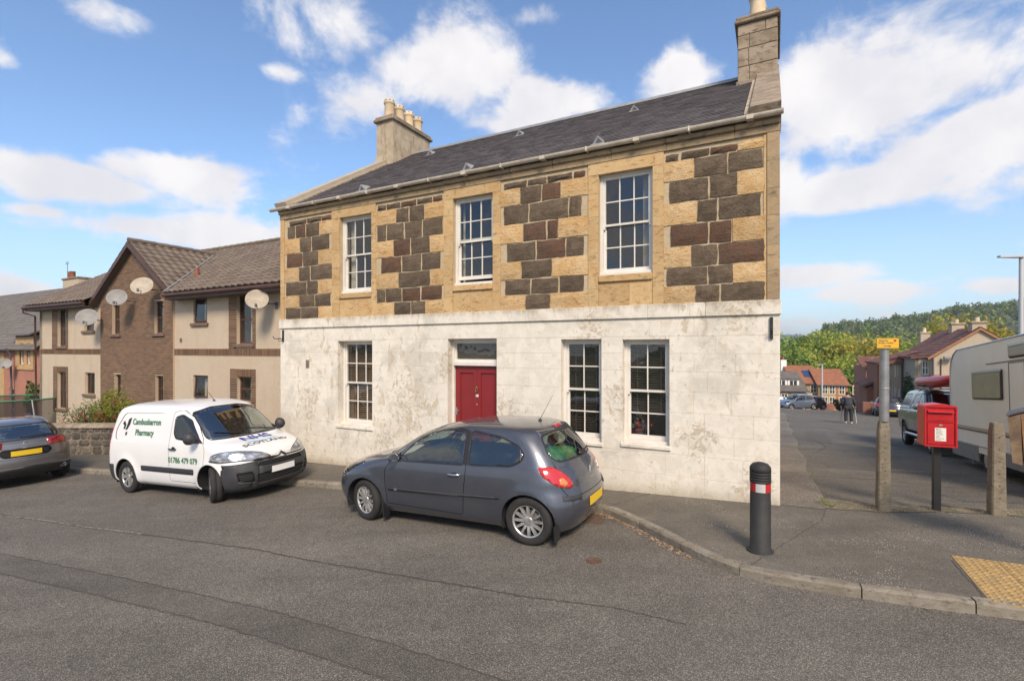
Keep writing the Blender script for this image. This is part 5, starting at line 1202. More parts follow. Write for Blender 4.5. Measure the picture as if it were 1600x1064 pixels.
# ivy on the grey wall
leafmat('leaf_ivy', [(.03, .06, .02), (.06, .10, .03), (.08, .12, .03)])
mb = MB(); ri = random.Random(8); vi0, vi1 = v_at(1428, bL), v_at(1414, bL)
for k in range(900):
    q = ri.random(); v_ = vi0+(vi1-vi0)*ri.random(); top = S_at(1420, (vi0+vi1)/2, 588)+ri.gauss(0, .3)-abs(v_-(vi0+vi1)/2)*.5; z_ = zg+1+(top-zg-1)*q
    a = Vector((bL-.02-.15*ri.random(), v_, z_)); s_ = .12; x = Vector((ri.gauss(0, .4), 1, ri.gauss(0, .5)))*s_; y = Vector((ri.gauss(0, .5), ri.gauss(0, .4), 1))*s_*.6; mb.add([a-x, a-y, a+x, a+y], [(0, 1, 2, 3)])
o = mb.build('ivy', 'leaf_ivy', None, fix=False); o.location = (C0.x, C0.y, 0); o.rotation_euler = (0, 0, TH); tag(o, 'dark ivy climbing the side wall of the grey house', 'ivy')
# third house with tall windows, and its red brown neighbour
HC = empty('pale_house', (C0.x, C0.y, 0), TH, 'pale rendered house with narrow windows and dark downpipe beyond the grey house', 'house')
cL, cR = u_at(1387, vC), bL+.2; cz = S_at(1400, vC, 567)
wc = [(u_at(1390.5, vC), u_at(1392.5, vC), S_at(1391, vC, 592), S_at(1391, vC, 576)), (u_at(1397.5, vC), u_at(1400, vC), S_at(1399, vC, 589), S_at(1399, vC, 570)), (u_at(1401.5, vC), u_at(1403.5, vC), S_at(1399, vC, 589), S_at(1399, vC, 570)), (u_at(1391.5, vC), u_at(1395, vC), S_at(1393, vC, 620), S_at(1393, vC, 602)), (u_at(1397, vC), u_at(1399.5, vC), S_at(1398, vC, 620), S_at(1398, vC, 604)), (u_at(1403, vC), u_at(1406, vC), S_at(1404, vC, 620), S_at(1404, vC, 606))]
mb = MB(); holed(mb, cL, cR, zg-2, cz, vC, wc, 0, .12, 0); mb.build('front_wall', 'harling_beige', HC, fix=False)
for h in wc: simple_window(HC, *h, vC, 'white_gloss', .06, fw=.06, split=None)
mb = MB(); mb.tube([(u_at(1409, vC), vC-.1, cz), (u_at(1409, vC), vC-.1, zg-2)], .07, 6); mb.build('downpipe', 'lead_dark', HC)
rL = u_at(1376, vC)
mb = MB(); mb.box(rL, cL-.002, vC-.3, vC+.3, zg-2, cz); mb.build('brown_bay', 'render_brown', HC)
# main red roof over the row: rises to the right and runs away up the street
dv_ = v_at(1380, rL)-vC
zr2 = S_at(1425, vC, 536)
ur = bL+3.2
tiled_slope(HC, (rL-.3, vC-.3, cz), (0, 1, 0), (ur+.4-rL, 0, zr2-cz), 6.2, math.hypot(ur+.4-rL, zr2-cz), 'tile_red', seed=4)
mb = MB(); mb.prism([(rL-.3, vC-.3, cz-.05), (ur, vC-.3, zr2-.08), (ur, vC-.3, cz-.05)], (0, .1, 0)); mb.build('gable_wall', 'tile_red', HC)
mb = MB(); mb.box(rL-.2, rL, vC+.3, vC+5.5, zg-2, cz); mb.build('side_wall', 'render_brown', HC)
# small chimney and aerial
u_ = ur; v_ = v_at(1446, ur); zt = 2.4+(546-521)*Y_at(u_, v_)/780
mb = MB(); mb.box(u_-.35, u_+.35, v_, v_+.8, zr2-1, zt); mb.cbox(u_-.42, u_+.42, v_-.07, v_+.87, zt+.001, zt+.12, .02); mb.build('chimney', 'harling_beige', HC)['kind'] = 'stuff'
mb = MB(); mb.lathe([(.16, 0), (.13, .4)], 8, 0, Matrix.Translation((u_, v_+.4, zt+.12))); mb.build('chimney_pot', 'clay_pot', HC)
mb = MB(); mb.tube([(u_+1.2, v_, zr2-.5), (u_+1.2, v_, zt+1.1)], .02, 5); mb.tube([(u_+.9, v_, zt+.9), (u_+1.9, v_, zt+.9)], .02, 4); mb.build('aerial', 'galv', HC)
# red brown house and its lean-to
HD = empty('brown_house', (C0.x, C0.y, 0), TH, 'red brown rendered house with dark roof behind the yellow sign post', 'house')
vD = 50.0; dL, dR = u_at(1353, vD), u_at(1378, vD); dz = S_at(1360, vD, 572)
mb = MB(); mb.box(dL, dR, vD, vD+8, -7, dz); mb.build('wall', 'harling_pink', HD); mb = MB(); mb.box(u_at(1364, vD), u_at(1368, vD), vD-.05, vD+.1, S_at(1364, vD, 600), S_at(1364, vD, 580)); mb.build('window', 'lead_dark', HD)
tiled_slope(HD, (dL-.4, vD-.4, dz), (1, 0, 0), (0, 4.2, S_at(1370, vD, 558)-dz), dR-dL+.8, 4.4, 'tile_red', seed=6)
vE = 44.0; eL, eR = u_at(1354, vE), u_at(1388, vE)
LT = empty('lean_to', (C0.x, C0.y, 0), TH, 'low brown lean-to building with one white window and a sloping roof', 'outbuilding')
mb = MB(); mb.prism([(eL, vE, -7), (eR, vE, -7), (eR, vE, S_at(1388, vE, 592)), (eL, vE, S_at(1354, vE, 606))], (0, 4, 0)); mb.build('wall', 'render_brown', LT)
mb = MB(); a, b = Vector((eL-.3, vE-.3, S_at(1354, vE, 605))), Vector((eR+.2, vE-.3, S_at(1388, vE, 589))); mb.prism([a, b, b+Vector((0, 0, .22)), a+Vector((0, 0, .22))], (0, 4.6, 0)); mb.build('roof', 'tile_red', LT)
mb = MB(); mb.box(u_at(1368.5, vE), u_at(1374, vE), vE-.03, vE+.05, S_at(1371, vE, 625), S_at(1371, vE, 609)); w_ = mb.build('window', 'lead_dark', LT); mb = MB(); mb.box(u_at(1369.3, vE), u_at(1373.2, vE), vE-.05, vE-.031, S_at(1371, vE, 624), S_at(1371, vE, 610)); mb.build('blind', 'white_gloss', w_)
def block(name, px0, px1, yt, yb, v, d, mat, label, cat):
    a, b = u_at(px0, v), u_at(px1, v); mb = MB(); mb.cbox(a, b, v, v+d, S_at(px0, v, yb), S_at(px0, v, yt), .03); o = mb.build(name, mat, None); o.location = (C0.x, C0.y, 0); o.rotation_euler = (0, 0, TH); return tag(o, label, cat)
block('garden_wall', 1348, 1392, 628, 655, 40.5, .3, 'render_brown', 'low brown garden wall beside the dark hatchback', 'garden wall')
# ------------------------------------------------------------------ houses at the foot of the side street
def far_house(name, px0, px1, ybase, yeave, yridge, depth, yaw, rise, label, roof, wall, back=7, rpx0=None, wallL=None):
    """house facing the viewer; the ridge lies `back` behind the front"""
    X0, X1 = (px0-800)/780*depth, (px1-800)/780*depth
    z = lambda y, dd=depth: 2.4+(546-y)*dd/780
    H = empty(name, (X0, depth, 0), R_(yaw), label, 'house'); W = (X1-X0)/math.cos(R_(yaw))/(1-math.tan(R_(yaw))*X1/depth)
    mb = MB(); zb, ze, zr = z(ybase)-2.5, z(yeave), z(yridge, depth+back); mb.prism([(0, 0, zb), (0, 2*back, zb), (0, 2*back, ze), (0, back, zr), (0, 0, ze)], (W, 0, 0)); mb.build('wall', wall, H)
    tiled_slope(H, (-.25, -.25, ze-.06), (1, 0, 0), (0, back, zr-ze), W+.5, math.hypot(back+.25, zr-ze+.1), roof, seed=3, course=.4, wave=.45, seg=2)
    mb = MB(); mb.box(-.25, W+.25, -.33, -.25, ze-.15, ze-.02); mb.build('gutter', 'lead_dark', H)
    return H, W, z
def fwin(H, x, z, w=.8, h=1.2, sur=True):
    F_ = MB(); F_.box(x-w/2-.12, x+w/2+.12, -.03, -.001, z-.15, z+h+.15); o = F_.build('window', 'wall_pale', H); F_ = MB(); F_.box(x-w/2, x+w/2, -.05, -.031, z, z+h); F_.build('pane', 'pane_dark', o)
    F_ = MB(); F_.box(x-.03, x+.03, -.07, -.051, z, z+h); F_.box(x-w/2, x-.0301, -.07, -.051, z+h*.5-.03, z+h*.5+.03); F_.box(x+.0301, x+w/2, -.07, -.051, z+h*.5-.03, z+h*.5+.03); F_.build('bars', 'white_gloss', o)
simple('wall_pale', (.62, .52, .38), .8); simple('pane_dark', (.05, .055, .06), .15); simple('solar', (.03, .06, .14), .2)
H1, W1, z1_ = far_house('slate_cottage', 1196, 1259, 640, 609, 580, 58, -14, 0, 'stone cottage with grey slate roof and two white dormers beyond the white corner', 'tile_grey', 'wall_ochre', 4)
# dormers
for px in (1221.5, 1238):
    x = ((px-800)/780*58-(1196-800)/780*58)*1.02; zz = z1_(604, 59.5)
    mb = MB(); mb.box(x-.6, x+.6, .9, 3.2, zz, zz+.95); d_ = mb.build('dormer', 'white_gloss', H1); mb = MB(); mb.box(x-.36, x-.05, .87, .899, zz+.2, zz+.8); mb.box(x+.05, x+.36, .87, .899, zz+.2, zz+.8); mb.build('pane', 'pane_dark', d_)['kind'] = 'stuff'
    mb = MB(); mb.prism([(x-.72, .75, zz+.951), (x+.72, .75, zz+.951), (x+.72, 4.0, zz+1.25), (x-.72, 4.0, zz+1.25)], (0, 0, .07)); mb.build('dormer_roof', 'tile_grey', d_)
for k, x in enumerate((2.0, 3.1, 3.9, 4.5)): fwin(H1, x, z1_(630), .5, 1.1)
mb = MB(); mb.box(2.35, 2.85, -.05, 0, z1_(645), z1_(620)); mb.build('door', 'lead_dark', H1)
H2, W2, z2_ = far_house('orange_roofed_house', 1240, 1284, 640, 598, 571, 74, -16, 0, 'sandstone house with orange pantiles and blue solar panel beyond the slate cottage', 'tile_orange', 'wall_ochre', 5.5)
for k, x in enumerate((1.2, 2.6, 3.4, 4.6)): fwin(H2, x, z2_(612), .6, 1.0); fwin(H2, x, z2_(632), .6, 1.1)
zr = z2_(571, 79.5); ze = z2_(598); sl_ = (zr-ze)/5.5
mb = MB(); mb.prism([(1.9, 1.6, ze+sl_*1.6+.12), (3.9, 1.6, ze+sl_*1.6+.12), (3.9, 3.6, ze+sl_*3.6+.12), (1.9, 3.6, ze+sl_*3.6+.12)], (0, 0, .05)); mb.build('solar_panel', 'solar', H2)
mb = MB(); mb.box(-.6, .2, 5.0, 6.0, zr-1, zr+.9); mb.build('chimney', 'white_gloss', H2); mb = MB(); mb.lathe([(.2, 0), (.16, .6)], 8, 0, Matrix.Translation((-.2, 5.5, zr+.9))); mb.build('chimney_pot', 'terracotta', H2)
H3, W3, z3_ = far_house('long_tiled_house', 1279, 1325, 640, 600.5, 576.5, 72, -18, 0, 'long sandstone terrace with weathered red roof in front of the autumn trees', 'tile_orange', 'wall_ochre', 4.6)
for k, x in enumerate((.8, 1.7, 2.9, 4.6)): fwin(H3, x, z3_(614), .55, 1.05); fwin(H3, x, z3_(633), .55, 1.15)
mb = MB(); mb.box(W3*.60, W3-.01, -.012, -.001, -12, z3_(600.5)-.1); mb.build('orange_wall', 'wall_orange', H3)
mb = MB(); mb.box(.2, .35, -.16, -.02, -12, z3_(601)); mb.build('downpipe', 'lead_dark', H3)
# street lamps
def lamp(px, pyb, pyt, depth, label, arm=.9, r=.06, side=-1, rise=0):
    X = (px-800)/780*depth; zb = 2.4+(546-pyb)*depth/780; zt = 2.4+(546-pyt)*depth/780
    L = empty('street_lamp', (X, depth, zb), 0, label, 'street lamp', 'street lamps along the side street'); h = zt-zb
    mb = MB(); mb.tube([(0, 0, -.5), (0, 0, h*.3), (0, 0, h)], [r*1.35, r, r*.75], 10); mb.build('pole', 'galv_pale', L)
    mb = MB(); P_ = [(0, -.11), (.25, -.14), (arm, -.07), (arm, .07), (.25, .14), (0, .11)]
    mb.prism([(side*(p-.12), q, h+.02+rise*max(0, p)) for p, q in P_], (0, 0, .07)); mb.build('lamp_head', 'galv_pale', L)
    return L
simple('galv_pale', (.52, .52, .52), .5, .2)
lamp(1284.5, 640, 570, 62, 'tall pale street lamp in front of the orange roofed house', .8, .11)
lamp(1307.5, 640, 590, 80, 'smaller distant street lamp beside the long tiled terrace', .8, .09)
L3 = lamp(1595.5, 700, 403.5, 18.5, 'slender street lamp standing behind the white caravan', .95, .085)
# low walls and hedge at the foot of the street
for (n, a, b, yt, mt, lb, dp) in (('garden_wall', 1283, 1304, 631, 'render_brown', 'low red brick garden wall in front of the orange roofed houses', 61), ('garden_wall', 1238, 1254, 637, 'wall_pale', 'low cream garden wall beside the slate cottage', 55)):
    X0, X1 = (a-800)/780*dp, (b-800)/780*dp; mb = MB(); mb.cbox(X0, X1, dp, dp+.35, 2.4-(650-546)*dp/780, 2.4-(yt-546)*dp/780, .03); tag(mb.build(n, mt, None), lb, 'garden wall')
leafmat('leaf_hedge', [(.06, .075, .03), (.11, .11, .04), (.09, .10, .03)])
def bush(px, pyt, pyb, dp, wpx, label, mat, seed, n=900, sz=.10):
    r = random.Random(seed); X = (px-800)/780*dp; zb = 2.4+(546-pyb)*dp/780; h = (pyb-pyt)*dp/780; R = wpx*dp/780/2
    T = empty('bush', (X, dp, zb), 0, label, 'bush'); mb = MB(); leafcloud(mb, r, (0, 0, h*.5), (R, R, h*.6), n, sz, .5, .5, 0, 8); mb.build('foliage', mat, T, fix=False)['kind'] = 'stuff'
    mb = MB(); mb.tube([(0, 0, -.3), (0, 0, h*.5)], .06, 6); mb.build('trunk', 'bark', T); return T
bush(1311, 624, 641, 57, 19, 'rounded clipped bush behind the walking person', 'leaf_hedge', 4)
bush(1340, 618, 640, 56, 14, 'green bush just right of the walking person', 'leaf_shrub', 5)
# small tree in the pink house garden
bush(50, 594, 640, 23, 26, 'small leafy tree in front of the pink house wall', 'leaf_shrub', 6, 500, .09)
# ------------------------------------------------------------------ trees and hills
AUT = [(.18, .28, .05), (.31, .42, .065), (.45, .50, .08), (.14, .23, .04), (.48, .42, .07), (.23, .35, .06)]
leafmat('leaf_far_gold', AUT); leafmat('leaf_far_green', [(.12, .20, .045), (.19, .28, .05), (.27, .35, .06), (.10, .17, .04)]); leafmat('leaf_far_orange', [(.36, .33, .05), (.48, .38, .05), (.20, .27, .05), (.50, .32, .05), (.26, .32, .05)])
leafmat('leaf_far_dark', [(.13, .175, .08), (.17, .22, .09), (.22, .26, .10), (.13, .18, .085)])
def tree(X, Y, zb, h, rad, label, mat, seed, n=3200, sz=.42, name='broadleaf_tree', group='autumn trees behind the orange roofed houses', cat='tree'):
    r = random.Random(seed); T = empty(name, (X, Y, zb), 0, label, cat, group)
    mb = MB(); mb.tube([(0, 0, -1), (.1, 0, h*.3), (-.2, .1, h*.75)], [h*.022, h*.017, h*.006], 7)
    for k in range(7): a = k*.9; mb.tube([(0, 0, h*(.25+.05*k)), (math.cos(a)*rad*.4, math.sin(a)*rad*.4, h*(.4+.06*k)), (math.cos(a)*rad*.75, math.sin(a)*rad*.75, h*(.5+.06*k))], [h*.009, h*.006, h*.002], 5)
    mb.build('trunk', 'bark', T); mb = MB(); leafcloud(mb, r, (0, 0, h*.57), (rad, rad, h*.45), n, sz, .6, .55, 0, 16); mb.build('crown', mat, T, fix=False)['kind'] = 'stuff'; return T
TREES = [(1212, 536, 105, 5.5, 'leaf_far_green', 'dark green tree hard against the white corner of the stone house'), (1240, 534, 118, 6, 'leaf_far_green', 'green tree with yellow tips above the slate cottage'),
         (1262, 524, 112, 7, 'leaf_far_gold', 'tall yellow green tree above the solar panel roof'), (1290, 522, 116, 7.5, 'leaf_far_gold', 'broad golden green tree in the middle of the autumn clump'), (1318, 523, 112, 7, 'leaf_far_gold', 'tallest yellow tree right of the distant lamp'),
         (1342, 533, 104, 6.5, 'leaf_far_orange', 'orange tinted tree just left of the yellow sign'), (1362, 540, 98, 5.5, 'leaf_far_orange', 'orange tree partly behind the yellow sign post'), (1330, 562, 92, 5, 'leaf_far_gold', 'lower yellow tree above the long tiled terrace'),
         (1275, 553, 98, 5.5, 'leaf_far_gold', 'bushy yellow tree close behind the orange roofs'), (1345, 585, 84, 4, 'leaf_far_green', 'dark low tree beside the brown lean-to'), (1400, 534, 125, 7, 'leaf_far_gold', 'pale yellow tree showing over the dark red roofs'), (1235, 560, 96, 4.5, 'leaf_far_green', 'low green tree behind the slate cottage chimney')]
for i, (px, py, dp, rad, mt, lb) in enumerate(TREES):
    X = (px-800)/780*dp; zt = 2.4+(546-py+9)*dp/780; zb = -9.5; tree(X, dp, zb, (zt-zb)/1.0, rad, lb, mt, 100+i, 3400, .36)
for (px, py, dp, rad, lb) in ((1478, 497, 82, 5.0, 'golden tree behind the two chimneys of the beige house'), (1515, 494, 86, 5.5, 'yellow orange tree right behind the beige house ridge'), (1552, 500, 84, 4.5, 'golden tree rising above the caravan roof')):
    X = (px-800)/780*dp; zt = 2.4+(546-py)*dp/780; tree(X, dp, -5, zt+5, rad, lb, 'leaf_far_orange', int(px), 2600, .34, group='golden trees behind the beige house')
# wooded hill
def pol(px, d): return ((px-800)/780*d, d)
PROF = [(1150, 560), (1245, 548), (1275, 532), (1292, 520), (1330, 513), (1370, 511), (1400, 507), (1430, 501), (1450, 500), (1480, 493), (1510, 489), (1550, 487), (1600, 483), (1700, 480), (1900, 500), (2400, 530)]
def prof(px): return interp(PROF, px)
mb = MB(); PX = frange(1190, 2300, 74); DD = [170, 220, 260, 300, 340, 380, 420, 480, 560, 700]; V = []
def hillz(px, d):
    zt = 2.4+(546-prof(px)-7)*420/780.; f = sst(180, 410, d)*(1-.5*sst(440, 700, d)); return -9.5+(zt+9.5)*f
for px in PX:
    for d in DD: V.append((*pol(px, d), hillz(px, d)))
nD = len(DD); mb.add(V, [(i*nD+j, (i+1)*nD+j, (i+1)*nD+j+1, i*nD+j+1) for i in range(len(PX)-1) for j in range(nD-1)], 0, True)
tag(mb.build('hill', 'meadow', None, fix=False), kind='structure')
mb = MB(); rw2 = random.Random(31)
for k in range(420):
    px = rw2.uniform(1215, 1660) if k > 60 else rw2.uniform(1660, 2200); d = rw2.uniform(255, 425) if rw2.random() < .75 else rw2.uniform(400, 430)
    X, Y = pol(px, d); zg_ = hillz(px, d); R = rw2.uniform(3.4, 6.0); h = rw2.uniform(8, 13)
    c = (X, Y, zg_+h*.45); m_i = rw2.choice((0, 0, 0, 0, 0, 1, 0, 0, 0) if d > 290 else (0, 1, 0, 0, 1))
    leafcloud(mb, rw2, c, (R, R, h*.5), 170, .95, .65, .7, m_i, 5)
    mb.tube([(X, Y, zg_-1), (X, Y, zg_+h*.4)], .3, 4, 3, False, False)
tag(mb.build('hill_woodland', ['leaf_far_dark', 'leaf_far_green', 'leaf_far_gold', 'bark'], None, fix=False), kind='stuff')
# distant hill
mb = MB(); V = []; PX = frange(900, 1900, 60)
for px in PX:
    for j, d in enumerate((1500, 1900, 2300, 2700, 3300)):
        f = (0, .45, .85, 1, .4)[j]; yt = 524+3*math.sin(px*.02)+ (abs(px-1260)/18 if px > 1260 else (1260-px)/60); V.append((*pol(px, d), -20+(2.4+(546-yt)*2700/780+20)*f+4*math.sin(px*.11+j)))
mb.add(V, [(i*5+j, (i+1)*5+j, (i+1)*5+j+1, i*5+j+1) for i in range(len(PX)-1) for j in range(4)], 0, True)
tag(mb.build('far_hill', 'far_hill', None, fix=False), kind='structure')
# a treetop clump showing at the far left edge
tree(*pol(-12, 60), -3, 2.4+(546-463)*60/780+3, 3.0, 'dark treetop just showing above the roof at the left edge', 'leaf_far_green', 77, 1500, .3, group=None)
# ------------------------------------------------------------------ vehicles: a body is a stack of plan outlines, smoothed, then cut into panels
def crom(P, n):
    """Catmull-Rom through rows of numbers, n samples"""
    m = len(P); d = [0]
    for a, b in zip(P, P[1:]): d.append(d[-1]+max(.02, math.hypot(b[0]-a[0], max(abs(b[1]-a[1]), abs(b[2]-a[2]), abs(b[3]-a[3])))))
    out = []
    for k in range(n+1):
        s = d[-1]*k/n; i = max(0, min(m-2, next((j for j in range(m-1) if s <= d[j+1]), m-2))); u = (s-d[i])/(d[i+1]-d[i])
        row = []
        for c in range(len(P[0])):
            p1, p2 = P[i][c], P[i+1][c]; h = d[i+1]-d[i]
            m1 = (p2-P[i-1][c])/(d[i+1]-d[i-1])*h if i > 0 else (p2-p1)
            m2 = (P[i+2][c]-p1)/(d[i+2]-d[i])*h if i < m-2 else (p2-p1)
            dl = p2-p1                                   # keep it monotone
            if dl == 0: m1 = m2 = 0
            else:
                m1 = 0 if m1*dl < 0 else (m1 if abs(m1) < 3*abs(dl) else math.copysign(3*abs(dl), dl)); m2 = 0 if m2*dl < 0 else (m2 if abs(m2) < 3*abs(dl) else math.copysign(3*abs(dl), dl))
            u2, u3 = u*u, u*u*u
            row.append((2*u3-3*u2+1)*p1+(u3-2*u2+u)*m1+(-2*u3+3*u2)*p2+(u3-u2)*m2)
        out.append(row)
    return out
def outline(z, xf, xr, W, Df, nf, Dr, nr, na=14, ns=44, wx=None, bow=.0):
    P = []
    for k in range(na): ph = math.pi/2*k/na; s, c = math.sin(ph), math.cos(ph); r = (s**nf+c**nf)**(-1/nf); P.append([xf+Df*(1-r*c), W*r*s])
    for k in range(ns+1): x = xf+Df+(xr-Dr-xf-Df)*k/ns; P.append([x, W])
    for k in range(na-1, -1, -1): ph = math.pi/2*k/na; s, c = math.sin(ph), math.cos(ph); r = (s**nr+c**nr)**(-1/nr); P.append([xr-Dr*(1-r*c), W*r*s])
    for p in P:
        if wx: p[1] *= wx(p[0], z)
    full = P+[[x, -y] for x, y in reversed(P[1:-1])]
    return [(x, y, z) for x, y in full]
class Body:
    def __init__(s, levels, nz=60, wx=None, wheels=(), R=.34, flare=.02, na=14, ns=44, fw=.0):
        rows = crom(levels, nz); s.bm = bmesh.new(); V = []
        for r in rows:
            V.append([s.bm.verts.new(p) for p in outline(*r, na=na, ns=ns, wx=wx)])
        n = len(V[0])
        for a, b in zip(V, V[1:]):
            for k in range(n): s.bm.faces.new((a[k], a[(k+1) % n], b[(k+1) % n], b[k]))
        h = n//2; T = V[-1]                          # close the top
        for k in range(1, h): 
            q = [T[k], T[k+1] if k+1 <= h else T[h], T[(n-k-1) % n], T[(n-k) % n]]; q = list(dict.fromkeys(q))
            if len(q) > 2:
                try: s.bm.faces.new(q)
                except ValueError: pass
        q = [T[0], T[1], T[n-1]]; s.bm.faces.new(q)
        bmesh.ops.remove_doubles(s.bm, verts=s.bm.verts, dist=.0004)
        for v in s.bm.verts:
            for xw, zw in wheels:
                d = math.hypot(v.co.x-xw, v.co.z-zw)
                if abs(v.co.y) > .4: v.co.y += math.copysign(flare*math.exp(-((d-R-.03)/.10)**2), v.co.y)
        bmesh.ops.recalc_face_normals(s.bm, faces=s.bm.faces)
        s.lay = s.bm.faces.layers.int.new('region'); s.names = {0: None}; s.specs = []
    def cut(s, poly, H=(1, 0, 0), cond=None, region=0, only=None):
        """cut a convex outline (h, z), seen along the normal of H, into the shell"""
        H = Vector(H).normalized(); bm = s.bm
        ar = sum(poly[i][0]*poly[(i+1) % len(poly)][1]-poly[(i+1) % len(poly)][0]*poly[i][1] for i in range(len(poly)))
        if ar < 0: poly = poly[::-1]
        hs = [p[0] for p in poly]; zs = [p[1] for p in poly]; lo, hi, zl, zh = min(hs), max(hs), min(zs), max(zs)
        cur = []
        for f in bm.faces:
            if only is not None and f[s.lay] not in only: continue
            c = f.calc_center_median(); 
            if cond and not cond(c, f.normal): continue
            ph = [v.co.dot(H) for v in f.verts]; pz = [v.co.z for v in f.verts]
            if max(ph) < lo or min(ph) > hi or max(pz) < zl or min(pz) > zh: continue
            cur.append(f)
        for i in range(len(poly)):
            p, q = poly[i], poly[(i+1) % len(poly)]; e = (q[0]-p[0], q[1]-p[1]); L = math.hypot(*e)
            if L < 1e-6 or not cur: continue
            no = H*(e[1]/L)+Vector((0, 0, 1))*(-e[0]/L); co = H*p[0]+Vector((0, 0, 1))*p[1]
            es = {x for f in cur for x in f.edges}; vs = {x for f in cur for x in f.verts}
            res = bmesh.ops.bisect_plane(bm, geom=list(cur)+list(es)+list(vs), plane_co=co, plane_no=no, dist=1e-6)
            cur = [g for g in res['geom'] if isinstance(g, bmesh.types.BMFace) and (g.calc_center_median()-co).dot(no) < 0]
        for f in cur: f[s.lay] = region
        return cur
    def reg(s, name, mat, off=0.0, parent='body', skirt=.012, label=None):
        i = len(s.names); s.names[i] = (name, mat, off, parent, skirt, label); return i
    def region(s, name, mat, poly, H=(1, 0, 0), cond=None, off=0.0, parent='body', seal=0.0, seal_mat='car_trim', skirt=.012, seal_region=None, only=None, label=None):
        if seal:
            s.cut(grow(poly, seal), H, cond, seal_region if seal_region is not None else s.seal_id(seal_mat), only)
        i = s.reg(name, mat, off, parent, skirt, label); s.cut(poly, H, cond, i); return i
    def seal_id(s, mat):
        for k, v in s.names.items():
            if v and v[0] == 'trim' and v[1] == mat: return k
        return s.reg('trim', mat, -.004, 'body', 0)
    def seam(s, poly, H=(1, 0, 0), cond=None, w=.007, only=None):
        """a shut line: narrow recessed dark ring"""
        if 'seam' not in [v[0] for v in s.names.values() if v]: s.reg('seam', 'shut_line', -.012, 'body', 0)
        si = [k for k, v in s.names.items() if v and v[0] == 'seam'][0]
        inner = grow(poly, -w); orig = {}
        ring = s.cut(poly, H, cond, si, only); s.cut(inner, H, cond, -1, only={si})
        return si
    def finish(s, root, paint, body_name='body'):
        bm = s.bm; s.lay = bm.faces.layers.int['region']; objs = {}
        for f in bm.faces:
            if f[s.lay] == -1: f[s.lay] = 0
        bmesh.ops.recalc_face_normals(bm, faces=bm.faces); bm.normal_update()
        tri = [f for f in bm.faces if len(f.verts) > 4]
        if tri: bmesh.ops.triangulate(bm, faces=tri)
        ids = sorted({f[s.lay] for f in bm.faces}); 
        for i in ids:
            b2 = bm.copy(); l2 = b2.faces.layers.int['region']
            bmesh.ops.delete(b2, geom=[f for f in b2.faces if f[l2] != i], context='FACES')
            if not b2.faces: b2.free(); continue
            nm, mt, off, par, skirt, lab = s.names[i] if s.names[i] else (body_name, paint, 0, None, .0, None)
            for f in b2.faces: f.smooth = True
            if off:
                nr = {v: v.normal.copy() for v in b2.verts}
                for v in b2.verts: v.co += nr[v]*off
                if skirt:
                    be = [e for e in b2.edges if e.is_boundary]; r = bmesh.ops.extrude_edge_only(b2, edges=be)
                    for v in [g for g in r['geom'] if isinstance(g, bmesh.types.BMVert)]: v.co -= (v.normal if v.normal.length > 0 else Vector((0, 0, 1)))*0
                    nv = [g for g in r['geom'] if isinstance(g, bmesh.types.BMVert)]
                    src = {}
                    for e in b2.edges:
                        a, c = e.verts
                        if (a in nv) != (c in nv) and (a.co-c.co).length < 1e-7: src[a if a in nv else c] = nr.get(c if a in nv else a)
                    for v in nv:
                        if src.get(v) is not None: v.co -= src[v]*skirt
            islands = [None]; b2.faces.layers.int.new('isl')
            if nm not in ('seam', 'trim', body_name):
                seen = {}; k = 0
                for f in b2.faces:
                    if f in seen: continue
                    st = [f]; seen[f] = k
                    while st:
                        g = st.pop()
                        for e in g.edges:
                            for h in e.link_faces:
                                if h not in seen: seen[h] = k; st.append(h)
                    k += 1
                fl = b2.faces.layers.int['isl']
                for f in b2.faces: f[fl] = seen[f]
                islands = list(range(k))
            for k in islands:
                b3 = b2.copy(); fl = b3.faces.layers.int.get('isl')
                if k is not None and len(islands) > 1: bmesh.ops.delete(b3, geom=[f for f in b3.faces if f[fl] != k], context='FACES')
                if len(islands) > 1 and sum(f.calc_area() for f in b3.faces) < 2e-4: b3.free(); continue
                me = bpy.data.meshes.new(nm); b3.to_mesh(me); b3.free()
                me.materials.append(MATS[mt]); o = link(nm, me, None); objs.setdefault(nm, []).append(o); o['_p'] = par or ''
                if lab: o['label'] = lab
                if nm in ('seam', 'trim'): o['kind'] = 'stuff'
            b2.free()
        body = objs[body_name][0]; body.parent = root
        for nm, L in objs.items():
            for o in L:
                if nm != body_name:
                    o.parent = objs[o['_p']][0] if o['_p'] in objs and o['_p'] != body_name else root
                del o['_p']
        s.bvh = BVHTree.FromBMesh(bm); s.objs = objs; s.body = body
        return body
def grow(poly, d):
    """offset a convex polygon outwards by d"""
    n = len(poly); ar = sum(poly[i][0]*poly[(i+1) % n][1]-poly[(i+1) % n][0]*poly[i][1] for i in range(n))
    if ar < 0: poly = poly[::-1]
    out = []
    for i in range(n):
        p0, p1, p2 = [Vector(poly[(i+k) % n]) for k in (-1, 0, 1)]; e1 = (p1-p0).normalized(); e2 = (p2-p1).normalized(); n1 = Vector((e1.y, -e1.x)); n2 = Vector((e2.y, -e2.x))
        b = (n1+n2); k = d/max(.35, (1+n1.dot(n2))/1.0) ; out.append(tuple(p1+b*k))
    return out
def rnd_poly(poly, r=.05, seg=4):
    """round the corners of a convex polygon"""
    n = len(poly); out = []
    for i in range(n):
        p0, p1, p2 = [Vector(poly[(i+k) % n]) for k in (-1, 0, 1)]; rr = min(r, (p0-p1).length*.45, (p2-p1).length*.45); a = p1+(p0-p1).normalized()*rr; b = p1+(p2-p1).normalized()*rr
        for k in range(seg+1): u = k/seg; out.append(tuple(a*(1-u)**2+p1*2*u*(1-u)+b*u*u))
    return out
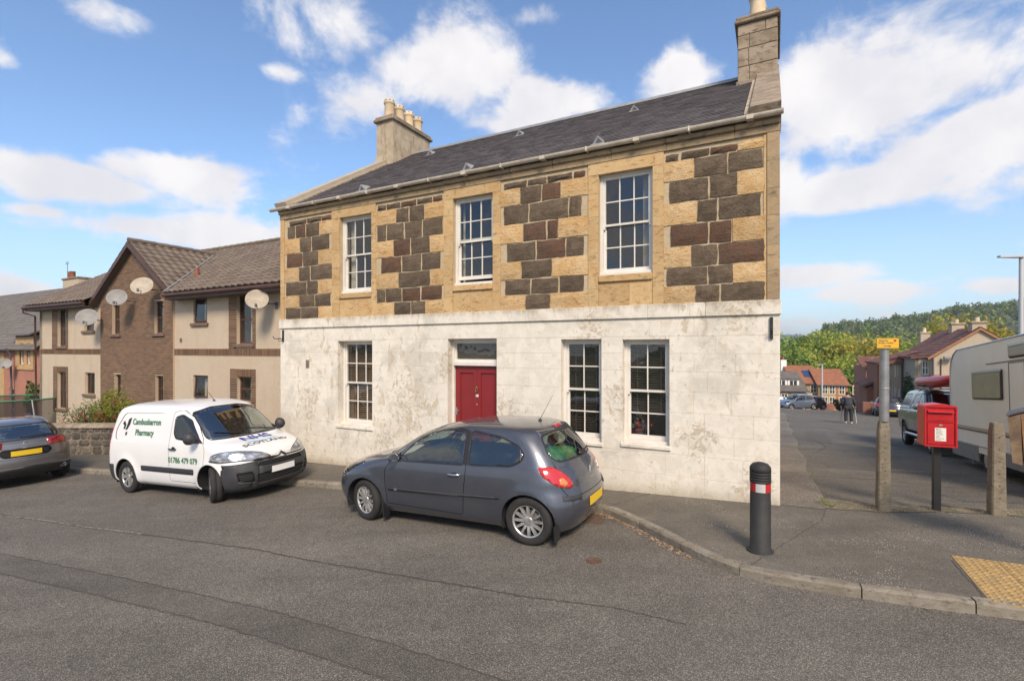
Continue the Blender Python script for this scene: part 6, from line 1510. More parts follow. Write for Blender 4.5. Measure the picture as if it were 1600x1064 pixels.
def circ(x, z, r, n=28): return [(x+r*math.cos(2*math.pi*k/n), z+r*math.sin(2*math.pi*k/n)) for k in range(n)]
def carpaint(name, c, metal=.0, rough=.25, coat=1.0, flake=.0, dirt=.0):
    m, t = newmat(name); n = t.noise(t.co, 2.5, 6, .6); col = t.mix(t.math('MULTIPLY', t.step(n, .35, .75), dirt), c, (.20, .17, .13))
    t.set(t.b, 'Base Color', col); t.set(t.b, 'Metallic', metal); t.set(t.b, 'Roughness', t.math('ADD', t.math('MULTIPLY', n, .12), rough)); t.set(t.b, 'Coat Weight', coat); t.set(t.b, 'Coat Roughness', .05)
def lampmat():
    m, t = newmat('reflector'); v = t.n('ShaderNodeTexVoronoi', {'Vector': t.scalev(t.co, 1, 1, 1.6), 'Scale': 7.0}); n = t.noise(t.co, 9, 3)
    t.set(t.b, 'Base Color', t.mix(t.step(v.outputs['Distance'], .25, .6), (.70, .71, .73), (.40, .41, .42))); t.set(t.b, 'Metallic', .75); t.set(t.b, 'Roughness', .22); t.set(t.b, 'Coat Weight', 1.0)
    t.L.new(t.bump(v.outputs['Distance'], 1.0, .03), t.b.inputs['Normal'])
carpaint('paint_slate', (.066, .073, .094), .5, .26, 1.0, dirt=.12); carpaint('paint_white', (.74, .735, .72), .0, .35, .6, dirt=.05); carpaint('paint_silver_grey', (.22, .21, .21), .7, .25, dirt=.08)
carpaint('paint_navy', (.02, .022, .04), .3, .25, dirt=.05); carpaint('paint_graphite', (.035, .036, .036), .15, .22, dirt=.15); carpaint('paint_black', (.012, .012, .013), .2, .2); carpaint('paint_blue_grey', (.16, .20, .26), .4, .3)
simple('car_trim', (.016, .016, .017), .45); simple('bumper_plastic', (.038, .038, .041), .55, var=.15, vscale=9, bump=.15, bscale=300); simple('shut_line', (.006, .006, .006), .8)
simple('tyre_rubber', (.016, .0155, .015), .85, c2=(.03, .028, .026), vscale=7, bump=.2); simple('alloy', (.66, .65, .63), .32, .7, c2=(.36, .35, .33), vscale=9); simple('chrome', (.75, .75, .76), .12, 1); simple('wheel_well', (.010, .010, .010), .9)
simple('plate_yellow', (.72, .47, .02), .4); simple('plate_white', (.74, .74, .72), .4); simple('seat_cloth', (.03, .03, .032), .9); simple('dash_grey', (.05, .05, .052), .7); simple('brake_disc', (.12, .11, .10), .5, .6)
simple('light_red', (.48, .012, .012), .12, coat=1, spec=.6); simple('light_red_dark', (.22, .006, .008), .15, coat=1); simple('light_amber', (.62, .20, .06), .2, coat=1); lampmat(); simple('green_bag', (.08, .42, .12), .6, c2=(.05, .30, .08), vscale=9)
simple('sign_green', (.03, .16, .07), .5); simple('sign_blue', (.025, .05, .30), .5); simple('sign_skyblue', (.10, .42, .70), .5); simple('rail_metal', (.55, .55, .56), .3, .9)
def wheel(root, x, y, z, R, rr, width, side, style, steer=0.0, name='wheel', rim_mat='alloy'):
    """side +1: outer face towards +y"""
    W = empty(name, (x, y, z)); W.parent = root; W.rotation_euler = (0, 0, steer)
    M_ = Matrix.Rotation(-math.pi/2*side, 4, 'X')     # local +z -> outward
    h = width/2; mb = MB()
    prof = [(rr-.01, -h*.9), (rr+.02, -h), (R-.03, -h), (R-.008, -h*.85), (R, -h*.6), (R, -.004), (R-.006, -.003), (R-.006, .003), (R, .004), (R, h*.6), (R-.008, h*.85), (R-.03, h), (R-.05, h*1.01), (rr+.035, h*1.02), (rr+.012, h*.96), (rr-.002, h*.86)]
    mb.lathe(prof, 48, 0, M_, True, False)
    for gz in (-h*.42, h*.42): mb.lathe([(R+.0006, gz-.004), (R-.004, gz-.003), (R-.004, gz+.003), (R+.0006, gz+.004)], 40, 0, M_, False, False)
    mb.build('tyre', 'tyre_rubber', W, fix=False)
    mb = MB(); mb.lathe([(rr-.001, h*.87), (rr-.014, h*.80), (rr-.018, h*.70)], 40, 0, M_, True, False); mb.lathe([(rr-.018, h*.70), (rr-.03, h*.5), (rr-.035, -h*.8)], 40, 1, M_, True, False)  # inner barrel coloured dark to stand for the shade between the spokes
    if style == 'clio':
        N = 12
        for k in range(N):
            a = 2*math.pi*k/N; Q = M_ @ Matrix.Rotation(a, 4, 'Z'); sp = .05*(1 if k % 2 else -1)*0
            w1, w0 = .0135, .017
            V = [(.045, -w0, h*.62), (.045, w0, h*.62), (rr-.012, w1+sp, h*.80), (rr-.012, -w1+sp, h*.80), (.045, -w0*1.3, h*.35), (.045, w0*1.3, h*.35), (rr-.02, w1*1.3+sp, h*.5), (rr-.02, -w1*1.3+sp, h*.5), (rr*.55, -w0*.9, h*.75), (rr*.55, w0*.9, h*.75)]
            mb.add([Q @ Vector(v) for v in V], [(0, 1, 9, 8), (8, 9, 2, 3), (0, 8, 3, 7, 4), (1, 5, 6, 2, 9), (4, 7, 6, 5)])
    elif style == 'van':
        N = 7
        for k in range(N):
            for o in (-.11, .11):
                a = 2*math.pi*k/N+o; Q = M_ @ Matrix.Rotation(a, 4, 'Z'); V = [(.05, -.014, h*.70), (.05, .014, h*.70), (rr-.012, .026, h*.84), (rr-.012, -.026, h*.84), (.05, -.014, h*.4), (.05, .014, h*.4), (rr-.02, .026, h*.55), (rr-.02, -.026, h*.55)]
                mb.add([Q @ Vector(v) for v in V], [(0, 1, 2, 3), (0, 3, 7, 4), (1, 5, 6, 2), (4, 7, 6, 5)])
    elif style == 'disc':
        mb.lathe([(rr-.01, h*.85), (rr-.05, h*.7), (rr*.6, h*.82), (rr*.3, h*.86), (0, h*.86)], 36, 0, M_)
        for k in range(6): a = k*math.pi/3; Q = M_ @ Matrix.Rotation(a, 4, 'Z'); mb.box(rr*.62, rr*.85, -.03, .03, h*.78, h*.80, 1, M=Q)
    else:
        for k in range(6):
            a = 2*math.pi*k/6; Q = M_ @ Matrix.Rotation(a, 4, 'Z'); V = [(.05, -.03, h*.70), (.05, .03, h*.70), (rr-.012, .03, h*.84), (rr-.012, -.03, h*.84), (.05, -.03, h*.4), (.05, .03, h*.4), (rr-.02, .03, h*.55), (rr-.02, -.03, h*.55)]
            mb.add([Q @ Vector(v) for v in V], [(0, 1, 2, 3), (0, 3, 7, 4), (1, 5, 6, 2), (4, 7, 6, 5)])
    mb.lathe([(.062, h*.55), (.060, h*.70), (.050, h*.76), (.03, h*.78), (0, h*.785)], 20, 0, M_)
    rim = mb.build('rim', [rim_mat, 'wheel_well'], W)
    mb = MB(); mb.lathe([(rr*.75, h*.1), (rr*.75, h*.2), (.05, h*.2)], 28, 0, M_); mb.build('brake_disc', 'brake_disc', W)
    mb = MB(); mb.lathe([(rr-.03, -h*.7), (0, -h*.7)], 24, 0, M_, cap=False); mb.build('inner_hub', 'wheel_well', W)
    return W
def vehicle_common(B, root, wheels, R, arch, well_w=.32, W=.86):
    """wheel arches: open the shell and line it"""
    for xw, zw in wheels:
        fs = B.cut(circ(xw, zw, arch), (1, 0, 0), lambda c, n: c.z < zw+arch+.05 and abs(c.y) > .35)
        B.bm.faces.ensure_lookup_table(); bmesh.ops.delete(B.bm, geom=[f for f in fs], context='FACES')
    B.bm.faces.layers.int['region']
def wells(root, wheels, arch, W, zlow=.15):
    for xw, zw in wheels:
        for s_ in (1, -1):
            mb = MB(); n = 20; a0, a1 = -.35, math.pi+.35; V = []
            for k in range(n+1): a = a0+(a1-a0)*k/n; x, z = xw+(arch+.004)*math.cos(a), zw+(arch+.004)*math.sin(a); V += [(x, s_*(W-.012), z), (x, s_*(W-.42), z)]
            mb.add(V, [(2*i, 2*i+1, 2*i+3, 2*i+2) for i in range(n)], 0, True); mb.add([(xw-arch, s_*(W-.42), zlow), (xw+arch, s_*(W-.42), zlow), (xw+arch, s_*(W-.42), zw+arch), (xw-arch, s_*(W-.42), zw+arch)], [(0, 1, 2, 3)])
            mb.build('wheel_arch_liner', 'wheel_well', root, fix=False)
def lip(root, B, wheels, arch, mat, W, w=.03, out=.006):
    """rolled arch edge following the shell"""
    for xw, zw in wheels:
        for s_ in (1, -1):
            P_ = []; 
            for k in range(33):
                a = -.28+(math.pi+.56)*k/32; x, z = xw+(arch+.008)*math.cos(a), zw+(arch+.008)*math.sin(a)
                h = B.bvh.ray_cast(Vector((x, s_*2, z)), Vector((0, -s_, 0)))[0]
                if h and abs(h.y) > W*.8: P_.append(Vector((x, h.y-s_*.012, z)))
            if len(P_) > 4: mb = MB(); mb.tube(P_, .013, 6); mb.build('arch_lip', mat, root)
def on_shell(B, o, dirv, off=.004):
    """drop a flat mesh onto the shell along dirv"""
    me = o.data; bm = bmesh.new(); bm.from_mesh(me)
    for _ in range(2):
        e = [x for x in bm.edges if x.calc_length() > .05]
        if e: bmesh.ops.subdivide_edges(bm, edges=e, cuts=1)
    bmesh.ops.triangulate(bm, faces=bm.faces); d = Vector(dirv)
    for v in bm.verts:
        h = B.bvh.ray_cast(v.co-d*1.5, d)
        if h[0]: v.co = h[0]+h[1]*(off if h[1].dot(d) < 0 else -off)
    bm.to_mesh(me); bm.free(); return o
def seats(root, rows, W, zs=.38, hb=.62, mat='seat_cloth'):
    for x in rows:
        for y in ((-W*.42, W*.42)):
            mb = MB(); mb.cbox(x-.25, x+.25, y-.24, y+.24, zs-.12, zs+.05, .05); T = Matrix.Translation((x+.25, y, zs)) @ Matrix.Rotation(R_(14), 4, 'Y'); mb.cbox(-.07, .06, -.23, .23, 0, hb, .05, M=T); mb.cbox(-.05, .05, -.13, .13, hb+.04, hb+.22, .04, M=T); mb.build('seat', mat, root, fix=False)
def steering(root, x, y, z, mat='car_trim'):
    mb = MB(); M_ = Matrix.Translation((x, y, z)) @ Matrix.Rotation(R_(-65), 4, 'Y'); mb.tube([M_ @ Vector((.18*math.cos(a*math.pi/10), .18*math.sin(a*math.pi/10), 0)) for a in range(21)], .014, 6, caps=False); mb.tube([M_ @ Vector((-.17, 0, 0)), M_ @ Vector((.17, 0, 0))], .014, 5); mb.tube([M_ @ Vector((0, 0, 0)), M_ @ Vector((0, 0, -.3))], .02, 5); mb.build('steering_wheel', mat, root)
def place(root, p_front, p_rear, xf_, xr_, yside, sx=1.0, sy=1.0, sz=1.0, lift=.0, zfun=None):
    """stand a vehicle so that its two near wheels meet the ground at p_front, p_rear"""
    a, b = Vector(p_front), Vector(p_rear); d = (b-a); d2 = Vector((d.x, d.y)); L = d2.length; ux = Vector((d.x/L, d.y/L, d.z/L)); ang = math.atan2(d.y, d.x)
    k = L/(xr_-xf_) if sx is None else sx
    ux3 = Vector((math.cos(ang), math.sin(ang), 0)); uy3 = Vector((-math.sin(ang), math.cos(ang), 0))
    o = a-ux3*(xf_*k)-uy3*(yside*sy); g = zfun or (lambda X, Y: zp(X, Y)-.11)
    pitch = math.atan2(b.z-a.z, L); fr = a-uy3*2*yside*sy; roll = math.atan2(g(fr.x, fr.y)-g(a.x, a.y), 2*abs(yside)*sy)*(1 if yside < 0 else -1)
    z0 = (a.z+g((a-uy3*2*yside*sy).x, (a-uy3*2*yside*sy).y))/2-xf_*k*math.tan(pitch)
    root.matrix_world = Matrix.Translation((o.x, o.y, z0+lift)) @ Matrix.Rotation(ang, 4, 'Z') @ Matrix.Rotation(-pitch, 4, 'Y') @ Matrix.Rotation(roll, 4, 'X') @ Matrix.Diagonal((k, sy, sz, 1))
    return k
# ================================================================== the grey three door hatchback
def hatchback(label, paint, name='hatchback_car', detail=True, plate='plate_yellow', tail=True, cat='car', group=None):
    root = empty(name, (0, 0, 0), 0, label, cat, group)
    Wd = .845; L = 3.99; wh = [(.81, .30), (3.385, .30)]; R = .305; arch = .352
    LV = [# z    xf    xr     W     Df   nf   Dr    nr
          (.17, .22, 3.86, .74, .45, 2.6, .35, 3.0), (.24, .10, 3.90, .80, .50, 2.6, .38, 3.0), (.36, .03, 3.97, .835, .52, 2.5, .42, 2.9), (.50, .00, 3.99, .85, .55, 2.4, .46, 2.8), (.60, .02, 3.975, .855, .58, 2.3, .48, 2.6), (.70, .07, 3.94, .855, .62, 2.3, .50, 2.5),
          (.78, .20, 3.925, .85, .66, 2.4, .50, 2.5), (.86, .42, 3.90, .838, .70, 2.6, .50, 2.4), (.93, .70, 3.87, .822, .66, 2.6, .50, 2.4), (.98, .95, 3.845, .803, .56, 2.4, .50, 2.3), (1.06, 1.12, 3.80, .775, .50, 2.3, .48, 2.3), (1.18, 1.33, 3.72, .735, .46, 2.3, .46, 2.3),
          (1.30, 1.56, 3.625, .692, .42, 2.3, .44, 2.3), (1.39, 1.80, 3.55, .648, .40, 2.3, .46, 2.3), (1.435, 2.0, 3.46, .595, .42, 2.3, .50, 2.3), (1.465, 2.15, 3.28, .49, .46, 2.2, .5, 2.2), (1.482, 2.3, 3.10, .33, .4, 2.1, .4, 2.1), (1.489, 2.45, 2.9, .10, .2, 2.1, .2, 2.1)]
    def wx(x, z): 
        u = (x-2.1)/1.9; return 1-.030*abs(u)**3-(.018 if z < .5 else 0)*max(0, 1-abs(u)*1.6)
    B = Body(LV, 72 if detail else 44, wx, wh, R, .022, ns=70 if detail else 36)
    side = lambda c, n: abs(n.y) > .45; rear = lambda c, n: n.x > .25 and c.x > 3.3; frontc = lambda c, n: n.x < -.1 and c.x < 2.2
    vehicle_common(B, root, wh, R, arch)
    if detail:
        door = rnd_poly([(1.22, .30), (2.46, .27), (2.535, .80), (2.545, 1.40), (2.25, 1.44), (1.75, 1.33), (1.36, 1.03), (1.19, .80)], .06, 3)
        B.seam(door, (1, 0, 0), side, .008)
        B.seam([(-.64, .60), (.64, .60), (.70, .78), (.62, 1.02), (.53, 1.40), (-.53, 1.40), (-.62, 1.02), (-.70, .78)], (0, 1, 0), rear, .008)
        B.region('bumper_strip', 'bumper_plastic', [(1.26, .505), (3.02, .555), (3.02, .585), (1.26, .542)], (1, 0, 0), side, .010)
    g1 = rnd_poly([(1.44, .955), (2.475, .965), (2.475, 1.385), (2.2, 1.398), (1.93, 1.345), (1.70, 1.225), (1.5, 1.055)], .03, 2); g2 = rnd_poly([(2.57, .968), (3.17, .985), (3.30, 1.05), (3.33, 1.13), (3.24, 1.23), (3.0, 1.325), (2.57, 1.39)], .045, 3)
    B.region('side_window', 'car_glass', g1, (1, 0, 0), side, -.004, seal=.022); B.region('side_window', 'car_glass', g2, (1, 0, 0), side, -.004, seal=.02)
    if detail:
        B.region('window_post', 'car_trim', [(2.48, .96), (2.565, .96), (2.555, 1.395), (2.485, 1.395)], (1, 0, 0), side, .002)
    B.region('windscreen', 'car_glass', rnd_poly([(-.66, 1.02), (.66, 1.02), (.55, 1.385), (.2, 1.43), (-.2, 1.43), (-.55, 1.385)], .05, 3), (0, 1, 0), lambda c, n: n.x < -.15 and c.x < 2.3 and c.z > .95, -.003, seal=.02)
    B.region('rear_window', 'car_glass', rnd_poly([(-.56, 1.035), (.56, 1.035), (.60, 1.12), (.50, 1.335), (.25, 1.365), (-.25, 1.365), (-.50, 1.335), (-.60, 1.12)], .06, 3), (0, 1, 0), rear, -.003, seal=.022)
    q = 1/math.sqrt(2)
    for sg in (1, -1):
        H = (q, -q*sg, 0) if sg > 0 else (q, q, 0)     # seen from the rear corner
        # lamp outlines measured along the shell: project on an axis between the side and the tail
        ax = (.62, -.785*sg, 0)
        cnd = lambda c, n, s_=sg: c.y*s_ > .35 and c.x > 3.3 and n.z < .8
        B.region('tail_light', 'light_red', rnd_poly([(1.58, .985), (1.76, .975), (1.93, .86), (2.005, .73), (1.93, .705), (1.74, .76), (1.60, .88)], .03, 2), ax, cnd, .010, label=None)
        if detail: B.region('reversing_light', 'light_amber', rnd_poly([(1.80, .84), (1.86, .84), (1.92, .755), (1.86, .735), (1.79, .77)], .02, 2), ax, cnd, .013)
        ax2 = (-.70, -.714*sg, 0)
        cn2 = lambda c, n, s_=sg: c.y*s_ > .3 and c.x < 1.1 and c.z > .5
        B.region('headlight', 'lamp_glass', rnd_poly([(-.50, .62), (-.66, .60), (-.92, .72), (-1.08, .86), (-1.0, .88), (-.66, .80)], .03, 2), ax2, cn2, .004)
    B.region('lower_grille', 'car_trim', rnd_poly([(-.5, .26), (.5, .26), (.55, .42), (-.55, .42)], .04, 2), (0, 1, 0), frontc, -.01)
    if detail:
        for sg in (1, -1): B.region('rear_bumper_strip', 'bumper_plastic', [(1.80, .575), (2.09, .55), (2.10, .605), (1.80, .632)], (.62, -.785*sg, 0), lambda c, n, s_=sg: c.y*s_ > .3 and c.x > 3.4, .010)
        B.region('high_brake_light', 'light_red', [(-.13, 1.405), (.13, 1.405), (.11, 1.428), (-.11, 1.428)], (0, 1, 0), lambda c, n: c.x > 3.2 and c.z > 1.3, .006)
        B.seam([(-.88, .46), (.88, .46), (.88, .605), (-.88, .605)], (0, 1, 0), lambda c, n: c.x > 3.72 and abs(c.y) > .60, .006) if False else None
    B.finish(root, paint)
    wells(root, wh, arch, .85); lip(root, B, wh, arch, paint, .85)
    mb = MB(); mb.box(.35, 3.75, -.70, .70, .165, .20); mb.box(1.2, 3.2, -.62, .62, .21, .30); mb.build('floor_pan', 'wheel_well', root)
    tyn = 'clio'
    for i, (xw, zw) in enumerate(wh):
        for s_ in (1, -1): wheel(root, xw, s_*(.745), R, R, .205, .19, s_, tyn, steer=(R_(-14) if i == 0 and detail else 0))
    seats(root, (1.95, 2.85), .85, .42); steering(root, 1.62, .36, .86)
    mb = MB(); mb.cbox(1.12, 1.55, -.70, .70, .60, .93, .06); mb.build('dashboard', 'dash_grey', root, fix=False); mb = MB(); mb.box(3.30, 3.78, -.60, .60, .86, .89); mb.build('parcel_shelf', 'seat_cloth', root)
    for s_ in (1, -1):
        m_ = MB(); M_ = Matrix.Translation((1.42, s_*.90, 1.0)); 
        P_ = []
        for k in range(9):
            a = math.pi*k/8; 
        prof = [(.0, 0), (.05, .02), (.075, .06), (.083, .10), (.083, .115)]
        Q = M_ @ Matrix.Rotation(math.pi/2, 4, 'Y') @ Matrix.Diagonal((.78, 1.12, 1, 1))
        m_.lathe([(max(.001, r), z-.09) for r, z in prof], 16, 0, Q, True, False); mo = m_.build('wing_mirror', paint if detail else 'car_trim', root); m2 = MB(); m2.lathe([(.078, .02), (.0, .02)], 16, 0, Q, cap=False); m2.build('mirror_glass', 'chrome', mo, fix=False)
        m2 = MB(); m2.tube([(1.40, s_*.78, .965), (1.40, s_*.86, .98)], .022, 6); m2.prism([(1.36, s_*.785, .94), (1.50, s_*.775, .94), (1.44, s_*.765, 1.06)], (0, s_*.012, 0)); m2.build('mirror_arm', 'car_trim', mo)
        if detail:
            h = B.bvh.ray_cast(Vector((2.36, s_*2, .815)), Vector((0, -s_, 0)))[0]; y = h.y
            m2 = MB(); m2.lathe([(.001, -.004), (.06, 0), (.062, .001)], 16, 0, Matrix.Translation((2.37, y-s_*.0, .812)) @ Matrix.Rotation(math.pi/2*s_*-1, 4, 'X') @ Matrix.Diagonal((1, .62, 1, 1))); m2.build('handle_cup', 'shut_line', root)
            m2 = MB(); m2.tube([(2.27, y, .822), (2.285, y+s_*.030, .824), (2.36, y+s_*.036, .826), (2.44, y+s_*.032, .828), (2.455, y, .828)], [.010, .013, .014, .013, .010], 8); m2.build('door_handle', 'chrome', root)
            m2 = MB(); h2 = B.bvh.ray_cast(Vector((1.40, s_*2, .535)), Vector((0, -s_, 0)))[0]; m2.box(1.37, 1.42, min(h2.y, h2.y+s_*.016), max(h2.y, h2.y+s_*.016), .512, .545); m2.build('badge', 'chrome', root)
            m2 = MB(); yb = .80; m2.box(1.155, 1.175, s_*yb-.07, s_*yb+.07, .10, .30); m2.box(3.735, 3.755, s_*yb-.07, s_*yb+.07, .10, .30); m2.build('mud_flap', 'car_trim', root)['kind'] = 'stuff'
    # rear number plate set into the bumper
    def rx(y, z): h = B.bvh.ray_cast(Vector((6, y, z)), Vector((-1, 0, 0))); return h[0].x if h[0] else 3.9
    zc, hw, hh = .475, .26, .058; xs = rx(0, zc)+.004; mb = MB(); n = 8; V = []
    for k in range(n+1): y = -hw+2*hw*k/n; x = rx(y, zc)+.006; V += [(x, y, zc-hh), (x, y, zc+hh)]
    mb.add(V, [(2*i, 2*i+2, 2*i+3, 2*i+1) for i in range(n)]); mb.build('number_plate', plate, root, fix=False)
    V = []; mb = MB(); n = 8
    for k in range(n+1): y = -hw+2*hw*k/n; h = B.bvh.ray_cast(Vector((-3, y, .36)), Vector((1, 0, 0)))[0]; V += [(h.x-.006, y, .31), (h.x-.006, y, .42)]
    mb.add(V, [(2*i, 2*i+2, 2*i+3, 2*i+1) for i in range(n)]); mb.build('number_plate', 'plate_white', root, fix=False)
    if detail:
        # aerial, rear wiper, badge, rear shelf bag
        zr = B.bvh.ray_cast(Vector((3.25, 0, 3)), Vector((0, 0, -1)))[0].z
        mb = MB(); mb.lathe([(.03, 0), (.022, .015), (.008, .03)], 10, 0, Matrix.Translation((3.25, 0, zr))); mb.tube([(3.25, 0, zr+.02), (3.45, 0, zr+.36)], [.004, .002], 5); mb.build('aerial', 'car_trim', root)
        mb = MB(); P_ = []
        for k in range(9): y = -.05+.50*k/8; z = 1.065+.0*k; P_.append(Vector((rx(y, z)+.014, y, z)))
        mb.tube(P_, .008, 6); mb.lathe([(.03, 0), (.02, .03), (0, .035)], 10, 0, Matrix.Translation((rx(-.05, 1.05), -.05, 1.055)) @ Matrix.Rotation(math.pi/2, 4, 'Y')); mb.build('rear_wiper', 'car_trim', root)
        mb = MB(); xr_ = rx(0, .83)+.004
        s = .055; dz = .83
        for a, b in (((0, 1), (.62, 0)), ((.62, 0), (0, -1)), ((0, -1), (-.62, 0)), ((-.62, 0), (0, 1))):
            A_, B_ = Vector((xr_, a[0]*s, dz+a[1]*s)), Vector((xr_, b[0]*s, dz+b[1]*s)); A2, B2 = Vector((xr_, a[0]*s*.45, dz+a[1]*s*.5)), Vector((xr_, b[0]*s*.45, dz+b[1]*s*.5)); mb.prism([A_, B_, B2, A2], (.006, 0, 0))
        mb.build('badge', 'chrome', root)
        T = Matrix(((0, 0, 1, rx(0, .735)+.004), (1, 0, 0, 0.0), (0, 1, 0, .72), (0, 0, 0, 1)))
        textobj('lettering', 'CLIO', .04, 'chrome', T, root, .001, kx=1.3)
        mb = MB()
        for k in range(3): mb.cbox(3.32, 3.62, -.50+.3*k, -.22+.3*k, .892, 1.06+.05*(k % 2), .05)
        mb.build('green_bag', 'green_bag', None); gb = COL.objects[-1] if False else bpy.data.objects['green_bag']; gb['label'] = 'bright green shopping bag behind the rear window of the grey hatchback'; gb['category'] = 'bag'
        for sg in (1,): mb = MB(); mb.box(3.30, 3.32, -.55, .55, .86, 1.0); mb.build('seat_back_shelf', 'seat_cloth', root)
        return root, gb, B
    return root, None, B
import sys
sys.path.insert(0, '') if False else None
def gpt(px, py, dz=-.11):
    a, b = (px-800)/780., (546-py)/780.; Y = 10.
    for i in range(60): z = zp(a*Y, Y)+dz; Y = .5*Y+.5*(z-2.4)/b
    return (a*Y, Y, zp(a*Y, Y)+dz)
hatch, bag, HBd = hatchback('dark slate grey three door hatchback parked at the kerb before the red door', 'paint_slate')
kx_ = place(hatch, gpt(572, 812.5), gpt(825.5, 853), .81, 3.385, -.84, None, 1.06, 1.075)
bag.matrix_world = hatch.matrix_world.copy()
# ================================================================== white panel van
van = empty('delivery_van', (0, 0, 0), 0, 'white delivery van with green pharmacy lettering and front wheels turned, parked at the kerb', 'van')
VWh = [(.93, .33), (3.658, .33)]; VR = .325; VA = .385
LV = [(.20, .22, 4.30, .78, .50, 3.0, .20, 4.0), (.27, .10, 4.33, .86, .55, 2.9, .22, 4.0), (.42, .02, 4.37, .895, .58, 2.8, .22, 4.0), (.56, .00, 4.38, .90, .60, 2.6, .22, 4.2), (.68, .02, 4.37, .905, .62, 2.5, .22, 4.2), (.80, .06, 4.36, .905, .66, 2.5, .22, 4.4), (.90, .14, 4.35, .90, .70, 2.6, .22, 4.4),
      (.98, .32, 4.35, .892, .72, 2.7, .22, 4.4), (1.05, .58, 4.34, .882, .66, 2.7, .22, 4.4), (1.10, .82, 4.335, .872, .58, 2.6, .22, 4.4), (1.20, .98, 4.32, .855, .52, 2.5, .22, 4.4), (1.40, 1.24, 4.27, .822, .48, 2.5, .24, 4.2), (1.60, 1.52, 4.20, .785, .46, 2.5, .26, 4.0), (1.70, 1.70, 4.14, .755, .46, 2.6, .30, 3.6),
      (1.755, 1.88, 4.06, .69, .5, 2.5, .36, 3.2), (1.79, 2.02, 3.96, .58, .5, 2.4, .4, 2.8), (1.81, 2.2, 3.80, .38, .4, 2.2, .4, 2.4), (1.817, 2.4, 3.6, .10, .2, 2.1, .2, 2.1)]
def vwx(x, z): return 1-.025*max(0, (1.2-x)/1.2)**2
VB = Body(LV, 80, vwx, VWh, VR, .024, ns=80)
vehicle_common(VB, van, VWh, VR, VA)
side = lambda c, n: abs(n.y) > .45; fr = lambda c, n: n.x < -.05 and c.x < 1.0; q = .7071
# lower unpainted bumper wraps the corner
VB.region('front_bumper', 'bumper_plastic', [(-1, .15), (1, .15), (1, .70), (.62, .735), (-.62, .735), (-1, .70)], (0, 1, 0), lambda c, n: c.x < .60 and not (abs(n.y) > .80 and c.x > .56), .006)
VB.region('front_bumper', 'bumper_plastic', [(-.2, .15), (.60, .15), (.585, .62), (.42, .70), (-.2, .74)], (1, 0, 0), lambda c, n: c.x < .62 and abs(n.y) > .3, .006)
VB.seam(rnd_poly([(1.10, .34), (2.16, .34), (2.18, 1.10), (2.12, 1.66), (1.88, 1.69), (1.52, 1.50), (1.20, 1.16), (1.06, .98)], .05, 3), (1, 0, 0), side, .009)
VB.seam(rnd_poly([(2.24, .36), (4.26, .36), (4.26, 1.66), (2.24, 1.68)], .04, 3), (1, 0, 0), side, .004) if False else None
pan = rnd_poly([(2.32, 1.06), (4.06, 1.09), (4.06, 1.30), (3.80, 1.63), (2.44, 1.64), (2.32, 1.50)], .10, 4)
VB.cut(pan, (1, 0, 0), side, VB.reg('window_pressing', 'paint_white', -.012, 'body', 0)); 
VB.region('side_window', 'car_glass', rnd_poly([(1.24, 1.10), (1.98, 1.16), (2.055, 1.26), (2.05, 1.55), (1.86, 1.60), (1.62, 1.49), (1.33, 1.20)], .05, 3), (1, 0, 0), side, -.004, seal=.018)
VB.region('side_moulding', 'bumper_plastic', rnd_poly([(1.40, .495), (3.10, .50), (3.10, .60), (1.40, .60)], .025, 2), (1, 0, 0), side, .012)
VB.region('windscreen', 'windscreen_glass', rnd_poly([(-.76, 1.15), (.76, 1.15), (.66, 1.62), (.3, 1.69), (-.3, 1.69), (-.66, 1.62)], .05, 3), (0, 1, 0), lambda c, n: n.x < -.15 and c.x < 2.2 and c.z > 1.05, -.003, seal=.025)
fc = lambda c, n: c.x < .75 and n.x < -.02
VB.region('upper_grille', 'shut_line', [(-.52, .635), (.52, .635), (.46, .70), (-.46, .70)], (0, 1, 0), fc, -.012)
VB.region('lower_grille', 'shut_line', rnd_poly([(-.50, .33), (.50, .33), (.54, .50), (-.54, .50)], .03, 2), (0, 1, 0), fc, -.014)
for sg in (1, -1):
    ax = (.60, -.80*sg, 0)
    VB.region('headlight', 'reflector', rnd_poly([(-.41, .745), (-.46, .82), (-.47, .985), (-.36, .99), (-.10, .90), (.10, .78), (.09, .755)][::-1] if False else [(-.34, .75), (-.52, .79), (-.50, .965), (-.38, .965), (-.22, .875), (-.15, .79), (-.2, .765)], .03, 2), ax, lambda c, n, s_=sg: c.y*s_ > .25 and c.x < .9 and c.z > .65, .004, seal=.012)
    VB.region('fog_light_bezel', 'shut_line', rnd_poly([(.56*sg, .36), (.80*sg, .40), (.82*sg, .55), (.60*sg, .56)], .03, 2), (0, 1, 0), lambda c, n, s_=sg: c.y*s_ > .4 and c.x < .6 and n.x < -.1, -.014)
    VB.region('tail_light', 'light_red', rnd_poly([(.78*sg, .75), (.90*sg, .75), (.90*sg, 1.45), (.80*sg, 1.45)], .03, 2), (0, 1, 0), lambda c, n, s_=sg: c.y*s_ > .6 and c.x > 4.1 and n.x > .6, .008)
VB.region('rear_bumper', 'bumper_plastic', [(4.05, .15), (4.45, .15), (4.45, .58), (4.08, .58)], (1, 0, 0), lambda c, n: c.x > 4.0, .008)
